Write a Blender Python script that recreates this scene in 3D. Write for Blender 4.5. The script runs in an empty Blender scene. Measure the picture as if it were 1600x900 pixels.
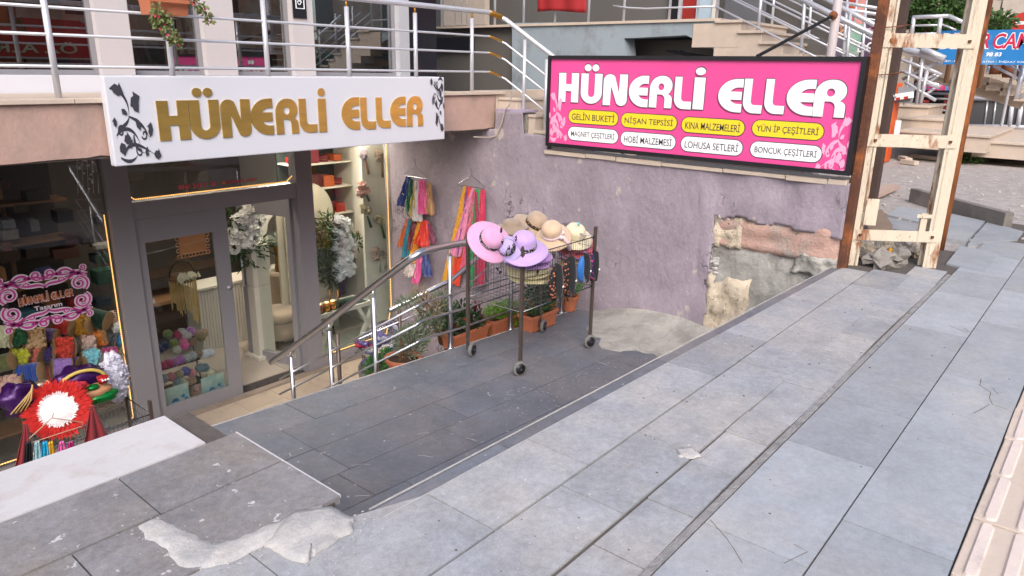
import bpy, bmesh, math, random
from mathutils import Vector, Matrix, noise
random.seed(7)
sc = bpy.context.scene
COL = sc.collection
V = Vector
# ------------------------------------------------------------------ camera
FPX = 1130.0
zc = V((0.0185*FPX*FPX/343, FPX*FPX/343, FPX)).normalized()
A_ = V((990, 323, -FPX)); xc = (A_ - zc*A_.dot(zc)).normalized(); yc = zc.cross(xc)
ROT = Matrix((xc, yc, zc))
CAM = V((0, 0, 3.7))
cam = bpy.data.cameras.new('camera'); cam.sensor_width = 36; cam.lens = 36*FPX/1600
cam.clip_start = .05; cam.clip_end = 500
camo = bpy.data.objects.new('camera', cam); COL.objects.link(camo)
camo.matrix_world = Matrix.Translation(CAM) @ ROT.to_4x4()
sc.camera = camo
# ------------------------------------------------------------------ light
SUN_EL, SUN_AZ = math.radians(40), math.radians(228)     # azimuth clockwise from +Y
w = bpy.data.worlds.new('World'); sc.world = w; w.use_nodes = True
nt = w.node_tree; bg = nt.nodes['Background']
sky = nt.nodes.new('ShaderNodeTexSky'); sky.sky_type = 'NISHITA'; sky.sun_disc = False
sky.sun_elevation = SUN_EL; sky.sun_rotation = SUN_AZ; sky.dust_density = 3.0; sky.air_density = 1.0; sky.ozone_density = 1.0
nt.links.new(sky.outputs[0], bg.inputs[0]); bg.inputs[1].default_value = 0.15
sl = bpy.data.lights.new('sun', 'SUN'); sl.energy = 1.3; sl.angle = math.radians(42); sl.color = (1, .96, .91)
so = bpy.data.objects.new('sun', sl); COL.objects.link(so)
sdir = V((math.sin(SUN_AZ)*math.cos(SUN_EL), math.cos(SUN_AZ)*math.cos(SUN_EL), math.sin(SUN_EL)))
so.rotation_euler = sdir.to_track_quat('Z', 'Y').to_euler(); so.location = (0, 0, 20)
sc.view_settings.view_transform = 'Standard'; sc.view_settings.look = 'None'
sc.view_settings.exposure = 0.80; sc.view_settings.gamma = 1
sc.cycles.max_bounces = 8; sc.cycles.transparent_max_bounces = 12
sc.cycles.use_denoising = True
# ------------------------------------------------------------------ helpers
def at(u, v, x=None, y=None, z=None, pl=None):
    d = ROT @ V((u-800, 450-v, -FPX))
    if x is not None: t = x/d.x
    elif y is not None: t = y/d.y
    elif z is not None: t = (z-CAM.z)/d.z
    else:
        a, b, c = pl; t = (c-CAM.z)/(d.z-a*d.x-b*d.y)
    return CAM + d*t
def srgb(c):
    if isinstance(c, str):
        c = [int(c[i:i+2], 16)/255 for i in (0, 2, 4)]
        c = [x/12.92 if x <= .04045 else ((x+.055)/1.055)**2.4 for x in c]
    return (c[0], c[1], c[2], 1)
MC = {}
def mat(name, col, rough=.7, metal=0, var=.12, vs=3.0, bump=0, bs=30, emit=0, col2=None, c2s=2.0, c2t=.55, c2w=.08,
        spec=.5, rnd=0, trans=0, grain=0, stretch=None, sheen=0, cracks=None, speck=None):
    if name in MC: return MC[name]
    m = bpy.data.materials.new(name); m.use_nodes = True; MC[name] = m
    N = m.node_tree.nodes; L = m.node_tree.links; p = N['Principled BSDF']
    c = srgb(col)
    p.inputs['Roughness'].default_value = rough; p.inputs['Metallic'].default_value = metal
    p.inputs['Specular IOR Level'].default_value = spec
    geo = N.new('ShaderNodeNewGeometry'); vec = geo.outputs['Position']
    if stretch:
        mp = N.new('ShaderNodeMapping'); mp.inputs['Scale'].default_value = stretch; L.new(vec, mp.inputs[0]); vec = mp.outputs[0]
    def nz(s, d=5):
        n = N.new('ShaderNodeTexNoise'); n.inputs['Scale'].default_value = s; n.inputs['Detail'].default_value = d
        n.inputs['Roughness'].default_value = .65; L.new(vec, n.inputs['Vector']); return n.outputs['Fac']
    def ramp(f, t, wd):
        r = N.new('ShaderNodeMapRange'); r.inputs[1].default_value = t-wd; r.inputs[2].default_value = t+wd; L.new(f, r.inputs[0]); return r.outputs[0]
    def mix(f, a, b):
        x = N.new('ShaderNodeMix'); x.data_type = 'RGBA'
        if isinstance(f, float): x.inputs[0].default_value = f
        else: L.new(f, x.inputs[0])
        for i, q in ((6, a), (7, b)):
            if isinstance(q, tuple): x.inputs[i].default_value = q
            else: L.new(q, x.inputs[i])
        return x.outputs[2]
    cur = c
    if var:
        dk = tuple(k*(1-var) for k in c[:3])+(1,); lt = tuple(min(1, k*(1+var)) for k in c[:3])+(1,)
        cur = mix(ramp(nz(vs), .5, .2), dk, lt)
    if col2: cur = mix(ramp(nz(c2s, 8), c2t, c2w), cur, srgb(col2))
    if speck:      # (colour, scale, threshold)
        cur = mix(ramp(nz(speck[1], 3), speck[2], .02), cur, srgb(speck[0]))
    if grain:
        def gm(sc_, amt, cur):
            g = N.new('ShaderNodeMapRange'); g.inputs[1].default_value = .3; g.inputs[2].default_value = .7; g.inputs[3].default_value = 1-amt; g.inputs[4].default_value = 1+amt
            L.new(nz(sc_, 4), g.inputs[0]); vm = N.new('ShaderNodeVectorMath'); vm.operation = 'SCALE'; L.new(g.outputs[0], vm.inputs['Scale'])
            if isinstance(cur, tuple): vm.inputs[0].default_value = cur[:3]
            else: L.new(cur, vm.inputs[0])
            return vm.outputs[0]
        cur = gm(150, grain, cur); cur = gm(34, grain*1.0, cur); cur = gm(7, grain*.9, cur)
    bh = None
    if cracks:     # (colour, scale, width)
        vo = N.new('ShaderNodeTexVoronoi'); vo.feature = 'DISTANCE_TO_EDGE'; vo.inputs['Scale'].default_value = cracks[1]
        nn = N.new('ShaderNodeTexNoise'); nn.inputs['Scale'].default_value = cracks[1]*2.5; nn.inputs['Detail'].default_value = 6; L.new(vec, nn.inputs['Vector'])
        ad = N.new('ShaderNodeVectorMath'); ad.operation = 'MULTIPLY_ADD'; ad.inputs[1].default_value = (.5, .5, .5)
        L.new(nn.outputs['Color'], ad.inputs[0]); L.new(vec, ad.inputs[2]); L.new(ad.outputs[0], vo.inputs['Vector'])
        r = N.new('ShaderNodeMapRange'); r.inputs[1].default_value = 0; r.inputs[2].default_value = cracks[2]; r.inputs[3].default_value = 1; r.inputs[4].default_value = 0
        L.new(vo.outputs['Distance'], r.inputs[0])
        mu = N.new('ShaderNodeMath'); mu.operation = 'MULTIPLY'; L.new(r.outputs[0], mu.inputs[0]); L.new(ramp(nz(1.3, 4), .58, .04), mu.inputs[1])
        cur = mix(mu.outputs[0], cur, srgb(cracks[0])); bh = mu.outputs[0]
    if rnd:
        oi = N.new('ShaderNodeObjectInfo'); hs = N.new('ShaderNodeHueSaturation')
        mr = N.new('ShaderNodeMapRange'); mr.inputs[3].default_value = 1-rnd; mr.inputs[4].default_value = 1+rnd
        L.new(oi.outputs['Random'], mr.inputs[0]); L.new(mr.outputs[0], hs.inputs['Value'])
        if isinstance(cur, tuple): hs.inputs['Color'].default_value = cur
        else: L.new(cur, hs.inputs['Color'])
        cur = hs.outputs[0]
    if isinstance(cur, tuple): p.inputs['Base Color'].default_value = cur
    else: L.new(cur, p.inputs['Base Color'])
    if bump:
        b = N.new('ShaderNodeBump'); b.inputs['Strength'].default_value = min(1, bump); b.inputs['Distance'].default_value = .02 if bump <= 1 else .02*bump
        L.new(nz(bs, 6), b.inputs['Height']); L.new(b.outputs[0], p.inputs['Normal'])
        if bh is not None:
            b2 = N.new('ShaderNodeBump'); b2.invert = True; b2.inputs['Strength'].default_value = .8; b2.inputs['Distance'].default_value = .01
            L.new(bh, b2.inputs['Height']); L.new(b.outputs[0], b2.inputs['Normal']); L.new(b2.outputs[0], p.inputs['Normal'])
    if emit:
        p.inputs['Emission Color'].default_value = c; p.inputs['Emission Strength'].default_value = emit
    if trans: p.inputs['Transmission Weight'].default_value = trans
    if sheen: p.inputs['Sheen Weight'].default_value = sheen
    return m
def glassmat(name, tint=(.92, .95, .95), rough=0.0, ior=1.5, dark=1.0):
    if name in MC: return MC[name]
    m = bpy.data.materials.new(name); m.use_nodes = True; MC[name] = m
    N = m.node_tree.nodes; L = m.node_tree.links; N.clear()
    o = N.new('ShaderNodeOutputMaterial'); mx = N.new('ShaderNodeMixShader'); t = N.new('ShaderNodeBsdfTransparent'); g = N.new('ShaderNodeBsdfGlossy'); f = N.new('ShaderNodeFresnel')
    t.inputs[0].default_value = (tint[0]*dark, tint[1]*dark, tint[2]*dark, 1); g.inputs['Roughness'].default_value = rough; f.inputs[0].default_value = ior
    gg = N.new('ShaderNodeNewGeometry'); ma = N.new('ShaderNodeMath'); ma.operation = 'MULTIPLY_ADD'; ma.inputs[1].default_value = 1/ior-ior; ma.inputs[2].default_value = ior
    L.new(gg.outputs['Backfacing'], ma.inputs[0]); L.new(ma.outputs[0], f.inputs[0])
    L.new(f.outputs[0], mx.inputs[0]); L.new(t.outputs[0], mx.inputs[1]); L.new(g.outputs[0], mx.inputs[2]); L.new(mx.outputs[0], o.inputs[0])
    return m
class MB:
    def __init__(s): s.v = []; s.f = []
    def add(s, vs, fs):
        o = len(s.v); s.v += [tuple(p) for p in vs]; s.f += [tuple(i+o for i in f) for f in fs]; return s
    def box(s, lo, hi, bv=0):
        x0, y0, z0 = lo; x1, y1, z1 = hi
        return s.obox(V(((x0+x1)/2, (y0+y1)/2, (z0+z1)/2)), V((1, 0, 0)), V((0, 1, 0)), V((0, 0, 1)), abs(x1-x0), abs(y1-y0), abs(z1-z0))
    def obox(s, c, X, Y, Z, a, b, d):
        c = V(c); vs = [c+X*(i*a/2)+Y*(j*b/2)+Z*(k*d/2) for k in (-1, 1) for j in (-1, 1) for i in (-1, 1)]
        return s.add(vs, [(0, 2, 3, 1), (4, 5, 7, 6), (0, 1, 5, 4), (2, 6, 7, 3), (0, 4, 6, 2), (1, 3, 7, 5)])
    def beam(s, p, q, a, b, up=V((0, 0, 1))):
        p = V(p); q = V(q); Z = (q-p).normalized()
        if abs(Z.dot(up)) > .98: up = V((0, 1, 0))
        X = up.cross(Z).normalized(); Y = Z.cross(X)
        return s.obox((p+q)/2, X, Y, Z, a, b, (q-p).length)
    def tube(s, pts, r, n=8, closed=False, cap=True):
        pts = [V(p) for p in pts]; rings = []; m = len(pts); up = None
        for i, p in enumerate(pts):
            a = pts[(i-1) % m] if (closed or i > 0) else p; b = pts[(i+1) % m] if (closed or i < m-1) else p
            t = (b-a).normalized()
            if up is None: up = V((0, 0, 1)) if abs(t.z) < .9 else V((1, 0, 0))
            X = t.cross(up)
            X = X.normalized() if X.length > 1e-4 else t.orthogonal().normalized()
            Y = X.cross(t); up = Y
            rr = r[i] if isinstance(r, (list, tuple)) else r
            rings.append([p+X*(rr*math.cos(2*math.pi*k/n))+Y*(rr*math.sin(2*math.pi*k/n)) for k in range(n)])
        vs = [q for R in rings for q in R]; fs = []
        for i in range(m if closed else m-1):
            j = (i+1) % m
            for k in range(n): fs.append((i*n+k, i*n+(k+1) % n, j*n+(k+1) % n, j*n+k))
        if cap and not closed: fs += [tuple(range(n))[::-1], tuple((m-1)*n+k for k in range(n))]
        return s.add(vs, fs)
    def lathe(s, prof, n=24, M=None, wob=None):
        vs = []; fs = []
        for i, (r, z) in enumerate(prof):
            for k in range(n):
                a = 2*math.pi*k/n; q = V((r*math.cos(a), r*math.sin(a), z))
                if wob: q = wob(q, a, r)
                vs.append(M @ q if M else q)
        for i in range(len(prof)-1):
            for k in range(n): fs.append((i*n+k, i*n+(k+1) % n, (i+1)*n+(k+1) % n, (i+1)*n+k))
        if prof[0][0] > 1e-5: fs.append(tuple(range(n))[::-1])
        if prof[-1][0] > 1e-5: fs.append(tuple((len(prof)-1)*n+k for k in range(n)))
        return s.add(vs, fs)
    def ball(s, c, r, seg=10, rings=6, jit=0, sc=(1, 1, 1)):
        c = V(c); vs = []; fs = []
        ph = random.random()*9
        for i in range(rings+1):
            t = math.pi*i/rings
            for k in range(seg):
                a = 2*math.pi*k/seg; d = V((math.sin(t)*math.cos(a), math.sin(t)*math.sin(a), math.cos(t)))
                rr = r*(1+jit*noise.noise(d*2.3+V((ph, ph*2, c.x*7))))
                vs.append(c+V((d.x*sc[0], d.y*sc[1], d.z*sc[2]))*rr)
        for i in range(rings):
            for k in range(seg): fs.append((i*seg+k, (i+1)*seg+k, (i+1)*seg+(k+1) % seg, i*seg+(k+1) % seg))
        return s.add(vs, fs)
    def prism(s, poly, fr, d0, d1):
        n = len(poly); vs = [fr(p[0], p[1], d0) for p in poly]+[fr(p[0], p[1], d1) for p in poly]
        fs = [tuple(range(n))[::-1], tuple(range(n, 2*n))]+[(i, (i+1) % n, n+(i+1) % n, n+i) for i in range(n)]
        return s.add(vs, fs)
    def build(s, name, m, parent=None, smooth=False, bevel=0, sub=0, **tags):
        me = bpy.data.meshes.new(name); me.from_pydata(s.v, [], s.f); me.validate()
        bm = bmesh.new(); bm.from_mesh(me); bmesh.ops.recalc_face_normals(bm, faces=bm.faces); bm.to_mesh(me); bm.free()
        if smooth:
            for p in me.polygons: p.use_smooth = True
        return link(name, me, m, parent, bevel, sub, **tags)
def link(name, me, m, parent=None, bevel=0, sub=0, **tags):
    if m and not me.materials: me.materials.append(m)
    o = bpy.data.objects.new(name, me); COL.objects.link(o)
    if parent: o.parent = parent; o.matrix_parent_inverse = parent.matrix_world.inverted() if parent.type != 'EMPTY' else Matrix.Translation(-parent.location)
    if bevel:
        b = o.modifiers.new('b', 'BEVEL'); b.width = bevel; b.segments = 2; b.limit_method = 'ANGLE'
    if sub:
        q = o.modifiers.new('s', 'SUBSURF'); q.levels = q.render_levels = sub
    for k, v_ in tags.items(): o[{'cat': 'category'}.get(k, k)] = v_
    return o
def thing(name, label, cat, loc=(0, 0, 0), group=None):
    o = bpy.data.objects.new(name, None); COL.objects.link(o); o.location = loc; o.empty_display_size = .1
    o['label'] = label; o['category'] = cat
    if group: o['group'] = group
    return o
def copy_tree(o, parent=None):
    c = o.copy(); COL.objects.link(c)
    if parent: c.parent = parent
    for ch in [q for q in bpy.data.objects if q.parent == o]: copy_tree(ch, c)
    return c
def frame(o, u, v):
    o = V(o); u = V(u).normalized(); v = V(v).normalized(); n = u.cross(v)
    return lambda a, b, d=0: o+u*a+v*b+n*d
def text(s, fr, w=None, h=None, cx=0, cy=0, m=None, parent=None, name='lettering', d0=0.001, depth=.002, bold=0, shear=0, spacing=1.0, **tags):
    cu = bpy.data.curves.new('t', 'FONT'); cu.body = s; cu.size = 1; cu.align_x = 'LEFT'; cu.offset = bold; cu.shear = shear; cu.space_character = spacing; cu.resolution_u = 3
    o = bpy.data.objects.new('t', cu); COL.objects.link(o)
    bpy.context.view_layer.update()
    me = bpy.data.meshes.new_from_object(o.evaluated_get(bpy.context.evaluated_depsgraph_get()))
    bpy.data.objects.remove(o); bpy.data.curves.remove(cu)
    xs = [q.co.x for q in me.vertices]; ys = [q.co.y for q in me.vertices]
    x0, x1, y0, y1 = min(xs), max(xs), min(ys), max(ys)
    sy = h/(y1-y0) if h else None; sx = w/(x1-x0) if w else sy
    if sy is None: sy = sx
    mb = MB(); vs = [fr(cx+(q.co.x-(x0+x1)/2)*sx, cy+(q.co.y-(y0+y1)/2)*sy, d0+depth) for q in me.vertices]
    mb.add(vs, [tuple(p.vertices) for p in me.polygons]); bpy.data.meshes.remove(me)
    return mb.build(name, m, parent, **tags)
def arc(cx, cy, rx, ry, a0, a1, n=10):
    return [(cx+rx*math.cos(math.radians(a0+(a1-a0)*i/n)), cy+ry*math.sin(math.radians(a0+(a1-a0)*i/n))) for i in range(n+1)]
GL = {}
GL['H'] = (.70, [[(0, 0), (.25, 0), (.25, .38), (.45, .38), (.45, 0), (.70, 0), (.70, 1), (.45, 1), (.45, .62), (.25, .62), (.25, 1), (0, 1)]])
GL['U'] = (.72, [[(0, 1)]+arc(.36, .36, .36, .36, 180, 360, 16)+[(.72, 1), (.47, 1)]+arc(.36, .34, .11, .12, 0, -180, 8)+[(.25, 1)],
                 arc(.22, 1.19, .115, .115, 0, 360, 16)[:-1], arc(.48, 1.19, .115, .115, 0, 360, 16)[:-1]])
GL['N'] = (.80, [[(0, 0)]+arc(.21, .79, .21, .21, 180, 35, 9)+[(.53, .42), (.54, 1), (.80, 1)]+arc(.615, .18, .185, .18, 0, -148, 9)+[(.26, .62), (.25, 0)]])
GL['E'] = (.66, [[(.66, 1), (.52, 1)]+arc(.52, .5, .52, .5, 90, 270, 18)+[(.66, 0), (.66, .25), (.56, .25)]+arc(.56, .50, .26, .25, 262, 215, 5)+[(.33, .375), (.64, .375), (.64, .62), (.33, .62)]+arc(.56, .50, .26, .25, 145, 98, 5)+[(.66, .75)]])
GL['R'] = (.78, [[(0, 0), (0, .58)]+arc(.40, .60, .40, .40, 180, 90, 9)+arc(.46, .69, .31, .31, 90, -62, 9)+arc(.53, .29, .25, .16, 70, 0, 5)+[(.78, 0), (.53, 0), (.53, .26)]+arc(.38, .27, .15, .15, 0, 80, 5)+[(.33, .42)]+[(.33, .46)]+arc(.40, .65, .10, .11, 250, -70, 10)[::1]+[(.40, .46), (.255, .455), (.255, 0)]])
GL['R'] = (.78, [[(0, 0), (0, .58)]+arc(.40, .60, .40, .40, 180, 90, 9)+arc(.46, .69, .31, .31, 90, -62, 9)+arc(.53, .29, .25, .16, 70, 0, 5)+[(.78, 0), (.53, 0), (.53, .26)]+arc(.38, .27, .15, .15, 0, 80, 5)+[(.26, .42), (.26, 0)], arc(.39, .66, .10, .11, 0, 360, 14)[:-1]])
GL['L'] = (.62, [[(0, 1), (.25, 1), (.25, .36)]+arc(.36, .36, .11, .12, 180, 270, 5)+[(.62, .24), (.62, 0), (.34, 0)]+arc(.34, .33, .34, .33, 270, 180, 8)])
GL['I'] = (.26, [[(0, 0), (.26, 0), (.26, 1), (0, 1)], arc(.13, 1.19, .12, .12, 0, 360, 16)[:-1]])
def glyph_mesh(ch, x, y, w, h, fr, d0, d1, off=0.0):
    gw, loops = GL[ch]
    cu = bpy.data.curves.new('g', 'CURVE'); cu.dimensions = '2D'; cu.fill_mode = 'BOTH'; cu.offset = off
    for lp in loops:
        sp = cu.splines.new('POLY'); sp.points.add(len(lp)-1); sp.use_cyclic_u = True
        for i, (a, b) in enumerate(lp): sp.points[i].co = (x+a/gw*w, y+b*h, 0, 1)
    cu.extrude = abs(d1-d0)/2
    o = bpy.data.objects.new('g', cu); COL.objects.link(o); bpy.context.view_layer.update()
    me = bpy.data.meshes.new_from_object(o.evaluated_get(bpy.context.evaluated_depsgraph_get()))
    bpy.data.objects.remove(o); bpy.data.curves.remove(cu)
    mb = MB(); mb.add([fr(q.co.x, q.co.y, (d0+d1)/2+q.co.z) for q in me.vertices], [tuple(p.vertices) for p in me.polygons]); bpy.data.meshes.remove(me)
    return mb
def ribbon(mb, pts, wds, fr, d=.001):
    n = len(pts); vs = []
    for i, p in enumerate(pts):
        a = pts[max(0, i-1)]; b = pts[min(n-1, i+1)]; t = V((b[0]-a[0], b[1]-a[1])); t = t.normalized() if t.length else V((1, 0))
        wd = wds(i/(n-1)) if callable(wds) else wds
        vs += [fr(p[0]-t.y*wd/2, p[1]+t.x*wd/2, d), fr(p[0]+t.y*wd/2, p[1]-t.x*wd/2, d)]
    mb.add(vs, [(2*i, 2*i+1, 2*i+3, 2*i+2) for i in range(n-1)])
def spiral(cx, cy, r0, r1, a0, a1, n=22):
    return [(cx+(r0+(r1-r0)*i/n)*math.cos(math.radians(a0+(a1-a0)*i/n)), cy+(r0+(r1-r0)*i/n)*math.sin(math.radians(a0+(a1-a0)*i/n))) for i in range(n+1)]
def bez(p0, p1, p2, p3, n=12):
    r = []
    for i in range(n+1):
        t = i/n; r.append(tuple((1-t)**3*p0[k]+3*(1-t)**2*t*p1[k]+3*(1-t)*t*t*p2[k]+t**3*p3[k] for k in (0, 1)))
    return r
# ------------------------------------------------------------------ materials
M = {}
M['slab'] = mat('andesite_slab', '93969c', .62, grain=.13, var=.13, vs=2.2, bump=.12, bs=90, col2='a3a09e', c2s=1.9, c2t=.54, c2w=.14, rnd=.15, speck=('c9c6c6', 26, .715))
M['slab2'] = mat('andesite_slab_blue', '999ea4', .55, grain=.09, var=.10, vs=1.8, bump=.08, bs=90, col2='a8a6a5', c2s=1.7, c2t=.62, c2w=.15, rnd=.11, speck=('bdbdc0', 30, .75))
M['slabL'] = mat('andesite_slab_stained', '807e81', .66, grain=.16, var=.16, vs=3, bump=.16, bs=70, col2='86807c', c2s=2.6, c2t=.55, c2w=.12, rnd=.05, speck=('c2bfbf', 16, .68))
M['ramp'] = mat('basalt_slab', '666a73', .50, grain=.12, var=.14, vs=2.4, bump=.10, bs=80, col2='777476', c2s=1.5, c2t=.56, c2w=.12, rnd=.10, speck=('b0b0b4', 22, .70))
M['mortar'] = mat('mortar', '8a857f', .95, var=.2, vs=14, bump=.6, bs=60)
M['joint'] = mat('joint_sand', '58524e', .95, var=.2, vs=20, bump=.3)
M['mortar2'] = mat('light_mortar', 'bab6b3', .95, grain=.08, var=.10, vs=9, bump=.35, bs=55, col2='a3a2a2', c2s=6)
M['white_slab'] = mat('white_marble', 'c4c1c3', .5, grain=.03, var=.05, vs=3, bump=.05, col2='b5aeaa', c2s=5, c2t=.62, speck=('8f8a88', 14, .72))
M['tact'] = mat('tactile_concrete', 'c8b8aa', .85, var=.08, vs=6, bump=.25, bs=60, col2='9d8f88', c2s=6, c2t=.66, rnd=.05, speck=('5a524e', 40, .74))
M['gravel'] = mat('gravel_earth', 'a59d99', .95, var=.2, vs=8, bump=1, bs=25, speck=('c6beb8', 30, .64))
M['asphalt'] = mat('asphalt', (.05, .05, .052), .9, var=.15, vs=20, bump=.4, bs=80)
M['beige_tile'] = mat('beige_tile', 'b5a593', .4, var=.06, vs=4, rnd=.04, col2='9b8d80', c2s=3, c2t=.62)
M['int_tile'] = mat('shop_floor_tile', 'a39a90', .25, var=.05, vs=2, rnd=.03)
M['alu'] = mat('grey_aluminium', '88868b', .45, var=.04, vs=1, metal=.1)
M['lilac'] = mat('lilac_plaster', '998e99', .9, grain=.07, var=.14, vs=1.3, bump=.8, bs=16, col2='867c84', c2s=1.5, c2t=.57, c2w=.12, speck=('aea39f', 4, .66), cracks=('453d42', 3.4, .03), stretch=(1, 1, .7))
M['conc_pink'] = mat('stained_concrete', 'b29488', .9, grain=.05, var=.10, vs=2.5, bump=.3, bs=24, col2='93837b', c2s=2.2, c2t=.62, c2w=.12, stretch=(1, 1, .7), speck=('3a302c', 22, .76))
M['coping'] = mat('travertine_coping', 'c2b2a3', .7, var=.08, vs=6, bump=.1)
M['steel'] = mat('polished_steel', 'd2d3d8', .32, metal=1, var=.04)
M['steel_w'] = mat('white_painted_steel', 'c9cad0', .28, var=.03, metal=.35)
M['brass'] = mat('brass_joint', 'c08a3c', .35, metal=.8)
M['gold'] = mat('mirror_gold', 'ecc66c', .34, metal=.92, var=.14, vs=3, stretch=(.6, 1, 3.5))
M['cream_fr'] = mat('cream_frame', 'bdb7b8', .5, var=.03)
M['signwhite'] = mat('white_sign_panel', 'cfd0d8', .45, var=.015)
M['ink'] = mat('dark_ink', '3a3a42', .5, var=0)
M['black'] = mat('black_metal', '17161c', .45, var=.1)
M['pink'] = mat('pink_print', 'e04c92', .4, var=.09, vs=.9, stretch=(1, 1, .35))
M['pinklight'] = mat('pale_pink_print', 'f3a8c8', .4, var=0)
M['white'] = mat('white_print', 'f2f2f4', .4, var=0)
M['yellow'] = mat('yellow_print', 'e8cf2c', .4, var=0)
M['magenta'] = mat('magenta_vinyl', 'b83f8c', .4, var=0)
M['rust'] = mat('rusted_steel', '5e3a2a', .85, var=.25, vs=9, bump=.5, bs=50, col2='9a5a30', c2s=4, c2t=.58, c2w=.08)
M['rusto'] = mat('orange_rust', 'a8663a', .85, var=.25, vs=12, bump=.5, bs=50, col2='5c3320', c2s=5, c2t=.58, stretch=(1, 1, .3))
M['brownp'] = mat('brown_pipe', '4e3c36', .75, var=.12, vs=6, bump=.2, col2='6d4530', c2s=3, c2t=.66)
M['creamp'] = mat('flaking_cream_paint', 'cdc0ac', .75, grain=.05, var=.07, vs=8, bump=.35, bs=40, col2='8a5836', c2s=5, c2t=.60, c2w=.05, stretch=(1.6, 1.6, .45), speck=('5c4032', 30, .70))
M['white_lat'] = mat('cream_laminate', 'cbc6ba', .5, var=.04)
M['terra'] = mat('terracotta_plastic', 'b26a4a', .6, var=.07, vs=7, bump=.1)
M['soil'] = mat('soil', '3a2a20', .95, var=.3, vs=40, bump=.8)
M['wood'] = mat('wood', '6e4c33', .6, var=.2, vs=5, stretch=(1, 8, 8))
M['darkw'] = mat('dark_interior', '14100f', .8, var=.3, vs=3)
M['browng'] = mat('brown_grey_tube', '5a4e48', .4, var=.05, metal=.4)
M['rubber'] = mat('grey_rubber', '6c6a68', .8, var=.1)
M['wire'] = mat('chrome_wire', '85878c', .25, metal=.9)
M['cable'] = mat('cable', 'a99d92', .6)
M['greyc'] = mat('grey_render', '85868a', .85, var=.07, vs=1.2, bump=.2, col2='6e6e70', c2s=1, c2t=.6, c2w=.2)
M['greyd'] = mat('taupe_cladding', '5d5956', .6, var=.06, vs=1)
M['blueg'] = mat('pale_grey_concrete', '8f9aa2', .85, var=.07, vs=1.5, bump=.2, col2='7b8086', c2s=2.5, c2t=.62, speck=('5f5a58', 14, .76))
M['redc'] = mat('red_cloth', '9c2226', .8, var=.08, vs=3)
GLASS = glassmat('window_glass', dark=.98)
GLASSU = glassmat('upper_window_glass', dark=.75, ior=3.0)
M['led'] = mat('warm_led', (1, .52, .14), emit=1.5, var=0)
def cloth(name, hexc, rough=.7, sheen=.3, **k): return mat(name, hexc, rough, var=k.pop('var', .12), vs=k.pop('vs', 9), sheen=sheen, **k)
GZ = 2.17
# ================================================================== SETTING: ground sheets
MB().box((-60, -80, -1.2), (140, 120, -.6)).build('ground', M['gravel'], kind='structure')
# earth body below the pavement, level with its joints
def slabset(parent, m, rects, z, th=.035, gap=.0058, tilt=.0015, pl=None):
    for q in rects:
        poly = q if len(q) != 4 or isinstance(q[0], (tuple, list)) else [(q[0], q[1]), (q[2], q[1]), (q[2], q[3]), (q[0], q[3])]
        cx = sum(p[0] for p in poly)/len(poly); cy = sum(p[1] for p in poly)/len(poly)
        ta, tb, tc = (random.uniform(-1, 1)*tilt for _ in range(3))
        def H(x, y):
            base = z if pl is None else pl[0]*x+pl[1]*y+pl[2]
            return base+(x-cx)*ta+(y-cy)*tb*2+tc
        def inset(g):
            r = []
            for x, y in poly:
                dx, dy = cx-x, cy-y; r.append((x+math.copysign(min(g, abs(dx)), dx), y+math.copysign(min(g, abs(dy)), dy)))
            return r
        a = inset(gap/2); b = inset(gap/2+.0004); n = len(poly)
        vs = [(x, y, H(x, y)-th) for x, y in a]+[(x, y, H(x, y)-.002) for x, y in a]+[(x, y, H(x, y)) for x, y in b]
        fs = [(i, (i+1) % n, n+(i+1) % n, n+i) for i in range(n)]+[(n+i, n+(i+1) % n, 2*n+(i+1) % n, 2*n+i) for i in range(n)]+[tuple(range(2*n, 3*n))]
        MB().add(vs, fs).build('slab', m, parent)
pave = MB().box((-3, -.7, 1.0), (7.6, 1.655, GZ-.012)).box((7.6, -.7, 1.0), (9.6, .85, GZ-.012)).build('pavement', M['joint'], kind='structure')
X = lambda u, v, z=GZ: at(u, v, z=z).x
def row(y0, y1, xs, m, x0=-2.2, x1=9.4):
    xs = [x0]+sorted(xs)+[x1]
    slabset(pave, m, [(a, y0, b, y1) for a, b in zip(xs, xs[1:]) if b-a > .02], GZ)
row(.165, .52, [-1.3, -.4, .6, 1.5, X(1452, 863), X(1480, 694), 4.27, X(1566, 508), 6.4, 7.3, 8.3], M['slab2'])
row(.52, .885, [-1.6, -.7, .2, 1.2, X(1130, 830), X(1300, 710), 3.55, X(1500, 525), X(1515, 464), 6.8, 7.6], M['slab2'], x1=8.4)
# cut pieces beside the level joint
xs = [-2.2, -1.2, -.3, .6, 1.35, X(975, 870), X(1060, 797), X(1130, 735), X(1185, 690), X(1225, 660), X(1275, 607), X(1300, 580), X(1320, 553), X(1345, 527), X(1375, 503), 5.9, 6.7]
cut = lambda x: 1.12 if x < 2.4 else (1.12+(x-2.4)*.012)
slabset(pave, M['slabL'] if 0 else M['slab'], [[(a, .922+.008*math.sin(a*3)), (b, .922+.008*math.sin(b*3)), (b, cut(b)), (a, cut(a))] for a, b in zip(xs, xs[1:])], GZ-.006, tilt=.006)
MB().box((-2.2, .889, GZ-.06), (6.6, .918, GZ-.003)).build('mortar_joint', mat('joint_mortar', '918f8f', .95, var=.2, vs=12, bump=.8, bs=40), pave)
row(1.128, 1.41, [-1.5, -.6, .25, 1.1, X(907, 771), X(1040, 690), X(1230, 585), X(1325, 503), 5.75], M['slab'], x1=6.35)
xsD = [-2.2, -1.3, -.5, .3, 1.0, X(680, 778), X(868, 705), X(1080, 577), X(1185, 530), X(1256, 463), 5.75, 6.22]
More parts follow.
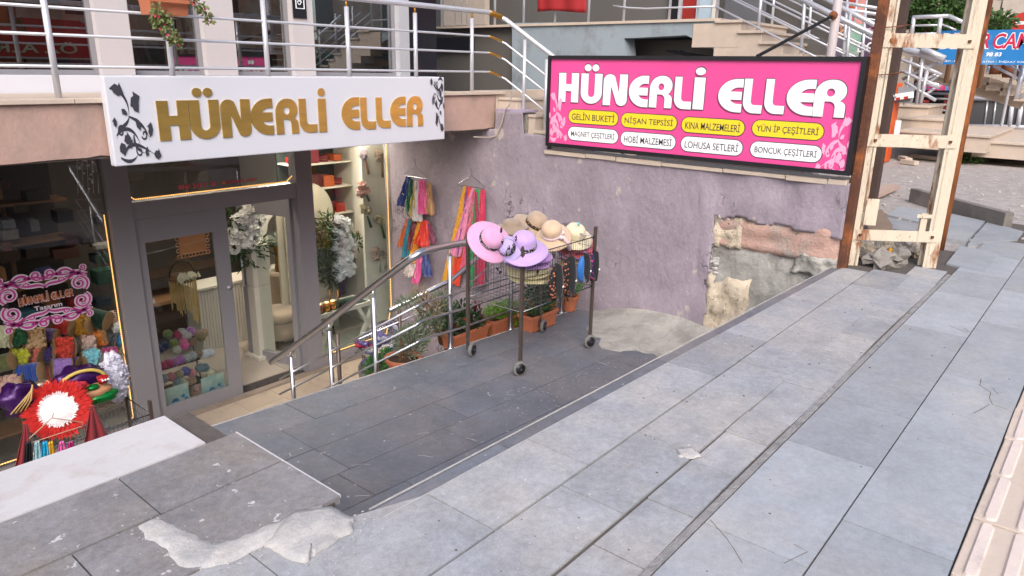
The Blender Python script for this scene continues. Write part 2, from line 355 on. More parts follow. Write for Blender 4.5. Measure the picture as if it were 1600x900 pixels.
slabset(pave, M['slab'], [[(a, 1.414), (b, 1.414), (b, 1.80-.03*b if b > 1 else 1.97), (a, 1.80-.03*a if a > 1 else 1.97)] for a, b in zip(xsD, xsD[1:])], GZ)
# dark coping strip at the pavement edge with pale cut edges
for a, b in zip([1.42, 2.1, 2.75, 3.4, 4.05, 4.7, 5.35], [2.1, 2.75, 3.4, 4.05, 4.7, 5.35, 6.18]):
    slabset(pave, M['ramp'], [[(a, 1.806-.03*a), (b, 1.806-.03*b), (b, 1.875-.03*b), (a, 1.875-.03*a)]], GZ-.01)
for off in (1.801, 1.879):
    MB().beam((1.42, off-.03*1.42, GZ-.004), (6.18, off-.03*6.18, GZ-.006), .004, .006).build('pale_edge', M['mortar2'], pave)
# riser under the edge
MB().beam((1.40, 1.80, 1.6), (6.24, 1.655, 1.6), .06, 1.10).build('riser', M['ramp'], pave)
# left raised block
blk = MB().box((-2.5, 1.97, 0), (1.37, 3.06, GZ-.012)).build('raised_block', M['joint'], pave)
slabset(pave, M['slabL'], [(-2.4, 2.355, .1, 2.71), (.1, 2.355, .91, 2.71), (.91, 2.355, 1.40, 2.71), (-2.4, 1.975, -.2, 2.35), (-.2, 1.975, .62, 2.35), (.62, 1.975, 1.40, 2.35)], GZ+.002)
slabset(pave, M['white_slab'], [(-2.4, 2.714, -.3, 3.09), (-.3, 2.714, 1.27, 3.09)], GZ+.004, th=.04)
MB().beam((1.4015, 1.98, GZ-.003), (1.4015, 2.71, GZ-.003), .006, .012).build('pale_edge', M['white_slab'], pave)
# mortar patch over the joint of the block
def patch(px, z, m, name, parent=None, h=.012, **t):
    P = [at(u, v, z=z) for u, v in px]; c = sum(P, V())/len(P); vs = []; n = len(P)*4
    ring = []
    for i in range(len(P)):
        for k in range(4):
            q = P[i].lerp(P[(i+1) % len(P)], k/4); ring.append(q+V((random.uniform(-1, 1), random.uniform(-1, 1), 0))*.009)
    for s_, hh in ((1, -.004), (.97, h*.6), (.8, h), (.5, h*1.2)):
        for q in ring:
            r = c.lerp(q, s_); vs.append(V((r.x, r.y, z+hh+(0 if s_ == 1 else .004*noise.noise(r*14)))))
    fs = [(a*n+i, a*n+(i+1) % n, (a+1)*n+(i+1) % n, (a+1)*n+i) for a in range(3) for i in range(n)]+[tuple(3*n+i for i in range(n))]
    return MB().add(vs, fs).build(name, m, parent, smooth=True, **t)
def mortar_path(pts, z, m, parent):
    vs = []; P = [(at(u, v, z=z), w_) for u, v, w_ in pts]; fine = []
    for (a, wa), (b, wb) in zip(P, P[1:]):
        for k in range(8): fine.append((a.lerp(b, k/8), wa+(wb-wa)*k/8))
    fine.append(P[-1]); n = len(fine)
    for i, (p, w_) in enumerate(fine):
        t = (fine[min(n-1, i+1)][0]-fine[max(0, i-1)][0]).normalized(); q = V((-t.y, t.x, 0))
        for k in range(9):
            s_ = k/4-1; e = .012*noise.noise(V((p.x*18, p.y*18, k*3.1 if abs(s_) == 1 else 0))) if abs(s_) > .7 else 0
            r_ = p+q*(s_*w_/2+e*(1 if s_ > 0 else -1)*1.5); vs.append((r_.x, r_.y, z-.003+.008*(1-abs(s_)**4)*(1 if 0 < i < n-1 else 0)+.003*noise.noise(r_*16)))
    return MB().add(vs, [(i*9+k, i*9+k+1, (i+1)*9+k+1, (i+1)*9+k) for i in range(n-1) for k in range(8)]).build('mortar_patch', m, parent, smooth=True)
mortar_path([(228, 815, .05), (250, 830, .09), (285, 852, .11), (312, 868, .13), (350, 862, .12), (392, 848, .10), (430, 828, .08), (470, 812, .10), (510, 800, .12)], GZ+.005, M['mortar2'], pave)
patch([(455, 803), (520, 791), (556, 812), (550, 828), (520, 850), (492, 866), (476, 880), (440, 870), (415, 852)], GZ+.004, M['mortar2'], 'mortar_patch', pave)
patch([(1058, 702), (1080, 700), (1096, 711), (1080, 716), (1062, 712)], GZ+.001, M['mortar2'], 'mortar_patch', pave, h=.003)
cb_ = MB(); rq = random.Random(55)
for k in range(420):
    u_, v_ = rq.choice([(235, 825), (285, 860), (340, 872), (400, 852), (460, 825), (520, 815), (500, 850), (545, 825), (475, 872)])
    p = at(u_+rq.gauss(0, 24), v_+rq.gauss(0, 13), z=GZ); cb_.ball((p.x, p.y, GZ+.003), rq.uniform(.001, .0045), 5, 2, .6, (1.3, 1, .5))
cb_.build('mortar_crumbs', M['mortar2'], pave, kind='stuff')
# tactile strip
def rib_mesh():
    lo = []; hi = []
    for r_, z_, out in ((.022, 0, lo), (.0155, .0085, hi)):
        out += [(.030-r_*math.cos(math.pi*(j_/6-.5)), r_*math.sin(math.pi*(j_/6-.5)), z_) for j_ in range(7)][::1]
        out += [(.366+r_*math.cos(math.pi*(j_/6-.5)), -r_*math.sin(math.pi*(j_/6-.5)), z_) for j_ in range(7)]
    m_ = len(lo); return MB().add(lo+hi, [(i, (i+1) % m_, m_+(i+1) % m_, m_+i) for i in range(m_)]+[tuple(range(m_, 2*m_))])
tm = rm = None; ribm = mat('tactile_rib', 'd6c7be', .8, var=.06, vs=8, bump=.2, bs=60, col2='b5a8a4', c2s=9, c2t=.68)
for i in range(27):
    for j in range(2):
        x = -1.6+.4*i+.02; y = .168-.4*(j+1)
        if tm is None:
            o = MB().box((0, 0, -.03), (.394, .394, 0)).build('tactile_tile', M['tact'], pave, bevel=.004); tm = o.data
        else:
            o = link('tactile_tile', tm, None, pave, bevel=.004)
        o.location = (x, y, GZ+.006+random.uniform(-.002, .003)); o.rotation_euler = (random.uniform(-.006, .006), random.uniform(-.006, .006), random.uniform(-.012, .012))
        for k in range(4):
            if rm is None: q = rib_mesh().build('rib', ribm); rm = q.data
            else: q = bpy.data.objects.new('rib', rm); COL.objects.link(q)
            q.parent = o; q.location = (0, .05+k*.0985, .0002)
# street behind camera
MB().box((-30, -9.5, 1.2), (60, -.72, GZ-.10)).build('road', M['asphalt'], kind='structure')
# ramp (sunken landing)
RP = (-.05, -.008, 1.57); RZ = lambda x, y: RP[0]*x+RP[1]*y+RP[2]
mbr = MB()
c4 = [(1.38, 1.70), (6.24, 1.60), (6.24, 4.19), (1.38, 4.19)]
mbr.add([(x, y, 0) for x, y in c4]+[(x, y, RZ(x, y)-.01) for x, y in c4], [(3, 2, 1, 0), (4, 5, 6, 7), (0, 1, 5, 4), (1, 2, 6, 5), (2, 3, 7, 6), (3, 0, 4, 7)])
ramp = mbr.build('ramp', M['joint'], kind='structure')
rx = lambda u, v: at(u, v, pl=RP).x
def rrow(y0, y1, xs):
    xs = [1.4]+xs+[6.22]; slabset(ramp, M['ramp'], [(a, y0, b, y1) for a, b in zip(xs, xs[1:])], 0, pl=RP, th=.03, gap=.006)
rrow(1.75, 2.12, [2.5, 3.6, 4.7]); rrow(2.12, 2.44, [2.2, 3.2, 4.3, 5.4]); rrow(2.44, 2.785, [rx(640, 756), 3.45, 4.6, 5.7])
rrow(2.785, 3.12, [2.2, rx(725, 684), rx(850, 615), 5.05]); rrow(3.12, 3.47, [rx(468, 689)+.0, 3.3, 4.45, 5.5]); rrow(3.47, 3.83, [rx(468, 689), rx(648, 608), 4.4, 5.3]); rrow(3.83, 4.2, [2.55, 3.6, 4.75, 5.6])
MB().beam((1.4, 4.203, RZ(1.4, 4.2)), (6.2, 4.203, RZ(6.2, 4.2)), .004, .010).build('pale_edge', M['mortar2'], ramp)
# mortar heap at wall foot
vs = []; fs = []; ny, nx = 22, 12
for j in range(ny+1):
    y = 2.2+(4.05-2.2)*j/ny; s_ = math.sin(math.pi*min(1, (j/ny)))**.7
    for i in range(nx+1):
        t = i/nx; x = 6.24-.95*s_*(1-t)*(1+.35*noise.noise(V((y*3.2, 7, 0)))+.1*noise.noise(V((y*14, 7, 0))))-.02; h = (t**2.1)*.20*s_
        vs.append((x, y, RZ(x, y)+h+.012*noise.noise(V((x*5, y*5, 1)))*s_+(-.012 if i == 0 else .006)))
for j in range(ny):
    for i in range(nx): fs.append((j*(nx+1)+i, j*(nx+1)+i+1, (j+1)*(nx+1)+i+1, (j+1)*(nx+1)+i))
MB().add(vs, fs).build('mortar_heap', mat('heap_mortar', 'a5a29d', .95, var=.14, vs=7, bump=.8, bs=35, col2='8b8883', c2s=3, speck=('4a4540', 30, .7)), ramp, smooth=True)
# courtyard floor z=0
court = MB().box((-3, 3.0, -.3), (6.3, 7.3, -.012)).build('courtyard', M['joint'], kind='structure')
slabset(court, M['beige_tile'], [(-3+.45*i, 4.2+.45*j, -3+.45*(i+1), 4.2+.45*(j+1)) for i in range(2, 20) for j in range(0, 7) if -3+.45*(i+1) < 6.25], 0, th=.02)
MB().box((-3, 7.22, -.3), (6.28, 7.30, .03)).build('threshold', mat('worn_concrete', '8f8276', .9, var=.2, vs=6, bump=.8), court)
# stairs down beside the ramp (y 4.2..5.3) from x 6.2 down to x 2.4
stp = MB(); stp.box((4.92, 4.21, 0), (6.24, 4.62, 1.235)); stp.box((3.60, 4.21, 0), (4.91, 4.50, 1.15))
for i in range(1, 8): stp.box((3.60, 4.21+.29*i+.001, 0), (4.91, 4.50+.29*i, 1.15-.16*i))
stp.build('stair', M['ramp'], court)

# ================================================================== SHOP BUILDING
FY = 7.36
shop = thing('shop_building', 'craft shop with grey aluminium shopfront below a stained concrete balcony', 'building', (4, FY, 0))
def part(n, mb, m, parent=shop, **k): return mb.build(n, m, parent, **k)
# lower facade frames
mb = MB(); mb.box((2.74, 7.28, .0), (2.955, 7.42, 3.04)); part('door_post', mb, M['alu'])
mb = MB(); mb.box((4.80, 7.28, .0), (5.02, 7.42, 3.04)); part('door_post', mb, M['alu'])
mb = MB(); mb.box((6.235, 7.2, .0), (6.42, 7.42, 3.04)); part('corner_post', mb, M['alu'])
mb = MB(); mb.box((2.958, 7.29, 2.215), (4.797, 7.41, 2.385)); part('door_head', mb, M['alu'])
mb = MB(); mb.box((-2, 7.29, .0), (2.737, 7.41, .10)); part('window_sill', mb, M['alu'])
mb = MB(); mb.box((5.023, 7.29, .0), (6.232, 7.41, .12)); part('window_sill', mb, M['alu'])
for x0, x1, z0, z1 in ((-2, 2.737, .10, 3.04), (2.958, 4.797, 2.388, 3.04), (5.023, 6.232, .12, 3.04)):
    mb = MB(); mb.box((x0, 7.345, z0), (x1, 7.352, z1)); part('window_pane', mb, GLASS)
# closed door leaf
def leaf(name, fr, w_, label=None):
    mb = MB(); z0, z1 = .02, 2.21
    for a0, a1, b0, b1 in ((0, .075, z0, z1), (w_-.155, w_, z0, z1), (.0752, w_-.1552, z0, .17), (.0752, w_-.1552, 1.97, z1)):
        mb.prism([(a0, b0), (a1, b0), (a1, b1), (a0, b1)], fr, -.025, .025)
    d = part(name, mb, M['alu'])
    if label: d['label'] = label
    g = MB(); g.prism([(.07, .165), (w_-.15, .165), (w_-.15, 1.975), (.07, 1.975)], fr, -.003, .003); g.build('door_pane', GLASS, d)
    return d
dl = leaf('door', frame((2.962, 7.33, 0), (1, 0, 0), (0, 0, 1)), .955, 'closed left door leaf with yarn shelf behind it')
mb = MB(); c = V((3.86, 7.29, 1.33)); mb.ball(c, .025, 8, 5); mb.tube([c, c+V((0, .03, 0))], .012); mb.build('lock', M['steel'], dl, smooth=True)
# opened leaf hinged at x=4.78, swung inwards
hd = math.radians(76); fr2 = frame((4.78, 7.40, 0), (-math.cos(hd), math.sin(hd), 0), (0, 0, 1))
dr = leaf('door', fr2, .86, 'right door leaf swung open into the shop')
for sgn in (1, -1):
    pts = [fr2(.78, 1.02, sgn*.025), fr2(.78, 1.02, sgn*.085), fr2(.78, 1.42, sgn*.085), fr2(.78, 1.42, sgn*.025)]
    MB().tube(pts, .013).build('handle', M['steel'], dr, smooth=True)
# interior shell
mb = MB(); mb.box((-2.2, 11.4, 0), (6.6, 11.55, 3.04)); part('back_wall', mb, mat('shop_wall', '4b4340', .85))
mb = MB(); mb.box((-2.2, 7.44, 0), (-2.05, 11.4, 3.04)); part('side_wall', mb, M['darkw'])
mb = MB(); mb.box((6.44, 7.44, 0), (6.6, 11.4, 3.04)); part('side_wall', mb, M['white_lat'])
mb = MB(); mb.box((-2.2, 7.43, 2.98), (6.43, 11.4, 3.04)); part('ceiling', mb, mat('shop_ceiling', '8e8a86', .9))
ifl = MB().box((-2.2, 7.43, -.2), (6.43, 11.4, .05)); ifl = part('shop_floor', ifl, M['joint'])
slabset(ifl, M['int_tile'], [(2.2+.6*i, 7.44+.6*j, 2.8+.6*i, 8.04+.6*j) for i in range(0, 7) for j in range(0, 6)], .06, th=.01, gap=.005)
# partition seen as the lit window bay: cream
# LED strips
def led(pts, name='led_strip'):
    mb = MB(); mb.tube(pts, .006, 5)
    o = part(name, mb, mat('led_tube', (1, .60, .22), .5, emit=.12, var=0))
    b = MB()
    for p, q in zip(pts, pts[1:]):
        p = V(p); q = V(q); n = max(1, int((q-p).length/.022))
        for i in range(n): b.ball(p.lerp(q, (i+.5)/n)+V((0, -.006, 0)), .0056, 5, 3)
    b.build('led_bead', M['led'], o, kind='stuff')
led([(-1, 7.33, .14), (2.66, 7.33, .14), (2.70, 7.33, .18), (2.705, 7.33, 2.3)])
led([(2.965, 7.325, 2.44), (3.0, 7.325, 2.41), (4.70, 7.325, 2.41), (4.78, 7.325, 2.47)])
led([(6.20, 7.33, 3.03), (6.20, 7.33, .55), (6.10, 7.33, .16), (5.05, 7.33, .15)])
# balcony slab and parapet
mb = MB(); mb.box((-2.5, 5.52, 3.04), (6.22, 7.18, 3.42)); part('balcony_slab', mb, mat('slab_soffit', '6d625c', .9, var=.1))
def par_front():
    mb = MB(); n = 90; vs = []
    for i in range(n+1):
        x = -2.5+8.75*i/n
        zb = 3.055+.012*noise.noise(V((x*3, 0, 0)))+(.012 if random.random() < .25 else 0)
        vs += [(x, 5.50, zb), (x, 5.50, 3.42), (x, 5.60, 3.42), (x, 5.60, 3.05)]
    fs = [(4*i+k, 4*i+4+k, 4*i+4+(k+1) % 4, 4*i+(k+1) % 4) for i in range(n) for k in range(4)]+[(0, 1, 2, 3), (4*n+3, 4*n+2, 4*n+1, 4*n)]
    return mb.add(vs, fs)
part('parapet', par_front(), M['conc_pink'])
for i in range(14):
    x0 = -2.5+.635*i; mb = MB(); mb.box((x0+.002, 5.47, 3.422), (x0+.633, 5.66, 3.455)); part('coping_stone', mb, M['coping'], bevel=.004)
mb = MB(); mb.box((-2.5, 7.05, 3.42), (6.9, 7.5, 3.58)); part('upper_sill', mb, M['signwhite'])
mb = MB(); mb.box((-2.5, 5.66, 3.40), (6.22, 7.04, 3.435)); part('balcony_floor', mb, M['coping'])
# upper glazing
for x0, x1 in ((-.9, -.6), (.9, 1.2), (2.78, 3.06), (3.76, 4.08), (4.76, 5.02), (6.26, 6.42)):
    mb = MB(); mb.box((x0, 7.08, 3.582), (x1, 7.30, 6.2)); mbk = part('facade_post', mb, M['cream_fr'] if x1 < 6.3 else M['steel_w'])
for x0, x1 in ((-2.5, -.9), (-.6, .9), (1.2, 2.78), (3.06, 3.76), (4.08, 4.76), (5.02, 6.26)):
    f = MB()
    for a0, a1, b0, b1 in ((x0, x0+.04, 3.583, 6.2), (x1-.04, x1, 3.583, 6.2), (x0+.041, x1-.041, 3.583, 3.62)): f.box((a0+.001, 7.16, b0), (a1-.001, 7.22, b1))
    wn = part('window', f, M['alu'])
    MB().box((x0+.035, 7.185, 3.615), (x1-.035, 7.191, 6.2)).build('pane', GLASSU, wn)
mb = MB(); mb.box((-2.5, 7.02, 6.2), (6.9, 12, 9.5)); part('upper_wall', mb, M['conc_pink'])
mb = MB(); mb.box((-2.5, 10.9, 3.42), (6.9, 11.1, 6.2)); part('upper_back_wall', mb, mat('upper_back', '3a2a28', .9, var=.3, vs=2))
mb = MB(); mb.box((-2.5, 7.5, 3.0401), (6.9, 11.0, 3.58)); part('upper_floor', mb, mat('upper_floor_m', '4c3b33', .6))
# upper shop things seen through the glass
def box_thing(name, label, cat, lo, hi, m, bevel=.004, group=None, **k):
    o = MB().box(lo, hi).build(name, m, bevel=bevel, label=label, category=cat)
    if group: o['group'] = group
    return o
for i, (x0, x1, c) in enumerate([(1.3, 2.2, 'a05a30'), (3.1, 3.45, '7c1c28'), (3.5, 3.74, '6e1824'), (4.15, 4.5, '5a1820'), (4.5, 4.74, '402016')]):
    box_thing('display_cabinet', ['wide orange-brown cabinet behind the leftmost upper window', 'dark red cabinet behind the second upper window', 'narrow crimson cabinet beside the easels upstairs', 'maroon cabinet low behind the third upper window', 'dark brown cabinet behind the third upper window'][i], 'cabinet',
              (x0, 8.2+.1*i, 3.581), (x1, 8.6+.1*i, 3.95+.12*((i*2) % 5)+(.5 if i in (1, 2) else 0)), mat('cab%d' % i, c, .7, var=.1))
t = thing('easel', 'wooden easel leaning behind the upper window under the hanging planter', 'easel', (3.35, 7.6, 3.58))
for a, b in (((3.2, 7.7, 3.585), (3.32, 7.9, 4.6)), ((3.52, 7.7, 3.585), (3.36, 7.9, 4.6)), ((3.38, 8.1, 3.585), (3.35, 7.9, 4.5))): MB().beam(a, b, .035, .02).build('leg', M['wood'], t)
MB().beam((3.2, 7.72, 3.68), (3.56, 7.72, 3.68), .05, .03).build('ledge', M['wood'], t)
t = thing('easel', 'taller bare wooden easel at the left side of the second upper window', 'easel', (3.1, 8.0, 3.58))
for a, b in (((3.08, 7.5, 3.585), (3.14, 7.6, 4.7)), ((3.3, 7.5, 3.585), (3.18, 7.6, 4.7))): MB().beam(a, b, .03, .02).build('leg', M['wood'], t)
t = thing('plant_pot', 'large green plastic pot behind the fourth upper window', 'pot', (5.45, 7.7, 3.58))
MB().lathe([(.0, 0), (.13, 0), (.19, .2), (.215, .2), (.215, .25), (.19, .25), (.16, .06), (0, .06)], 20, Matrix.Translation((5.45, 7.7, 3.585))).build('pot', mat('green_pot', '3f7a68', .5), t, smooth=True)
MB().tube([(5.45, 7.7, 3.65), (5.44, 7.7, 3.95), (5.40, 7.7, 4.1)], .008).build('stem', mat('stem', '5c6a3a', .8), t)
st = thing('metal_staircase', 'dark steel staircase behind the fourth upper window', 'staircase', (5.3, 8.6, 3.58))
for dy in (0, .6): MB().beam((5.0, 8.4+dy, 3.6), (6.1, 8.4+dy, 5.3), .05, .16).build('stringer', mat('dark_steel', '3c4046', .5), st)
for i in range(8): MB().box((5.06+.135*i, 8.41, 3.70+.21*i), (5.24+.135*i, 8.99, 3.73+.21*i)).build('tread', mat('dark_steel', '3c4046', .5), st)
b = thing('brick_pier', 'red brick interior wall behind the fourth upper window', 'wall', (5.8, 9.4, 3.58))
bmz = mat('brick', '8c5038', .85, var=.15, rnd=.15); be = MB().box((0, 0, 0), (.235, .1, .075)); bb = None
for r in range(16):
    for c_ in range(6):
        if bb is None: o = be.build('brick', bmz, b); bb = o.data; o.parent = b
        else: o = link('brick', bb, None, b)
        o.matrix_parent_inverse = Matrix(); o.location = (4.9+.245*c_+(.12 if r % 2 else 0)-5.8, 0, .1+.085*r)
wh = thing('sticker_sign', 'black notice with white hand and lettering marks on the upper glass', 'sign', tuple(at(475, 12, y=7.07)))
frs = frame(at(458, 28, y=7.07), (1, 0, 0), (0, 0, 1))
MB().prism([(0, 0), (.17, 0), (.17, .36), (0, .36)], frs, .002, .006).build('panel', M['black'], wh)
mb = MB(); ribbon(mb, [(.04, .3), (.04, .1), (.14, .1), (.14, .3)], .014, frs, .009); ribbon(mb, spiral(.085, .16, .028, .012, 0, 500), .008, frs, .009)
for k in range(4): ribbon(mb, [(.055+.022*k, .2), (.055+.022*k, .28-.01*(k % 2))], .012, frs, .009)
mb.build('white_mark', M['white'], wh)
# dark poster and grey metal edge right of the glazing
box_thing('dark_poster', 'tall black poster panel with a blurred red patch beside the upper glazing', 'poster', (6.43, 7.3, 3.5), (7.1, 7.36, 5.6), mat('poster', '1d1a22', .35, var=.3, vs=2, col2='8c2233', c2s=1.1, c2t=.62, c2w=.06))
# ---------------------------------------------------------------- upper railing
rl = thing('balcony_railing', 'white steel railing along the balcony, descending at its right end', 'railing', (2, 5.55, 3.45))
YR = 5.56
zt = lambda x: 4.27
posts = [1.88-.82*2, 1.88-.82, 1.88, 2.67, 3.47, 4.30, 5.12, 5.93]
for x in posts:
    p = MB().tube([(x, YR, 3.452), (x, YR, 4.20)], .021, 12).build('post', M['steel_w'], rl, smooth=True)
    MB().tube([(x, YR, 4.20), (x, YR, 4.25)], .010, 8).build('post_cap', M['brass'], p, smooth=True)
xe = 6.24; slope = (3.80-4.29)/(.76)
for r_, z_ in ((.026, 4.275), (.011, 4.03), (.011, 3.86), (.011, 3.66)):
    y2 = YR-1.6
    pts = [(-2.5, YR, z_), (xe-.03, YR, z_), (xe+.02, YR, z_-.01), (xe+.10, YR-.12, z_-.07), (xe+.35, y2, z_-.07+slope*(YR-.12-y2))]
    MB().tube(pts, r_, 10).build('handrail' if r_ > .02 else 'rail', M['steel_w'], rl, smooth=True)
    MB().tube([(xe-.04, YR, z_), (xe+.02, YR, z_-.01), (xe+.08, YR-.09, z_-.05)], r_*1.15, 10).build('elbow', M['brass'], rl, smooth=True)
for y, zz in ((5.20, 4.02), (4.93, 3.82), (4.55, 3.55)):
    x = xe+.10+.25*(YR-.12-y)/1.48
    MB().tube([(x, y, zz-.95), (x, y, zz-.02)], .020, 12).build('post', M['steel_w'], rl, smooth=True)
# steps behind the purple wall going down towards the street
sw = thing('side_steps', 'beige stone steps descending between balcony end and lilac pier', 'steps', (6.6, 5.4, 3.0))
for i in range(9):
    y0 = 5.50-.26*i; z0 = 3.36-.165*i
    MB().box((6.30, y0-.27, z0-.5), (7.6, y0, z0)).build('step', M['coping'], sw, bevel=.004)
    MB().box((6.285, y0-.285, z0+.001), (7.6, y0-.01, z0+.03)).build('tread', M['coping'], sw, bevel=.004)
MB().box((6.24, 5.50, 3.05), (7.6, 5.85, 3.455)).build('landing_block', M['coping'], sw)
# ================================================================== LILAC WALL
XW = 6.2
frw = frame((XW, 8, 0), (0, -1, 0), (0, 0, 1))      # a = 8 - y
def walltop(y): return 2.87 if y < 4.72 else (3.03 if y < 5.05 else 3.25 if y < 5.42 else 3.05)
def wall_mesh():
    mb = MB(); ny, nz = 250, 120; y0, y1 = 7.22, 1.64; vs = []; fs = []
    for i in range(ny+1):
        y = y0+(y1-y0)*i/ny; zt_ = walltop(y); zb = -.05
        for j in range(nz+1):
            z = zb+(zt_-zb)*j/nz
            d = .02*noise.noise(V((y*1.1, z*1.3, 3)))+.010*noise.noise(V((y*4, z*4, 9)))
            if y < 2.9: d += .05*noise.noise(V((y*3.5, z*3, 5)))
            vs.append((XW+d-.012, y, z))
    k = nz+1
    def cut_(y, z):       # region where plaster has fallen
        yy = 2.75+.05*noise.noise(V((z*6, 1, 0)))+.012*noise.noise(V((z*40, 1, y*40))); zz = 2.46-.03*(2.7-y)+.05*noise.noise(V((y*5, 2, 0)))
        return y < yy and z < zz
    for i in range(ny):
        for j in range(nz):
            yc_ = y0+(y1-y0)*(i+.5)/ny; zc_ = (vs[i*k+j][2]+vs[i*k+j+1][2])/2
            if cut_(yc_, zc_): continue
            fs.append((i*k+j, (i+1)*k+j, (i+1)*k+j+1, i*k+j+1))
    mb.add(vs, fs); return mb
wl = thing('lilac_wall', 'lilac plastered retaining wall with bare stones at its right end', 'wall', (XW, 4.5, 0))
pw = wall_mesh().build('plaster', M['lilac'], wl, smooth=True)
sm = pw.modifiers.new('t', 'SOLIDIFY'); sm.thickness = .02; sm.offset = -1
core = MB(); core.box((XW+.05, 1.66, -.1), (XW+.22, 7.2, 2.84)); core.box((XW+.05, 4.74, 2.84), (XW+.22, 7.2, 3.02)); core.box((XW+.05, 5.06, 3.02), (XW+.22, 5.42, 3.24)); core.build('wall_core', M['mortar'], wl)
MB().box((XW-.01, 5.04, 3.245), (XW+.24, 5.44, 3.27)).build('pier_cap', mat('lilac_cap', '9c8fa4', .8), wl, bevel=.004)
def rock(y0, y1, z0, z1, m, d=.06, seed=0, rough=.03, edge=.012):
    mb = MB(); n, q = 22, 12; vs = []; fs = []
    for i in range(n+1):
        for j in range(q+1):
            a = i/n; b = j/q; y = y0+(y1-y0)*a; z = z0+(z1-z0)*b
            e = min(a, 1-a, b, 1-b)*2; dd = d*(1-max(0, 1-e*4)**2*.8)
            y += edge*noise.noise(V((a*5, b*9, seed)))*(1 if min(a, 1-a) < .1 else .3); z += edge*2*noise.noise(V((a*6, b*3, seed+4)))
            x = XW+.035-dd+rough*noise.noise(V((y*7, z*9, seed)))+rough*.5*noise.noise(V((y*22, z*22, seed)))
            vs.append((x, y, z))
    k = q+1; fs = [(i*k+j, (i+1)*k+j, (i+1)*k+j+1, i*k+j+1) for i in range(n) for j in range(q)]
    return mb.add(vs, fs)
ston = mat('pink_stone', 'b9988c', .9, var=.16, vs=6, bump=.8, bs=40, col2='a09890', c2s=3.5, c2t=.6, speck=('4c3c36', 24, .7))
stong = mat('grey_cement', 'a3a19c', .92, var=.22, vs=4, bump=.9, bs=26, col2='84817b', c2s=3, c2t=.55, c2w=.1, speck=('b9ac96', 18, .72), cracks=('3a3834', 3.2, .03))
stonb = mat('beige_tuff', 'c6b8a4', .95, var=.15, vs=9, bump=1, bs=30, col2='8f826e', c2s=8, c2t=.6, speck=('4a4034', 26, .66))
rock(2.78, 1.64, 2.17, 2.50, ston, .06, 1).build('stone', ston, wl, smooth=True)
rock(2.78, 2.46, 2.16, 2.49, stonb, .068, 2, .04).build('stone', stonb, wl, smooth=True)
rock(2.80, 1.64, 1.35, 2.20, stong, .035, 3, .07).build('cement_fill', stong, wl, smooth=True)
rock(2.78, 2.36, 1.30, 1.92, stonb, .085, 5, .05).build('stone', stonb, wl, smooth=True)
rock(2.02, 1.66, 2.06, 2.24, stong, .075, 7, .05).build('stone', stong, wl, smooth=True)
cm = MB(); rc_ = random.Random(77)
for k in range(340):
    if k % 3: y_ = rc_.uniform(1.68, 2.76); z_ = 2.46-.03*(2.7-y_)+rc_.uniform(-.05, .035)
    else: y_ = 2.75+rc_.uniform(-.05, .04); z_ = rc_.uniform(1.45, 2.46)
    cm.ball((XW+rc_.uniform(-.012, .02), y_, z_), rc_.uniform(.006, .024), 6, 4, .9, (.8, 1.5, .9))
cm.build('crumbled_edge', M['mortar2'], wl, kind='stuff')
lt = MB()
for k in range(110):
    x_ = rc_.uniform(.6, 6); y_ = rc_.choice([rc_.uniform(.2, 3.0), rc_.uniform(1.0, 1.7)])
    if y_ > 1.6 and x_ > 1.3: y_ = rc_.uniform(.2, 1.5)
    lt.ball((x_, y_, GZ+.002), rc_.uniform(.0012, .0045), 5, 3, .5, (1, 1.4, .5))
lt.build('grit', mat('grit', '57504a', .9, var=.5, vs=40), pave, kind='stuff')
cl = MB()
def crack(px, w_=.004, z=GZ+.0022): ribbon(cl, [(at(u, v, z=z).x, at(u, v, z=z).y) for u, v in px], w_, lambda a, b, d=0: V((a, b, z)), 0)
crack([(1533, 592), (1531, 602), (1548, 613), (1546, 622), (1551, 632), (1576, 640)]); crack([(1551, 607), (1560, 616)]); crack([(1546, 632), (1532, 640), (1521, 646)]); crack([(1110, 812), (1122, 826), (1136, 842), (1148, 860), (1160, 880)], .003)
crack([(1240, 850), (1262, 862), (1225, 880)], .003); crack([(1505, 512), (1517, 520)], .004); crack([(1482, 508), (1512, 520)], .004)
cl.build('crack', mat('crack_dirt', '6e6259', .95, var=.3, vs=40), pave, kind='stuff')
sp_ = MB(); zr = lambda x_, y_: RZ(x_, y_)+.003
for k in range(26):
    x_ = rc_.uniform(2, 5.8); y_ = rc_.uniform(2.3, 4.0); n_ = rc_.randint(3, 6); a_ = rc_.uniform(0, 6.28); pts_ = [(x_+.02*q_*math.cos(a_)+rc_.uniform(-.008, .008), y_+.02*q_*math.sin(a_)+rc_.uniform(-.008, .008)) for q_ in range(n_)]
    ribbon(sp_, pts_, rc_.uniform(.003, .010), lambda a, b, d=0: V((a, b, zr(a, b))), 0)
for k in range(120):
    x_ = rc_.gauss(4.1, .35); y_ = rc_.gauss(3.0, .22); sp_.ball((x_, y_, zr(x_, y_)), rc_.uniform(.002, .006), 5, 2, .5, (1, 1.6, .15))
sp_.build('paint_splash', mat('splash', 'a9a8a8', .8, var=.1), ramp, kind='stuff')
# ledge stones under the sign
yy = 4.72; k = 0
while yy > 1.68:
    L_ = random.uniform(.3, .62); y2 = max(1.66, yy-L_)
    mb = MB(); mb.box((XW-.055, y2+.004, 2.845+random.uniform(-.006, .006)), (XW+.2, yy-.004, 2.885+random.uniform(-.006, .006)))
    mb.build('ledge_stone', M['coping'], wl, bevel=.006); yy = y2
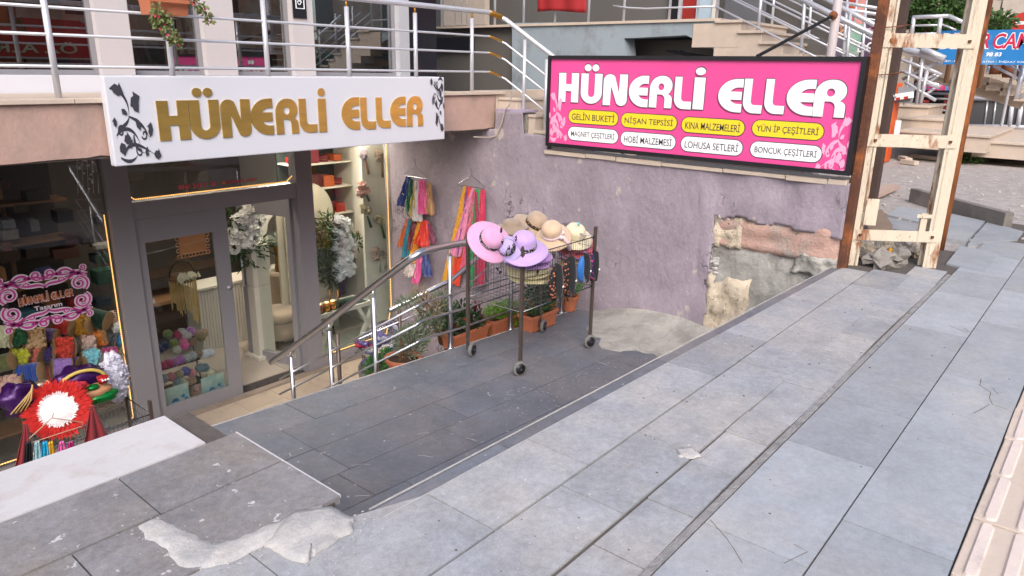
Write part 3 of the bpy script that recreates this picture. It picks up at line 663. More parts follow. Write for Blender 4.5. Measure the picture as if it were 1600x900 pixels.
# cable on wall
cb = MB().tube([at(800, 142, x=6.15), at(797, 163, x=6.15), at(789, 172, x=6.15), at(783, 195, x=6.15), at(776, 212, x=6.15), at(765, 215, y=5.49), at(740, 214, y=5.49)], .008, 6).build('cable', M['cable'], label='thin beige cable drooping from the pier beside the balcony corner', category='cable')
# ================================================================== WHITE SIGN
ws = thing('shop_sign', 'white panel sign with mirrored gold letters on the balcony front', 'sign', (3.8, 5.47, 3.3))
SY = 5.40
p1 = at(163, 118, y=SY); p2 = at(695, 121, y=SY); p3 = at(694, 218, y=SY); p4 = at(178, 260, y=SY)
zs0 = (p3.z+p4.z)/2; zs1 = (p1.z+p2.z)/2; xs0 = (p1.x+p4.x)/2; xs1 = (p2.x+p3.x)/2
MB().box((xs0, SY, zs0), (xs1, SY+.075, zs1)).build('panel', M['signwhite'], ws, bevel=.008)
frS = frame((0, SY, 0), (1, 0, 0), (0, 0, 1))
for ch, u0, u1, vt, vb in (('H', 246, 295, 157, 219), ('U', 296, 343, 156, 217), ('N', 345, 391, 155, 214), ('E', 391, 426, 154, 211), ('R', 430, 465, 154, 209), ('L', 467, 494, 154, 207), ('I', 497, 509, 154, 206), ('E', 533, 561, 152, 203), ('L', 563, 586, 152, 202), ('L', 587, 609, 152, 200), ('E', 609, 633, 151, 198), ('R', 635, 660, 150, 197)):
    vm = (vt+vb)/2; x0 = at(u0, vm, y=SY).x; x1 = at(u1, vm, y=SY).x; um = (u0+u1)/2
    z1 = at(um, vt, y=SY).z; z0 = at(um, vb, y=SY).z
    glyph_mesh(ch, x0, z0, x1-x0, z1-z0, frS, .003, .010).build('letter', M['gold'], ws)
def floral(fr, s, m, parent, flip=1, d=.002, wd=1, sy=None, lf=.62):
    mb = MB(); f = lambda a, b, dd=0: fr(a*flip*s, b*(sy or s), dd)
    W = lambda k: (lambda t: k*wd*(math.sin(math.pi*min(1, t+.12))*.9+.12))
    for c in (bez((.0, .98), (.35, .95), (.45, .75), (.38, .55)), bez((.38, .55), (.3, .4), (.05, .45), (.02, .25)), bez((.38, .57), (.6, .52), (.8, .4), (.85, .2)),
              bez((.02, .3), (.3, .5), (.55, .35), (.6, .1)), bez((.15, .0), (.3, .3), (.7, .1), (.95, -.02)), bez((.05, -.02), (.2, -.12), (.4, -.1), (.5, .02)), bez((.45, .3), (.42, .15), (.5, .05), (.7, .02))):
        ribbon(mb, c, W(.055), f, d); d += .0002
    for cx, cy, r0, a0, a1 in ((.15, .36, .10, 0, 430), (.55, .06, .10, 90, 480), (.72, .3, .08, 200, 560)): ribbon(mb, spiral(cx, cy, r0, .02, a0, a1), .03*wd, f, d); d += .0002
    dd_ = [d+.0003*8]
    def leafp(x, y, a, L_, w_=.4):
        dd_[0] += .0002
        L_ *= lf
        ca, sa = math.cos(a), math.sin(a); pts = [(0, 0), (.3, w_/2), (.55, w_*.45), (.62, w_*.8), (1, 0), (.6, -w_*.5), (.25, -w_*.4)]
        vs = [f(x+(p*ca-q*sa)*L_, y+(p*sa+q*ca)*L_, dd_[0]) for p, q in pts]; mb.add(vs, [tuple(range(len(pts)))])
    for q in ((.02, 1.0, -.3, .42, .5), (.45, .72, .5, .4, .6), (.5, .8, -.9, .3, .6), (.55, .55, -1.2, .28, .5), (.1, .2, -1.3, .26, .9), (.18, .22, .2, .25, .8), (.86, .25, 1.3, .32, .5), (.9, .0, -.2, .26, .7), (.02, .42, 1.6, .2, .6), (.35, .6, 2.6, .22, .5), (.75, .12, -1.9, .22, .5), (.3, .1, 1.0, .22, .5)): leafp(*q)
    return mb.build('floral_ornament', m, parent)
o0 = at(203, 256, y=SY); zz = (at(185, 165, y=SY).z-at(198, 256, y=SY).z)
floral(frame((xs0+.03, SY, zs0+.07), (1, 0, 0), (0, 0, 1)), .27, M['ink'], ws, sy=.47, lf=.75)
floral(frame((xs1-.015, SY, zs1-.05), (-1, 0, 0), (0, 0, -1)), .17, M['ink'], ws, wd=1.0, sy=.46, lf=.75)
# ================================================================== PINK SIGN
ps = thing('pink_sign', 'large pink sign board with black frame standing on the lilac wall', 'sign', (XW, 3.2, 2.9))
PX = 6.12
q1 = at(857, 87, x=PX); q2 = at(1355, 88, x=PX); q3 = at(1329, 274, x=PX); q4 = at(855, 228, x=PX)
ya, yb = (q1.y+q4.y)/2, (q2.y+q3.y)/2; za, zb = (q3.z+q4.z)/2, (q1.z+q2.z)/2
MB().box((PX+.012, yb+.01, za+.01), (PX+.10, ya-.01, zb-.01)).build('back_box', M['black'], ps)
MB().box((PX, yb+.02, za+.02), (PX+.011, ya-.02, zb-.02)).build('face', M['pink'], ps)
for lo, hi in (((PX-.02, yb, zb-.035), (PX+.10, ya, zb)), ((PX-.02, yb, za), (PX+.10, ya, za+.035)), ((PX-.02, ya-.03, za+.0355), (PX+.10, ya, zb-.0355)), ((PX-.02, yb, za+.0355), (PX+.10, yb+.035, zb-.0355))):
    MB().box(lo, hi).build('frame', M['black'], ps)
frP = frame((PX, 0, 0), (0, -1, 0), (0, 0, 1))
for ch, u0, u1, vt, vb in (('H', 873.5, 904.5, 114, 159.5), ('U', 908, 941, 115, 162), ('N', 943, 980.5, 116, 165), ('E', 983, 1013.5, 118, 167), ('R', 1015.5, 1051, 118.5, 168.5), ('L', 1054, 1081.5, 120, 170.5), ('I', 1084, 1101, 121, 171),
                           ('E', 1122.5, 1160.5, 123, 175), ('L', 1162, 1192.5, 123, 177), ('L', 1195.5, 1227.5, 123.5, 178), ('E', 1229.5, 1273.5, 124, 180), ('R', 1272.5, 1323, 124.5, 183)):
    vm = (vt+vb)/2; um = (u0+u1)/2; a0 = -at(u0, vm, x=PX).y; a1 = -at(u1, vm, x=PX).y; z1 = at(um, vt, x=PX).z; z0 = at(um, vb, x=PX).z
    L0 = glyph_mesh(ch, a0, z0, a1-a0, z1-z0, frP, .0035, .0045).build('letter', M['white'], ps)
    glyph_mesh(ch, a0-.006, z0-.006, (a1-a0)*1.0+.012, z1-z0+.012, frP, .0012, .0018, off=.0).build('letter_shadow', M['ink'], L0)
    glyph_mesh(ch, a0-.012, z0-.014, (a1-a0)+.006, z1-z0, frP, .0006, .0009).build('letter_outline', mat('dark_pink', '8a2f5c', .5), L0)
for s_, u0, u1, v_, col, ang in (('GELİN BUKETİ', 888, 967, 183.5, 'yellow', 0), ('NİŞAN TEPSİSİ', 970, 1059, 190, 'yellow', 0), ('KINA MALZEMELERİ', 1064, 1165, 197.5, 'yellow', 0), ('YÜN İP ÇEŞİTLERİ', 1174, 1289, 203, 'yellow', 0),
                            ('MAGNET ÇEŞİTLERİ', 887, 967, 211, 'white', 0), ('HOBİ MALZEMESİ', 969, 1057, 219.5, 'white', 0), ('LOHUSA SETLERİ', 1063, 1162, 228, 'white', 0), ('BONCUK ÇEŞİTLERİ', 1171, 1286, 237, 'white', 0)):
    a0 = -at(u0, v_, x=PX).y; a1 = -at(u1, v_, x=PX).y; zc_ = at((u0+u1)/2, v_, x=PX).z; hh = .072
    def pill(h_, e): return arc(a1-h_+e*0, zc_, h_, h_, 90, -90, 10)+arc(a0+h_, zc_, h_, h_, 270, 90, 10)
    pl_ = MB().prism(pill(hh, 0), frP, .0012, .003).build('pill', M['ink'], ps)
    MB().prism(arc(a1-hh, zc_, hh-.007, hh-.007, 90, -90, 10)+arc(a0+hh, zc_, hh-.007, hh-.007, 270, 90, 10), frP, .0032, .0042).build('pill_face', M[col], pl_)
    text(s_, frP, w=(a1-a0)-.09, h=.082, cx=(a0+a1)/2, cy=zc_+(.006 if 'Ş' not in s_ and 'Ç' not in s_ else 0), m=M['ink'], parent=pl_, d0=.0048, depth=.0008, bold=.005)
floral(frame((PX-.0, ya-.035, za+.10), (0, -1, 0), (0, 0, 1)), .21, M['pinklight'], ps, d=.0012, wd=1.7, sy=.42, lf=.8)
floral(frame((PX, yb+.04, za+.05), (0, -1, 0), (0, 0, 1)), .21, M['pinklight'], ps, d=.0012, wd=1.6, flip=-1, sy=.38, lf=.8)
# black brace to the white pole behind the sign
wp = thing('white_pole', 'tall white steel pole behind the pink sign', 'pole', (7.4, 2.6, 2.2))
pA = at(1309, 6, x=7.6); pB = at(1300, 85, x=7.6)
MB().tube([(pA.x, pA.y, 2.1), (pA.x, pA.y, 5.4)], .042, 14).build('shaft', mat('pole_paint', 'cbbfbf', .5, var=.06, vs=5, col2='9c7a68', c2s=4, c2t=.68), wp, smooth=True)
br = thing('sign_brace', 'thin black brace from sign top to the white pole', 'brace', tuple(at(1185, 86, x=6.2)))
e1 = V((pA.x-.05, pA.y+.01, at(1306, 24, x=7.55).z)); e0 = at(1183, 88, x=6.22)
MB().beam(e0, e1, .022, .022).build('bar', M['black'], br); MB().ball(e1, .04, 10, 6).build('clamp', M['rust'], br, smooth=True)
# ================================================================== RAMP HANDRAIL
def steel_rail():
    t = thing('stair_handrail', 'polished steel handrail bending down from the ramp landing to the shop door', 'handrail', (4.2, 4.2, 1.2))
    Y = 4.22
    XR = 3.62; P_ = lambda u, v: tuple(at(u, v, x=XR)); Q_ = lambda u, v: tuple(at(u, v, y=Y))
    top = [P_(424, 566), P_(430, 562), P_(500, 512), P_(600, 435), P_(640, 405), P_(650, 399), tuple(at(662, 392.5, y=4.02)), Q_(705, 383), Q_(722, 380), (4.55, Y, 2.245), (5.95, Y, 2.175)]
    MB().tube(top, .030, 14).build('handrail', M['steel'], t, smooth=True)
    lo = [[P_(437, 592), P_(648, 480), tuple(at(662, 473, y=4.05)), Q_(716, 457), (5.95, Y, 1.80)], [P_(437, 616), P_(648, 509), tuple(at(662, 500, y=4.05)), Q_(716, 485), (5.95, Y, 1.65)], [P_(425, 650), P_(648, 537), tuple(at(662, 529, y=4.05)), Q_(716, 514), (5.95, Y, 1.47)]]
    for l in lo: MB().tube(l, .010, 8).build('rail', M['steel'], t, smooth=True)
    for u, v, zb in ((454, 553, .0), (514, 512, .0), (583, 459, .3)):
        q = V(P_(u, v)); zb = max(0, zb)
        p = MB().tube([(XR, q.y, zb), (XR, q.y, q.z-.03)], .021, 12).build('post', M['steel'], t, smooth=True)
        MB().tube([(XR, q.y, q.z-.03), (XR, q.y, q.z-.005), (XR, q.y, q.z+.05)], [.015, .008, .008], 8).build('bracket', M['steel'], p, smooth=True)
    p = MB().tube([(4.23, Y, 1.33), (4.23, Y, 2.17)], .021, 12).build('post', M['steel'], t, smooth=True)
    MB().tube([(4.23, Y, 2.17), (4.23, Y, 2.195), (4.23, Y, 2.25)], [.015, .008, .008], 8).build('bracket', M['steel'], p, smooth=True)
    for x in (5.05, 5.88):
        p = MB().tube([(x, Y, RZ(x, Y)), (x, Y, 2.20-.05*(x-4.9))], .021, 12).build('post', M['steel'], t, smooth=True)
    for x in (4.23, 5.05, 5.88): MB().lathe([(.034, 0), (.03, .012), (.022, .016)], 14, Matrix.Translation((x, Y, RZ(x, Y)+.003))).build('foot_ring', M['steel'], t, smooth=True)
steel_rail()
# second rail across the stair well
t = thing('far_handrail', 'darker steel handrail on the far side of the stairs, behind the bottle bag', 'handrail', (4, 5.1, .5))
for u, v, zb in ((527, 521, .35), (624, 484, .55), (697, 450, .8)):
    q = at(u, v, y=5.1); MB().tube([(q.x, 5.1, zb), tuple(q)], .02, 10).build('post', M['browng'], t, smooth=True)
MB().tube([tuple(at(608, 485, y=5.1)), tuple(at(705, 438, y=5.1)), (6.1, 5.1, 2.0)], .024, 10).build('handrail', M['steel'], t, smooth=True)
MB().tube([tuple(at(560, 530, y=5.1)), tuple(at(700, 470, y=5.1)), (6.1, 5.1, 1.75)], .009, 8).build('rail', M['steel'], t, smooth=True)
# ================================================================== CARTS
def wheel_mesh(parent, c, ax, r=.062):
    M_ = Matrix.Translation(c) @ V(ax).to_track_quat('Z', 'Y').to_matrix().to_4x4()
    w_ = MB().lathe([(.038, -.014), (r-.008, -.016), (r, -.008), (r, .008), (r-.008, .016), (.038, .014)], 22, M_).build('wheel', M['rubber'], parent, smooth=True)
    h = MB().lathe([(.0, -.020), (.044, -.0185), (.044, .0185), (.0, .020)], 18, M_)
    h.build('hub', M['black'], w_, smooth=True)
    s_ = MB(); s_.lathe([(0, -.03), (.008, -.028), (.008, .028), (0, .03)], 8, M_)
    for k in range(6):
        a = math.pi*k/3; d = M_.to_3x3() @ V((math.cos(a), math.sin(a), 0)); z_ = M_.to_3x3() @ V((0, 0, 1))
        s_.beam(V(c)+d*.008+z_*.012, V(c)+d*.042+z_*.012, .005, .004)
    s_.build('axle', M['wire'], w_)
def grid(mb, fr, w_, h_, nx, ny, r=.0017):
    for i in range(nx+1): mb.tube([fr(w_*i/nx, 0), fr(w_*i/nx, h_)], r, 4, cap=False)
    for j in range(ny+1): mb.tube([fr(0, h_*j/ny), fr(w_, h_*j/ny)], r*1.1, 4, cap=False)
def cart(x0, x1, y0, y1, zg, zb, zr, ztop, label, legm, wheels=True):
    t = thing('wheeled_basket', label, 'cart', ((x0+x1)/2, (y0+y1)/2, zg(x0, y0)))
    for x in (x0, x1):
        for y in (y0, y1):
            g = zg(x, y)
            lower = .10 if (y == y1) else .03
            MB().beam((x, y, g+lower+(.09 if y == y1 else 0)), (x, y, ztop), .026, .026).build('leg', legm, t, bevel=.003)
            if wheels:
                if y == y1: MB().beam((x, y, g+.06), (x, y, g+.22), .012, .03).build('wheel_fork', M['wire'], t)
                wheel_mesh(t, (x-(.03 if y == y0 else -.02), y-.02 if y == y0 else y-.03, g+.064), (0.35, 1, 0) if y == y0 else (-.3, 1, 0))
    for nm, a, b in (('wire_panel', (x0, y0), (x1, y0)), ('wire_panel', (x0, y1), (x1, y1)), ('wire_panel', (x0, y0), (x0, y1)), ('wire_panel', (x1, y0), (x1, y1))):
        L_ = math.hypot(b[0]-a[0], b[1]-a[1]); fr = frame((a[0], a[1], zb), (b[0]-a[0], b[1]-a[1], 0), (0, 0, 1))
        mb = MB(); grid(mb, fr, L_, zr-zb, int(L_/.032), 5); mb.build('wire_panel', M['wire'], t)
        for z in (zb, zr): MB().tube([(a[0], a[1], z), (b[0], b[1], z)], .005, 6).build('rim_wire', M['wire'], t, smooth=True)
    mb = MB(); grid(mb, frame((x0, y0, zb), (1, 0, 0), (0, 1, 0)), x1-x0, y1-y0, 14, 8); mb.build('basket_floor', M['wire'], t)
    for x in (x0, x1): MB().tube([(x, y0, zb-.0), (x, y1, zb)], .006, 6).build('cross_bar', M['wire'], t)
    MB().tube([(x0, y0, zb-.0), (x1, y1, zb-.02)], .004, 6).build('cross_bar', M['wire'], t)
    return t
cart(4.20, 5.20, 3.40, 3.98, RZ, 1.86, 2.31, 2.40, 'wheeled wire basket on the dark ramp, full of sun hats', M['browng'])
# ---- hats
RIGHT = ROT.transposed() @ V((1, 0, 0)); UPV = V((0, 0, 1)); TOC = None
cr = V((ROT[0][0], ROT[1][0], 0)).normalized(); tocam = V((-4.5, -3.6, 0)).normalized()
def leop(name, a, b, s=60):
    if name in MC: return MC[name]
    m = bpy.data.materials.new(name); m.use_nodes = True; MC[name] = m; N = m.node_tree.nodes; L = m.node_tree.links
    g = N.new('ShaderNodeNewGeometry'); v_ = N.new('ShaderNodeTexVoronoi'); v_.inputs['Scale'].default_value = s; L.new(g.outputs['Position'], v_.inputs['Vector'])
    r = N.new('ShaderNodeValToRGB'); r.color_ramp.elements[0].position = .28; r.color_ramp.elements[0].color = srgb(b); r.color_ramp.elements[1].position = .36; r.color_ramp.elements[1].color = srgb(a)
    L.new(v_.outputs['Distance'], r.inputs[0]); L.new(r.outputs[0], N['Principled BSDF'].inputs['Base Color']); N['Principled BSDF'].inputs['Roughness'].default_value = .8; return m
LEO = leop('black_white_print', '1c1820', 'cfc3c8', 75); LEO2 = leop('leopard_print', '2c2018', 'b08c58', 75)
def straw(hexc): return mat('straw_'+hexc, hexc, .85, var=.06, vs=10, bump=.35, bs=160, sheen=.3)
def hat(label, px, y, axis, R_, rc, hc, hexc, band=LEO, droop=.03, name='sun_hat', bow=False, wave=.008, bandh=.03, group='sun hats piled in the wire basket', seed=0):
    c = at(px[0], px[1], y=y); Z = V(axis).normalized()
    M_ = Matrix.Translation(c) @ Z.to_track_quat('Z', 'Y').to_matrix().to_4x4()
    t = thing(name, label, 'hat', tuple(c), group)
    def wob(q, a, r):
        k = max(0, (r-rc)/(R_-rc)) if R_ > rc else 0
        return V((q.x, q.y, q.z+k*wave*math.sin(2*a+seed)+k*wave*.6*math.sin(3*a+seed*2)))
    prof = [(R_, -droop), (R_*.98, -droop*.9+.004), ((R_+rc)/2, -droop*.35), (rc*1.06, .002), (rc, .012), (rc*.99, hc*.45), (rc*.93, hc*.7), (rc*.78, hc*.88), (rc*.5, hc*.98), (rc*.2, hc*1.0), (0, hc*1.0)]
    o = MB().lathe(prof, 40, M_, wob).build('crown_and_brim', straw(hexc), t, smooth=True)
    so_ = o.modifiers.new('s', 'SOLIDIFY'); so_.thickness = .0035
    if band:
        b_ = MB().lathe([(rc*1.03, .006), (rc*1.045, .014), (rc*1.03, .006+bandh), (rc*1.0, .008+bandh)], 32, M_).build('hat_band', band, t, smooth=True)
        if bow:
            for sgn in (-1, 1):
                bl = MB(); bl.ball(M_ @ V((rc*.75+.02, sgn*.03-.03, .03)), .022, 8, 5, sc=(.7, 1.3, .8)); bl.build('bow_loop', band, t, smooth=True)
            tl = MB(); fr_ = frame(M_ @ V((rc*1.0, -.03, .02)), V((.2, -.5, -.8)), (0, 0, 1))
            tl.tube([M_ @ V((rc*1.05, -.03, .02)), M_ @ V((rc*1.3, -.06, .01)), M_ @ V((rc*1.6, -.05, -.04)), M_ @ V((rc*1.75, -.08, -.10))], [.012, .016, .018, .014], 6); tl.build('ribbon_tail', band, t, smooth=True)
    return t
HY = 3.62
hat('wide pink sun hat tipped on its side at the basket corner', (766, 376), 3.60, cr*.42+UPV*.62+tocam*.62, .185, .092, .105, 'd39ac0', LEO, droop=.02, bow=False, seed=1)
hat('large lilac sun hat lying on top with printed scarf bow', (818, 386), 3.46, UPV*.93+tocam*.36+cr*.05, .20, .098, .125, 'b89ad2', LEO, droop=.035, bow=False, seed=2)
hat('small lavender sun hat wedged between the pink and lilac hats', (793, 388), 3.50, UPV*.55+tocam*.85-cr*.25, .11, .066, .07, 'b3a2d6', LEO, seed=3)
hat('tan felt sun hat with leopard band at the very top', (836, 352), 3.9, UPV*.75+tocam*.25+cr*.35, .20, .095, .12, 'a8927c', LEO2, droop=.03, seed=4)
hat('beige sun hat with pale pink ribbon right of centre', (863, 366), 3.66, UPV*.75+tocam*.5-cr*.12, .165, .092, .12, 'cbb094', mat('pale_ribbon', 'd6bcc0', .6, sheen=.5), droop=.05, bow=True, seed=5)
hc_ = hat('cream sun hat with turquoise spot and thin braid', (897, 369), 3.66, UPV*.9+tocam*.42+cr*.12, .175, .096, .115, 'd8ccae', None, droop=.025, wave=.004, seed=6)
cc = at(897, 367, y=3.66)
MB().lathe([(.102, 0), (.105, .005), (.102, .010)], 30, Matrix.Translation(cc+UPV*.008) @ (UPV*.9+tocam*.42+cr*.15).to_track_quat('Z', 'Y').to_matrix().to_4x4()).build('braid', mat('braid', '5c5230', .8), hc_)
MB().ball(at(904, 350, y=3.585), .017, 10, 6, sc=(1, .5, 1)).build('felt_spot', mat('turq', '6fc4c4', .8), hc_, smooth=True)
for i, (lab, px, R_, hexc, y, hh) in enumerate([('coral brimmed hat under the cream one', (900, 379), .19, 'dc5f7c', 3.70, 0), ('second coral hat lower in the right stack', (902, 385), .185, 'd46a74', 3.70, 0), ('lilac brim edge below the coral hats', (902, 391), .18, 'b094c4', 3.70, 0),
        ('tan straw hat in the right stack behind the wires', (902, 399), .17, 'a8917a', 3.70, 0), ('beige straw hat lower in the right stack', (899, 407), .15, 'b8a080', 3.70, 0), ('magenta hat at the bottom of the right stack', (896, 415), .15, 'c22a70', 3.70, 0),
        ('violet brim just under the large lilac hat', (826, 396), .20, 'a87cc0', 3.56, 0), ('orchid hat in the left stack behind the wires', (824, 402), .195, 'b48aca', 3.58, 0), ('pale yellow hat in the left stack', (826, 409), .19, 'd6cfa0', 3.60, 0),
        ('ivory hat in the middle of the left stack', (825, 415), .185, 'cfc6a4', 3.60, 0), ('straw yellow hat low in the left stack', (826, 421), .18, 'c9bd92', 3.60, 0), ('cream yellow hat at the bottom of the left stack', (827, 428), .175, 'd2c89c', 3.60, 0),
        ('dark beige brim poking out behind the pink hat', (800, 352), .15, '8f7d6b', 3.98, 0), ('light brown brim below the beige hat', (866, 374), .16, 'a08468', 3.72, 0)]):
    hat(lab, px, y, UPV+tocam*.12+V((random.uniform(-.06, .06), random.uniform(-.06, .06), 0)), R_, .085, .05, hexc, None, droop=.02+random.random()*.012, wave=.012, seed=i*1.7)
sc_ = MB()
for k, (u, v) in enumerate([(783, 360), (785, 378), (792, 395), (795, 388), (800, 392), (806, 372), (802, 385), (815, 388), (818, 395), (777, 420), (782, 425), (838, 400), (836, 412), (840, 425), (866, 398)]):
    sc_.ball(at(u, v, y=3.42), .013, 8, 5, .5, (1, .5, 1.7))
sc_.build('printed_scarf', LEO, label='black and white printed scarf knotted round the lilac hats', category='scarf')
# sun visors hanging from the basket
def visor(px, w_, h_, m1, m2, label, yaw=0, y=3.385):
    c = at(px[0], px[1], y=y)
    t = thing('sun_visor', label, 'visor', tuple(c), 'dark visors hanging on the basket side')
    # each visor hangs folded: a tapering crescent in front and a narrower one behind it
    for side, m_ in ((-1, m1), (1, m2)):
        vs = []; n, q = 14, 7
        for i in range(n+1):
            a = i/n; zz = -h_*a; half = w_*(.16+.36*math.sin(math.pi*min(1, a*.8+.12)))*(1 if a < .82 else (1-a)/.18*.9+.1)
            mid = side*w_*.22*math.sin(math.pi*a*.9) + w_*.06
            for j in range(q+1):
                b_ = j/q*2-1; vs.append(c+V((mid+b_*half*.7, -.035*(1-b_*b_)-.012-(.03 if side > 0 else 0), zz-.02*b_*side)))
        k = q+1; o = MB().add(vs, [(i*k+j, (i+1)*k+j, (i+1)*k+j+1, i*k+j+1) for i in range(n) for j in range(q)]).build('visor_flap', m_, t, smooth=True)
        sd = o.modifiers.new('s', 'SOLIDIFY'); sd.thickness = .004
    MB().ball(c+V((w_*.25, -.085, -h_*.62)), .010, 6, 4, sc=(1.3, .4, 1)).build('price_tag', M['white'], t)
BK = cloth('black_fabric', '16151a', .85); FL = leop('floral_print', '14131a', 'b06a48', 38); FL2 = leop('violet_floral', '241f4c', 'b04070', 34); BLU = cloth('blue_fabric', '1f66b4', .6)
visor((864, 412), .15, .30, FL, BK, 'black visor with floral underside, leftmost on the basket side')
visor((885, 399), .15, .34, FL, BK, 'longer black visor with orange flowers, second on the basket side')
visor((908, 396), .14, .24, BLU, BK, 'bright blue and black visor, third on the basket side')
visor((923, 392), .09, .25, FL2, BK, 'violet floral and black visor next to the right leg')
# ================================================================== SCARVES ON THE WALL
def hanger(label, px, w_, x=6.13, parent_label=None, dz=.13):
    c = at(px[0], px[1], x=x); t = thing('wire_hanger', label, 'hanger', tuple(c))
    MB().tube([c+V((0, 0, dz+.10)), c+V((0, .02, dz+.08)), c+V((0, 0, dz+.04)), c+V((0, 0, dz)), c+V((0, w_/2, .02)), c+V((0, w_/2-.02, 0)), c+V((0, -w_/2+.02, 0)), c+V((0, -w_/2, .02)), c+V((0, 0, dz))], .003, 6).build('wire', M['wire'], t)
    return c
c1 = hanger('thin wire hanger holding the shorter sequined scarves', (650, 277), .44)
c2 = hanger('thin wire hanger holding the long shiny scarves', (737, 292), .42)
def scarf(label, p0, p1, w0, w1, hexc, x=6.10, glit=None, group=None, seed=0, folds=4):
    a = at(p0[0], p0[1], x=x); b = at(p1[0], p1[1], x=x-.05)
    n, q = 22, 18; vs = []; rnd = random.Random(seed)
    ph = rnd.random()*6
    for i in range(n+1):
        t = i/n; c = a.lerp(b, t); w_ = w0+(w1-w0)*(t**.7); c = c+V((0, .015*math.sin(t*3+ph), 0))
        for j in range(q+1):
            s = j/q-.5; fold = math.sin(s*folds*6.283+ph+t*1.2)*(.010+.016*t)*min(1, w_/.06)+.01*noise.noise(V((s*5+ph, t*6, 0)))
            zz = c.z+(.03*noise.noise(V((s*4+ph, 9, 0)))*(1 if t == 1 else 0))
            vs.append(V((c.x+fold+.05*s*s, c.y-s*w_+.006*math.sin(t*9+j), zz)))
    k = q+1; m_ = mat('scarf_'+hexc, hexc, .35, var=.22, vs=22, sheen=.4, bump=.3, bs=60)
    o = MB().add(vs, [(i*k+j, (i+1)*k+j, (i+1)*k+j+1, i*k+j+1) for i in range(n) for j in range(q)]).build('scarf', m_, smooth=True, label=label, category='scarf')
    if group: o['group'] = group
    sq = MB()
    for z_ in range(26 if glit else 8):
        i = rnd.randrange(3, n+1) if glit else rnd.choice([n-1, n, n, rnd.randrange(4, n)]); j = rnd.randrange(1, q); p = V(vs[i*k+j])
        r_ = .0035 if glit else .007
        sq.ball(p+V((-.008, 0, 0)), r_, 5, 3, sc=(.4, 1, 1.2 if not glit else 4))
    sq.build('sequin', mat('sequin_gold' if not glit else 'glitter', 'e0c07a' if not glit else 'f0d8c0', .2, metal=.8, var=0), o, kind='stuff')
G1 = 'scarves with coin sequins on the left hanger'; G2 = 'long glitter scarves on the right hanger'
S1 = [('royal blue', (637, 276), (626, 322), .05, .10, '16307e'), ('deep green', (643, 280), (637, 330), .03, .07, '14603a'), ('sand yellow', (650, 283), (643, 338), .03, .06, 'b09a50'), ('white', (652, 283), (650, 345), .03, .12, 'c9c2c4'),
      ('hot pink', (660, 281), (659, 334), .06, .12, 'd8488c'), ('apricot', (668, 285), (673, 335), .03, .09, 'b08050')]
for i, (c_, a, b, w0, w1, h) in enumerate(S1): scarf(c_+' sequined scarf in the upper bunch of the left hanger', a, b, w0*1.5, w1*1.45, h, group=G1, seed=i, x=6.10-.004*i)
S2 = [('orange', (637, 342), (625, 385), .04, .07, 'cc6a34'), ('teal', (641, 344), (632, 402), .04, .09, '1a7c94'), ('maroon', (646, 346), (641, 390), .05, .08, '6a1626'), ('amber', (655, 345), (644, 410), .04, .11, 'd89028'), ('bright red', (663, 344), (661, 386), .05, .21, 'cc2818'), ('plum', (671, 350), (674, 380), .03, .06, '741a4a'),
      ('ivory', (645, 400), (641, 432), .08, .17, 'cabcb8'), ('candy pink', (655, 398), (650, 444), .05, .10, 'd45a94'), ('navy blue', (664, 392), (666, 432), .05, .11, '162c70'), ('wine red', (630, 400), (624, 415), .03, .06, '5c1220')]
for i, (c_, a, b, w0, w1, h) in enumerate(S2): scarf(c_+' sequined scarf in the lower bunch under the left hanger', a, b, w0*1.5, w1*1.4, h, group=G1, seed=20+i, x=6.08-.005*i)
S3 = [('golden yellow', (727, 291), (696, 440), .04, .12, 'cf9426'), ('vermilion', (733, 292), (708, 444), .04, .12, 'cf3c1c'), ('purple', (729, 292), (716, 400), .02, .06, '7a2c78'), ('silvery pink', (740, 294), (712, 400), .03, .11, 'cf7ea0'), ('rose', (742, 296), (722, 420), .03, .08, 'c0506c'),
      ('emerald green', (747, 296), (738, 446), .05, .16, '128044'), ('crimson', (752, 296), (751, 446), .03, .10, 'bb1f4a'), ('raspberry', (745, 300), (744, 448), .02, .08, '8c1c48')]
for i, (c_, a, b, w0, w1, h) in enumerate(S3): scarf(c_+' long glitter scarf on the right hanger', a, b, w0*1.5, w1*1.45, h, group=G2, seed=40+i, x=6.12-.008*i, glit=True, folds=5)
# ================================================================== PLANTS
def leaves(mb, c, R3, n, L_, w_, up=.4, rnd=random, shell=.0):
    for _ in range(n):
        while True:
            d = V((rnd.uniform(-1, 1), rnd.uniform(-1, 1), rnd.uniform(-1, 1)))
            if shell < d.length < 1: break
        p = V(c)+V((d.x*R3[0], d.y*R3[1], d.z*R3[2])); dr = (V((d.x, d.y, d.z*.6+up))+V((rnd.uniform(-.5, .5), rnd.uniform(-.5, .5), rnd.uniform(-.5, .5)))).normalized()
        s = dr.cross(V((rnd.uniform(-1, 1), rnd.uniform(-1, 1), rnd.uniform(-1, 1)))).normalized(); l = L_*rnd.uniform(.6, 1.2); nn = dr.cross(s)*l*.12
        mb.add([p, p+dr*l*.5+s*w_/2+nn, p+dr*l, p+dr*l*.5-s*w_/2+nn], [(0, 1, 2), (0, 2, 3)])
GRN = lambda n, h: mat(n, h, .6, var=.3, vs=30)
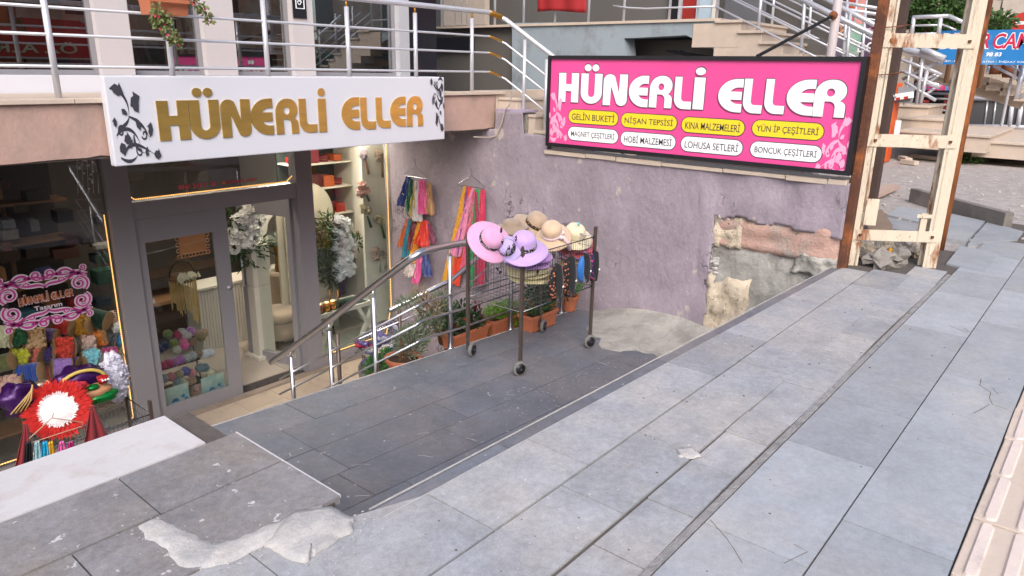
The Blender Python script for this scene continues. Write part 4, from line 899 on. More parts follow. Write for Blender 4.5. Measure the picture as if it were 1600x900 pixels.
def flowerball(mb, c, R3, n, r, rnd=random):
    for _ in range(n):
        d = V((rnd.uniform(-1, 1), rnd.uniform(-1, 1), rnd.uniform(-1, 1))); d = d.normalized()*rnd.uniform(.5, 1)
        p = V(c)+V((d.x*R3[0], d.y*R3[1], d.z*R3[2])); ax = (d+V((0, -.6, .2))).normalized(); Q = ax.to_track_quat('Z', 'Y').to_matrix()
        for k in range(6):
            a = k*math.pi/3+rnd.random()*.4; e = Q @ V((math.cos(a), math.sin(a), .35)); f_ = Q @ V((-math.sin(a), math.cos(a), 0)); rr = r*rnd.uniform(.8, 1.2)
            mb.add([p, p+e*rr*.6+f_*rr*.45, p+e*rr*1.0+Q @ V((0, 0, rr*.1)), p+e*rr*.6-f_*rr*.45], [(0, 1, 2, 3)])
        mb.ball(p+ax*r*.25, r*.33, 5, 3)
def planter(label, x0, x1, y0, zg, m, fol, h=.16, d=.17, flowers=None):
    t = thing('planter_box', label, 'planter', ((x0+x1)/2, y0+d/2, zg))
    mb = MB(); i_ = .02
    mb.add([(x0+i_, y0+i_, zg), (x1-i_, y0+i_, zg), (x1-i_, y0+d-i_, zg), (x0+i_, y0+d-i_, zg), (x0, y0, zg+h-.03), (x1, y0, zg+h-.03), (x1, y0+d, zg+h-.03), (x0, y0+d, zg+h-.03)], [(3, 2, 1, 0), (0, 1, 5, 4), (1, 2, 6, 5), (2, 3, 7, 6), (3, 0, 4, 7)])
    mb.box((x0-.01, y0-.01, zg+h-.03), (x1+.01, y0+.008, zg+h)); mb.box((x0-.01, y0+d-.008, zg+h-.03), (x1+.01, y0+d+.01, zg+h)); mb.box((x0-.01, y0+.0081, zg+h-.03), (x0+.008, y0+d-.0081, zg+h)); mb.box((x1-.008, y0+.0081, zg+h-.03), (x1+.01, y0+d-.0081, zg+h))
    mb.box((x0+.012, y0+.004, zg+.02), (x1-.012, y0+.012, zg+.035))
    mb.build('pot', m, t, bevel=.002)
    MB().box((x0+.01, y0+.01, zg+h-.045), (x1-.01, y0+d-.01, zg+h-.03)).build('soil', M['soil'], t)
    f = MB()
    for (cx, cy, cz, r3, n, L_, w_) in fol: leaves(f, (x0+cx, y0+cy, zg+cz), r3, n, L_, w_)
    return t, f
def finish(f, m, t): f.build('foliage', m, t, kind='stuff')
zl = 1.238
t, f = planter('terracotta planter box with orange and red flowers, nearest the shop', 4.33, 4.80, 4.27, zl, M['terra'], [(.1, .08, .24, (.12, .08, .10), 160, .06, .03), (.32, .08, .22, (.12, .08, .08), 140, .06, .03), (.2, .1, .32, (.07, .06, .10), 70, .07, .03)]); finish(f, GRN('leaf_dark', '2f4a2a'), t)
b = MB(); flowerball(b, (4.5, 4.33, zl+.25), (.12, .04, .05), 8, .03); b.build('blossom', mat('orange_petal', 'd8501c', .6), t)
b = MB(); leaves(b, (4.72, 4.36, zl+.27), (.05, .05, .08), 60, .05, .025); b.build('red_leaves', mat('coleus', '6a1a2a', .6), t, kind='stuff')
t, f = planter('terracotta planter box overflowing with bright green trailing herb', 4.86, 5.30, 4.26, zl, M['terra'], [(.2, .08, .22, (.24, .11, .07), 900, .035, .012), (.32, -.01, .12, (.10, .03, .10), 200, .03, .010)]); finish(f, GRN('leaf_bright', '6c9a2c'), t)
t, f = planter('terracotta planter box with tall dark leaved plant behind the front leg', 5.10, 5.50, 3.99, RZ(5.3, 4.05), M['terra'], [(.15, .08, .32, (.13, .08, .18), 220, .08, .03), (.3, .08, .26, (.1, .08, .12), 120, .07, .03)], h=.17); finish(f, GRN('leaf_mid', '3c5c30'), t)
t, f = planter('larger terracotta planter box bound with black strap near the wall', 5.48, 5.86, 4.25, zl, M['terra'], [(.2, .08, .30, (.18, .09, .14), 260, .07, .035)], h=.22); finish(f, GRN('leaf_mid2', '466a34'), t)
MB().box((5.57, 4.235, zl+.0), (5.585, 4.245, zl+.22)).build('strap', M['black'], t)
def roundpot(label, c, r, h, m, fm=None, leafs=None, **k):
    t = thing('flower_pot', label, 'flower pot', c)
    MB().lathe([(.0, 0), (r*.68, 0), (r*.88, h*.8), (r, h*.8), (r*1.03, h), (r*.9, h), (r*.82, h*.8), (0, h*.8)], 28, Matrix.Translation(c)).build('pot', m, t, smooth=False, bevel=.002)
    MB().lathe([(0, h*.84), (r*.84, h*.82)], 20, Matrix.Translation(c)).build('soil', M['soil'], t)
    return t
t = roundpot('small square-looking terracotta pot with broad leaves by the wall end', (6.02, 4.22, 1.245), .10, .17, M['terra'])
f = MB(); leaves(f, (5.98, 4.2, 1.50), (.09, .08, .10), 40, .09, .07); f.build('foliage', GRN('leaf_broad', '4f7a3a'), t, kind='stuff')
pc = at(630, 562, y=4.48)
t = roundpot('round terracotta pot with silver lavender bush on the stairs', (pc.x, pc.y, pc.z-.14), .16, .17, M['terra'])
f = MB(); leaves(f, (pc.x+.1, pc.y, pc.z+.14), (.16, .13, .14), 700, .07, .012, up=.8); f.build('foliage', GRN('leaf_silver', '76806a'), t, kind='stuff')
for k in range(7): MB().tube([(pc.x+.02*k-.05, pc.y, pc.z), (pc.x+.1+.04*(k-3), pc.y+.02*(k % 3), pc.z+.2)], .004, 5).build('stem', M['wood'], t)
lc = at(672, 505, y=4.50)
t = thing('lavender_bush', 'tall straggly silver green bush leaning over the rails', 'bush', (lc.x+.15, lc.y, 1.24))
for (u, v, r, n) in ((640, 478, .09, 130), (655, 462, .07, 80), (672, 482, .10, 170), (690, 470, .09, 150), (697, 500, .11, 260), (675, 505, .10, 200), (705, 490, .08, 150), (716, 500, .07, 120), (662, 500, .06, 70), (684, 518, .07, 90)):
    f = MB(); leaves(f, at(u, v, y=4.42), (r*1.1, r, r*.9), n, .06, .011, up=.6); f.build('foliage', mat('leaf_dry', '8a7a5c', .8, var=.3, vs=30) if (u in (655, 684, 672)) else GRN('leaf_silver2', '6a7a60'), t, kind='stuff')
    MB().tube([(lc.x+.15, lc.y, 1.3), tuple((V((lc.x+.15, lc.y, 1.5))+at(u, v, y=4.42))/2), tuple(at(u, v, y=4.42))], .006, 5).build('stem', M['wood'], t)
roundpot('brown pot holding the straggly bush at the rail post', (lc.x+.2, lc.y, 1.237), .10, .16, mat('brown_pot', '5c3c2a', .7))
pc2 = at(598, 592, y=4.75)
t = roundpot('lower terracotta pot half hidden behind the ramp edge', (pc2.x, pc2.y, pc2.z-.16), .15, .17, M['terra'])
gc = at(588, 575, y=5.3); t = thing('green_plant', 'small green plant with lilac flowers beside the bottle bag', 'plant', (gc.x, gc.y, .3))
f = MB(); leaves(f, gc, (.10, .1, .12), 260, .05, .03); leaves(f, at(605, 560, y=5.3), (.09, .1, .1), 120, .05, .03); f.build('foliage', GRN('leaf_g', '3c6a34'), t, kind='stuff')
MB().tube([(gc.x, gc.y, .2), tuple(gc)], .01).build('stem', M['wood'], t)
# bag of plastic bottles
bc = at(612, 535, y=5.8); t = thing('bottle_bag', 'clear bag stuffed with bluish plastic bottles by the shop corner', 'bag', (bc.x, bc.y, .05))
pm = [glassmat('film_clear', (.93, .92, .96), .12, 1.5), mat('film_violet', '8a7fb8', .15, var=.3, vs=20, trans=.6, spec=.8), mat('film_blue', '4a63a0', .15, var=.3, vs=20, trans=.5), mat('film_red', 'a81e3c', .25, var=.2), mat('film_white', 'c9c9dc', .15, var=.2, trans=.5)]
rr = random.Random(3)
for i in range(46):
    d = V((rr.uniform(-1, 1), rr.uniform(-.6, .6), rr.uniform(-.75, .8)))
    if d.length > 1.05: continue
    p = bc+V((d.x*.42, d.y*.30, d.z*.20)); ax = V((rr.uniform(-1, 1), rr.uniform(-1, 1), rr.uniform(-.4, .7))).normalized()
    M_ = Matrix.Translation(p) @ ax.to_track_quat('Z', 'Y').to_matrix().to_4x4(); s = rr.uniform(.8, 1.15)
    MB().lathe([(0, -.10*s), (.033*s, -.098*s), (.035*s, -.04*s), (.028*s, -.01*s), (.035*s, .03*s), (.030*s, .06*s), (.013*s, .085*s), (.013*s, .10*s), (0, .10*s)], 10, M_).build('bottle', rr.choice([pm[1], pm[1], pm[2], pm[4], pm[4], pm[3]]), t, smooth=True)
f = MB(); f.ball(bc, .36, 18, 12, .35, (1.2, .8, .62)); f.build('bag_film', glassmat('film_clear', (.8, .78, .95)), t, smooth=True)
MB().lathe([(0, 0), (.34, 0), (.38, .5), (.36, .5), (.3, .04), (0, .04)], 24, Matrix.Translation((bc.x, bc.y, 0.0))).build('grey_tub', mat('tub', '6a6660', .7), t, smooth=True)
# hanging planter on the upper railing
hp = at(255, 8, y=5.42)
t = thing('hanging_planter', 'terracotta rail planter with trailing red flowered creeper above the white sign', 'planter', tuple(hp))
x0 = at(215, 0, y=5.42).x; x1 = at(292, 0, y=5.42).x; zt_, zb_ = 4.62, at(255, 24, y=5.42).z
mb = MB(); mb.add([(x0+.05, 5.33, zb_), (x1-.05, 5.33, zb_), (x1-.05, 5.50, zb_), (x0+.05, 5.50, zb_), (x0, 5.28, zt_), (x1, 5.28, zt_), (x1, 5.52, zt_), (x0, 5.52, zt_)], [(3, 2, 1, 0), (0, 1, 5, 4), (1, 2, 6, 5), (2, 3, 7, 6), (3, 0, 4, 7), (4, 5, 6, 7)])
mb.box((x0+.01, 5.283, zb_+.08), (x1-.01, 5.30, zb_+.10)); mb.box((x0+.01, 5.275, zb_+.17), (x1-.01, 5.29, zb_+.19)); mb.build('pot', M['terra'], t)
f = MB(); b = MB()
for (u, v, r) in ((248, 18, .05), (252, 30, .055), (258, 40, .05), (266, 50, .05), (270, 58, .045), (274, 66, .035), (262, 25, .03), (250, 38, .04), (305, 5, .03), (316, 12, .035), (322, 22, .03), (326, 32, .022), (244, 27, .03)):
    leaves(f, at(u, v, y=5.27), (r, .03, r), int(900*r), .035, .022, up=-.2); flowerball(b, at(u, v, y=5.25), (r, .02, r), 2, .010)
f.build('foliage', GRN('creeper', '6f7a48'), t, kind='stuff'); b.build('blossom', mat('pinkred', 'b83a44', .6), t, kind='stuff')
MB().tube([at(295, -10, y=5.3), at(312, 8, y=5.3), at(322, 22, y=5.3), at(326, 34, y=5.3)], .004, 5).build('stem', M['wood'], t)
MB().tube([at(250, 5, y=5.26), at(255, 35, y=5.26), at(268, 52, y=5.26), at(273, 68, y=5.26)], .004, 5).build('stem', M['wood'], t)

# ================================================================== SECOND CART WITH COSTUMES (in front of the left window)
flat = lambda x, y: 0.0
cart(1.45, 2.20, 5.60, 6.06, flat, .62, .98, 1.10, 'wheeled wire basket of party costumes in front of the left shop window', M['browng'])
fc = at(90, 640, y=5.62)
t = thing('feather_cushion', 'round red feather cushion with white fluffy centre propped in the costume basket', 'cushion', tuple(fc))
nrm = (CAM-fc).normalized(); Q = nrm.to_track_quat('Z', 'Y').to_matrix()
mb = MB(); rr = random.Random(5)
for i in range(1500):
    a = rr.uniform(0, 6.283); r0 = rr.uniform(.09, .19); L_ = rr.uniform(.03, .06); d = Q @ V((math.cos(a), math.sin(a), rr.uniform(-.2, .7))).normalized()
    p = fc+Q @ V((r0*math.cos(a), r0*math.sin(a), .035*(1-(r0-.12)**2*60))); s_ = d.cross(nrm).normalized()*.007
    mb.add([p-s_, p+s_, p+d*L_], [(0, 1, 2)])
mb.build('red_feathers', mat('red_feather', 'c4221c', .8, var=.2, vs=20), t, kind='stuff')
mb = MB()
for i in range(700):
    a = rr.uniform(0, 6.283); r0 = .115*math.sqrt(rr.random()); L_ = rr.uniform(.015, .03); d = Q @ V((math.cos(a), math.sin(a), rr.uniform(.2, 1))).normalized()
    p = fc+Q @ V((r0*math.cos(a), r0*math.sin(a), .05)); s_ = d.cross(nrm).normalized()*.007; mb.add([p-s_, p+s_, p+d*L_], [(0, 1, 2)])
mb.build('white_fluff', mat('white_feather', 'e6dede', .8, var=.05), t, kind='stuff')
mb = MB(); M_ = Matrix.Translation(fc) @ nrm.to_track_quat('Z', 'Y').to_matrix().to_4x4()
mb.lathe([(0, -.03), (.18, -.02), (.19, .0), (.17, .03), (.115, .045), (0, .052)], 26, M_); mb.build('pad', mat('red_pad', 'b01e1a', .8), t, smooth=True)
mb = MB(); mb.lathe([(.112, .047), (.10, .058), (0, .062)], 26, M_); mb.build('centre_pad', mat('white_feather', 'e6dede'), t, smooth=True)
PUR = mat('purple_sequin', '3a1452', .35, var=.5, vs=90, metal=.4); GRNS = mat('green_sequin', '0f7a34', .3, var=.5, vs=90, metal=.5)
def lump(name, label, cat, px, y, r, scl, m, jit=.5, **k):
    c = at(px[0], px[1], y=y); mb = MB(); mb.ball(c, r, 20, 12, jit, scl); o = mb.build(name, m, smooth=True, label=label, category=cat); return o, c
o, c = lump('costume', 'folded purple sequined costume left of the red cushion', 'costume', (32, 622), 5.75, .13, (1.0, .8, .9), PUR)
for k in range(4): MB().tube([c+V((-.10+.03*k, -.10, -.06)), c+V((-.03+.02*k, -.13, .02)), c+V((.06, -.11, .09+.01*k))], .006, 5).build('gold_trim', mat('gold_cord', 'b8985c', .5), o, smooth=True)
o, c = lump('costume', 'purple cap with yellow trim above the red cushion', 'costume', (122, 592), 5.95, .15, (1.2, .7, .62), PUR)
MB().tube([c+V((.17*math.cos(a), -.09, .11*math.sin(a)-.02)) for a in [math.pi*k/12 for k in range(13)]], .014, 6).build('yellow_trim', mat('yellow_trim', 'c9b25c', .6), o, smooth=True)
lump('costume', 'scarlet satin puff below the purple cap', 'costume', (122, 612), 5.80, .09, (1.1, .7, .8), mat('scarlet_satin', 'c03018', .35, var=.2, vs=20))
lump('costume', 'small red lace bundle between cushion and green mask', 'costume', (124, 604), 5.66, .05, (1, .7, .7), mat('red_lace', 'b8283a', .6, var=.4, vs=70))
o, c = lump('party_mask', 'flesh coloured face mask with green sequined turban in the basket', 'mask', (148, 612), 5.72, .10, (1.25, .7, .62), mat('flesh_rubber', 'c08c64', .5, var=.05), .15)
b_ = MB(); b_.ball(c+V((.04, -.02, -.045)), .095, 18, 10, .3, (1.25, .75, .5)); b_.build('turban', GRNS, o, smooth=True)
b_ = MB(); b_.ball(c+V((-.02, -.04, .055)), .04, 12, 8, .2, (1.2, .8, .6)); b_.build('green_knot', GRNS, o, smooth=True)
b_ = MB(); b_.ball(c+V((-.075, -.05, .0)), .026, 10, 6, 0, (.9, .6, .8)); b_.build('mouth', mat('maroon', '5c1a34', .5), o, smooth=True)
b_ = MB(); b_.lathe([(0, 0), (.03, 0), (.042, .05), (.036, .05), (0, .03)], 14, Matrix.Translation(c+V((.055, -.04, .07)))); b_.build('red_cup', mat('red_vinyl', 'a01820', .3), o, smooth=True)
b_ = MB(); [b_.ball(c+V((.04+.02*k, -.085, .105)), .009, 6, 4) for k in range(3)]; b_.build('white_bead', M['white'], o, smooth=True)
o, c = lump('costume_hat', 'small silver and gold cap at the basket corner', 'cap', (62, 603), 5.80, .07, (1.1, .8, .6), mat('silver_gold', 'c9b896', .25, metal=.8, var=.3, vs=40), .2); pass
MB().tube([c+V((.085*math.cos(a), .06*math.sin(a)-.01, -.02)) for a in [2*math.pi*k/16 for k in range(16)]], .006, 5, closed=True).build('brim_cord', mat('gold_cord', 'b8985c', .5), o, smooth=True)
# bag of white fluff leaning on the window
c = at(178, 590, y=6.05); t = thing('fluff_bag', 'clear bag of white feathers leaning at the right end of the costume basket', 'bag', tuple(c))
mb = MB(); mb.ball(c, .15, 22, 16, .25, (.62, .6, 1.45)); leaves(mb, c, (.095, .09, .21), 900, .032, .03, up=-.4, shell=.75); mb.build('feather_filling', mat('white_satin', 'e2e2ea', .6, var=.12, vs=25, bump=1, bs=30), t, smooth=True)
mb = MB(); mb.ball(c+V((0, -.01, .03)), .19, 18, 12, .15, (.62, .6, 1.4)); mb.build('bag_film', glassmat('film_clear'), t, smooth=True)
# dark red drapes on the cart legs and hanging glitter scarves
def drape(label, p0, p1, w0, w1, m, y, name='drape', n=14, q=10, cat='drape', group=None):
    a = at(p0[0], p0[1], y=y); b = at(p1[0], p1[1], y=y); vs = []
    for i in range(n+1):
        t_ = i/n; c = a.lerp(b, t_); w_ = w0+(w1-w0)*t_
        for j in range(q+1):
            s_ = j/q-.5; vs.append((c.x+s_*w_, c.y-.02+.02*math.sin(s_*15+t_)*min(1, w_*6)-.03*t_, c.z))
    k = q+1; o = MB().add(vs, [(i*k+j, (i+1)*k+j, (i+1)*k+j+1, i*k+j+1) for i in range(n) for j in range(q)]).build(name, m, smooth=True, label=label, category=cat)
    if group: o['group'] = group
    s_ = o.modifiers.new('s', 'SOLIDIFY'); s_.thickness = .004
DR = cloth('dark_red_cloth', '7c1a22', .8)
drape('dark red cloth hanging at the middle of the costume basket', (141, 632), (150, 708), .02, .26, DR, 5.50)
drape('dark red cloth hanging at the left leg of the costume basket', (38, 662), (33, 745), .02, .16, DR, 5.50)
for i, (c_, u, h, e) in enumerate([('black', 42, '17171c', 0), ('pale turquoise', 56, '8fb4bc', 1), ('cyan', 68, '1f9ac4', 2), ('gold', 77, 'c99a2c', 1), ('teal green', 96, '1d6a48', 0), ('pink striped', 94, 'd25c9c', 3), ('magenta', 108, 'a8286c', 2)]):
    drape(c_+' glitter scarf hanging below the costume basket', (u, 688), (u-2+e*2, 735), .03, .07+.02*e, mat('glit_'+h, h, .3, var=.4, vs=60, metal=.25), 5.46-.005*i, 'scarf', cat='scarf', group='glitter scarves under the costume basket')
hc1 = at(82, 660, y=5.45); t = thing('wire_hanger', 'pale wire hanger clipped on the front of the costume basket', 'hanger', tuple(hc1))
pts = [(84, 645), (81, 653), (46, 685), (48, 692), (128, 666), (130, 660), (81, 653)]
MB().tube([at(u, v, y=5.46) for u, v in pts], .0035, 6).build('wire', mat('hanger_wire', 'b08f78', .5), t)
# ================================================================== LEFT WINDOW DISPLAY
dsp = thing('window_shelves', 'dark wooden display shelves behind the left shop window', 'shelves', (1, 7.6, 0))
for z_, y_ in ((.35, 7.55), (.75, 7.72), (1.12, 7.92), (1.55, 8.12), (1.95, 8.3), (2.35, 8.3)):
    MB().box((-.6, y_-.10, z_-.022), (2.70, y_+.22, z_)).build('shelf', M['wood'], dsp)
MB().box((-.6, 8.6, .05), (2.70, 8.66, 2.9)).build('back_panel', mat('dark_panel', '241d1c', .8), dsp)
for x_ in (.3, 1.25, 2.2): MB().box((x_, 8.50, .05), (x_+.03, 8.58, 2.9)).build('upright', M['wood'], dsp)
def trim_roll(label, px, hexc, y, r=.06, L_=.15, kind_=0, grp='rolls of trimming and ribbon in the window', yaw=.3, tilt=0):
    c = at(px[0], px[1], y=y); rr_ = random.Random(int(px[0]*7+px[1]))
    t = thing('trim_roll', label, 'trimming roll', tuple(c), grp); ax = V((math.cos(yaw), math.sin(yaw)*-1, tilt)).normalized()
    M_ = Matrix.Translation(c) @ ax.to_track_quat('Z', 'Y').to_matrix().to_4x4()
    m_ = mat('trim_'+hexc, hexc, .85, var=.25, vs=40, sheen=.4)
    mb = MB(); mb.lathe([(0, -L_/2), (r*.85, -L_/2), (r*.9, 0), (r*.85, L_/2), (0, L_/2)], 14, M_)
    if kind_ == 0:
        for _ in range(80):
            a = rr_.uniform(0, 6.283); z_ = rr_.uniform(-L_/2, L_/2); mb.ball(M_ @ V((r*.92*math.cos(a), r*.92*math.sin(a), z_)), rr_.uniform(.014, .026), 5, 3)
    elif kind_ == 1:
        for k in range(9):
            z_ = -L_/2+L_*(k+.5)/9; mb.tube([M_ @ V((r*math.cos(a), r*math.sin(a), z_)) for a in [2*math.pi*q_/14 for q_ in range(14)]], L_/15, 5, closed=True)
    mb.build('winding', m_, t, smooth=True)
    sp = MB()
    for s_ in (-1, 1): sp.lathe([(0, s_*(L_/2+.004)), (r*1.12, s_*(L_/2+.004)), (r*1.12, s_*(L_/2+.010)), (0, s_*(L_/2+.010))], 16, M_)
    sp.build('spool', mat('card_spool', 'a8845c', .8), t)
TR = [((3, 530), 'cream', 'b8ac90', 0, 1.2), ((27, 530), 'dark green', '14502c', 0, 1.0), ((54, 527), 'peach', 'd0906c', 0, 1.2), ((78, 520), 'muted purple', '5c4878', 1, .9), ((100, 513), 'red', 'a82a28', 1, 1), ((127, 511), 'mustard yellow', 'b8801c', 0, 1.3), ((156, 500), 'bottle green', '123428', 1, 1.1),
      ((173, 494), 'pale pink', 'bf9388', 0, .7), ((136, 534), 'dusty pink', 'c4948a', 0, .9), ((152, 531), 'orange', 'd8641c', 0, 1.0), ((171, 531), 'charcoal grey', '4c4c52', 0, 1.1), ((187, 533), 'bright blue', '1f6c9c', 0, .8), ((33, 562), 'lemon yellow', 'c0ac2c', 0, 1.1), ((54, 556), 'coral', 'd0604c', 0, 1.2), ((74, 553), 'deep purple', '34205c', 1, 1.1),
      ((97, 547), 'tomato red', 'b83020', 0, 1.2), ((119, 541), 'transparent grey', '77706c', 1, .9), ((20, 600), 'salmon pink', 'cc8c80', 0, 1.3), ((47, 588), 'royal blue', '1c3c84', 1, 1.3), ((71, 583), 'dark scarlet', '84201c', 1, 1.1), ((96, 575), 'lilac', '8864a4', 1, 1.1), ((143, 564), 'light blue', '6ca4bc', 0, 1.0), ((170, 558), 'magenta pink', 'a02868', 1, 1.0), ((190, 560), 'light peach', 'd8a088', 0, 1.4), ((200, 585), 'grey green', '70888c', 0, 1.1),
      ((6, 570), 'olive', '5c5c34', 1, .9), ((110, 566), 'violet', '4c2c6c', 1, 1.0), ((185, 512), 'white', 'b8b4b0', 0, .6)]
rj = random.Random(31)
for i, (px, c_, h, k, s_) in enumerate(TR):
    row_ = 'top row' if px[1] < 520 else 'second row' if px[1] < 540 else 'third row' if px[1] < 568 else 'bottom row'
    h = ''.join('%02x' % min(240, int(int(h[q:q+2], 16)*1.32)) for q in (0, 2, 4))
    trim_roll(c_+(' pompom' if k == 0 else ' ribbon')+' trimming roll in the %s of the left window display' % row_, (px[0], px[1]+rj.uniform(-4, 4)), h, 7.58+(600-px[1])*.003+rj.uniform(-.06, .06), .080*s_*rj.uniform(.85, 1.1), .14*s_, k, yaw=rj.uniform(-.1, .9), tilt=rj.uniform(-.25, .25))
def goods(label, px, wpx, hpx, y, hexc, m=None, cat='box', name='goods_box', dep=.18, group='goods on the dark shelves', wob=0):
    a = at(px[0], px[1], y=y); b = at(px[0]+wpx, px[1]+hpx, y=y); b0 = at(px[0], px[1]+hpx, y=y)
    o = MB().box((min(a.x, b.x), y, min(a.z, b0.z)), (max(a.x, b.x), y+dep, a.z)).build(name, m or mat('goods_'+hexc, hexc, .6, var=.25, vs=14), bevel=.006, label=label, category=cat)
    o['group'] = group
    return o
GD = [((2, 345), 24, 14, '6d6f78', 'pale grey carton'), ((2, 361), 30, 16, '77706c', 'beige printed carton'), ((2, 380), 18, 14, '7a4a40', 'reddish carton'), ((46, 345), 18, 18, '5b5b60', 'grey tin'), ((0, 395), 34, 18, '3e2a22', 'brown basket box'), ((40, 390), 40, 16, '2c1c1a', 'dark wooden case'), ((82, 392), 44, 16, '4c2418', 'rust red case'),
      ((0, 283), 16, 12, '3b1f1c', 'small red-brown box'), ((20, 320), 26, 14, '2c2416', 'olive brown box'), ((148, 400), 34, 14, '1c3a2c', 'green box'), ((150, 385), 32, 6, '96928c', 'white tray'), ((100, 370), 24, 16, '3c1418', 'wine coloured box'), ((128, 372), 20, 12, '281812', 'dark brown box'), ((60, 425), 30, 12, '30305c', 'navy box'), ((150, 425), 40, 22, '1d4636', 'large green box'), ((0, 420), 12, 20, '8a5c34', 'ochre box'), ((0, 470), 18, 30, '3c3230', 'dark crate'), ((88, 330), 30, 20, '181416', 'black crate'), ((40, 300), 40, 16, '1e1a1c', 'black carton'), ((150, 340), 20, 12, '2b2630', 'dark violet box'),
      ((70, 465), 26, 14, '7c4a20', 'orange brown basket box'), ((110, 470), 26, 12, '8a2428', 'crimson box'), ((30, 490), 30, 12, '2a5c6c', 'petrol box'), ((150, 470), 26, 12, '20303c', 'slate box')]
for px, w_, h_, c_, n_ in GD:
    lv = 'upper' if px[1] < 340 else 'middle' if px[1] < 405 else 'lower'
    goods('%s on the %s dark shelf behind the left window' % (n_, lv), px, w_, h_, 8.0 if px[1] > 415 else 8.2, c_)
# string of white beads / dots hanging upper right in the left window
t = thing('bead_curtain', 'strings of small white pompoms hanging high in the left window', 'pompom curtain', tuple(at(150, 270, y=7.8)))
mb = MB(); rr = random.Random(8)
for i in range(34): mb.ball(at(118+rr.random()*52, 250+rr.random()*50, y=7.8), rr.uniform(.006, .014), 6, 4)
mb.build('pompom', mat('grey_white', '9c9ca0', .7), t)
mb = MB(); [mb.tube([at(120+8*k, 250, y=7.81), at(122+8*k, 302, y=7.81)], .002, 4) for k in range(7)]; mb.build('string', M['cable'], t)
# emblem on glass
em = thing('window_emblem', 'magenta and white scrollwork sticker with shop name on the left window', 'sticker', tuple(at(72, 465, y=7.33)))
ec = at(73, 466, y=7.335); e1_ = at(140, 445, y=7.335); ew = at(143, 466, y=7.335).x-ec.x; eh = (at(73, 418, y=7.335).z-at(73, 513, y=7.335).z)/2
frE = frame((ec.x, 7.338, ec.z), (1, 0, 0), (0, 0, 1))
def emblem(wd, d, m, nm):
    mb = MB()
    for sx in (-1, 1):
        for sy_ in (-1, 1):
            f_ = lambda a, b, dd=0: frE(a*sx*ew, b*sy_*eh, dd)
            W = lambda k: (lambda t_: k*(.35+.65*math.sin(math.pi*min(1, t_+.1)))*wd)
            for cx, cy, r0, r1, a0, a1, k in ((.78, .30, .22, .05, -60, 500, .05), (.14, .80, .15, .03, 180, 620, .045), (.90, .82, .09, .02, 200, 620, .04), (.38, .52, .08, .02, 0, 400, .035)):
                ribbon(mb, [(cx+(x_-cx)*.75, y_) for x_, y_ in spiral(cx, cy, r0*1.25, r1, a0, a1)], k*wd, f_, d)
            for c_ in (bez((0, .62), (.2, .95), (.45, .5), (.72, .75)), bez((.28, .70), (.45, .95), (.6, .85), (.72, .62)), bez((0, .38), (.15, .6), (.35, .35), (.62, .62)), bez((.55, .5), (.7, .72), (.85, .62), (1.0, .62)), bez((.60, .66), (.8, .8), (.75, .55), (.98, .5))):
                ribbon(mb, c_, W(.075), f_, d+.0003)
    return mb.build(nm, m, em)
emblem(2.3, .001, mat('white_vinyl', 'd8c8d4', .5, var=0), 'white_border'); emblem(1.0, .002, M['magenta'], 'magenta_scroll')
import mathutils
rot = .09
frT = frame((ec.x, 7.333, ec.z), (math.cos(rot)*1, 0, math.sin(rot)*0), (0, 0, 1))
xx = -.62*ew; lw = 1.24*ew/12.6
for ch, k in zip('HUNERLI ELLER', range(13)):
    if ch != ' ':
        wch = lw*.86*(.45 if ch == 'I' else 1)
        glyph_mesh(ch, xx+.004, -.085*eh*1.0-.004, wch+.004, .27*eh, frT, .0, .0006).build('letter_border', mat('white_vinyl', 'd8c8d4', .5), em)
        glyph_mesh(ch, xx+.006, -.075*eh, wch, .24*eh, frT, .001, .0016).build('letter', mat('copper_vinyl', 'a8643c', .4), em)
    xx += lw*(.5 if ch in 'I ' else 1.03)
text('Tasarım', frT, w=.62*ew, h=.15*eh, cx=0, cy=-.27*eh, m=mat('white_vinyl', 'd8c8d4'), parent=em, bold=.02)
# phone lettering on the transom glass
ph = thing('glass_lettering', 'small pink phone number and handle lettering on the transom glass', 'lettering', tuple(at(340, 296, y=7.33)))
a0 = at(280, 300, y=7.335); a1 = at(403, 291, y=7.335)
for tx, f0, f1 in (('0547', 0, .145), ('241', .17, .27), ('77', .30, .36), ('80', .40, .46)):
    text(tx, frame((0, 7.34, 0), (1, 0, 0), (0, 0, 1)), w=(a1.x-a0.x)*(f1-f0), h=.045, cx=a0.x+(a1.x-a0.x)*(f0+f1)/2, cy=2.475, m=mat('pink_red_vinyl', 'd8506a', .5), parent=ph, bold=.03)
text('hunerli_eller', frame((0, 7.34, 0), (1, 0, 0), (0, 0, 1)), w=(a1.x-a0.x)*.40, h=.045, cx=a0.x+(a1.x-a0.x)*.80, cy=2.475, m=mat('pink_red_vinyl', 'cf3c58', .5), parent=ph, bold=.03)
MB().box((a0.x+(a1.x-a0.x)*.535, 7.339, 2.458), (a0.x+(a1.x-a0.x)*.575, 7.34, 2.495)).build('app_icon', mat('icon_orange', 'c8643c', .5), ph)
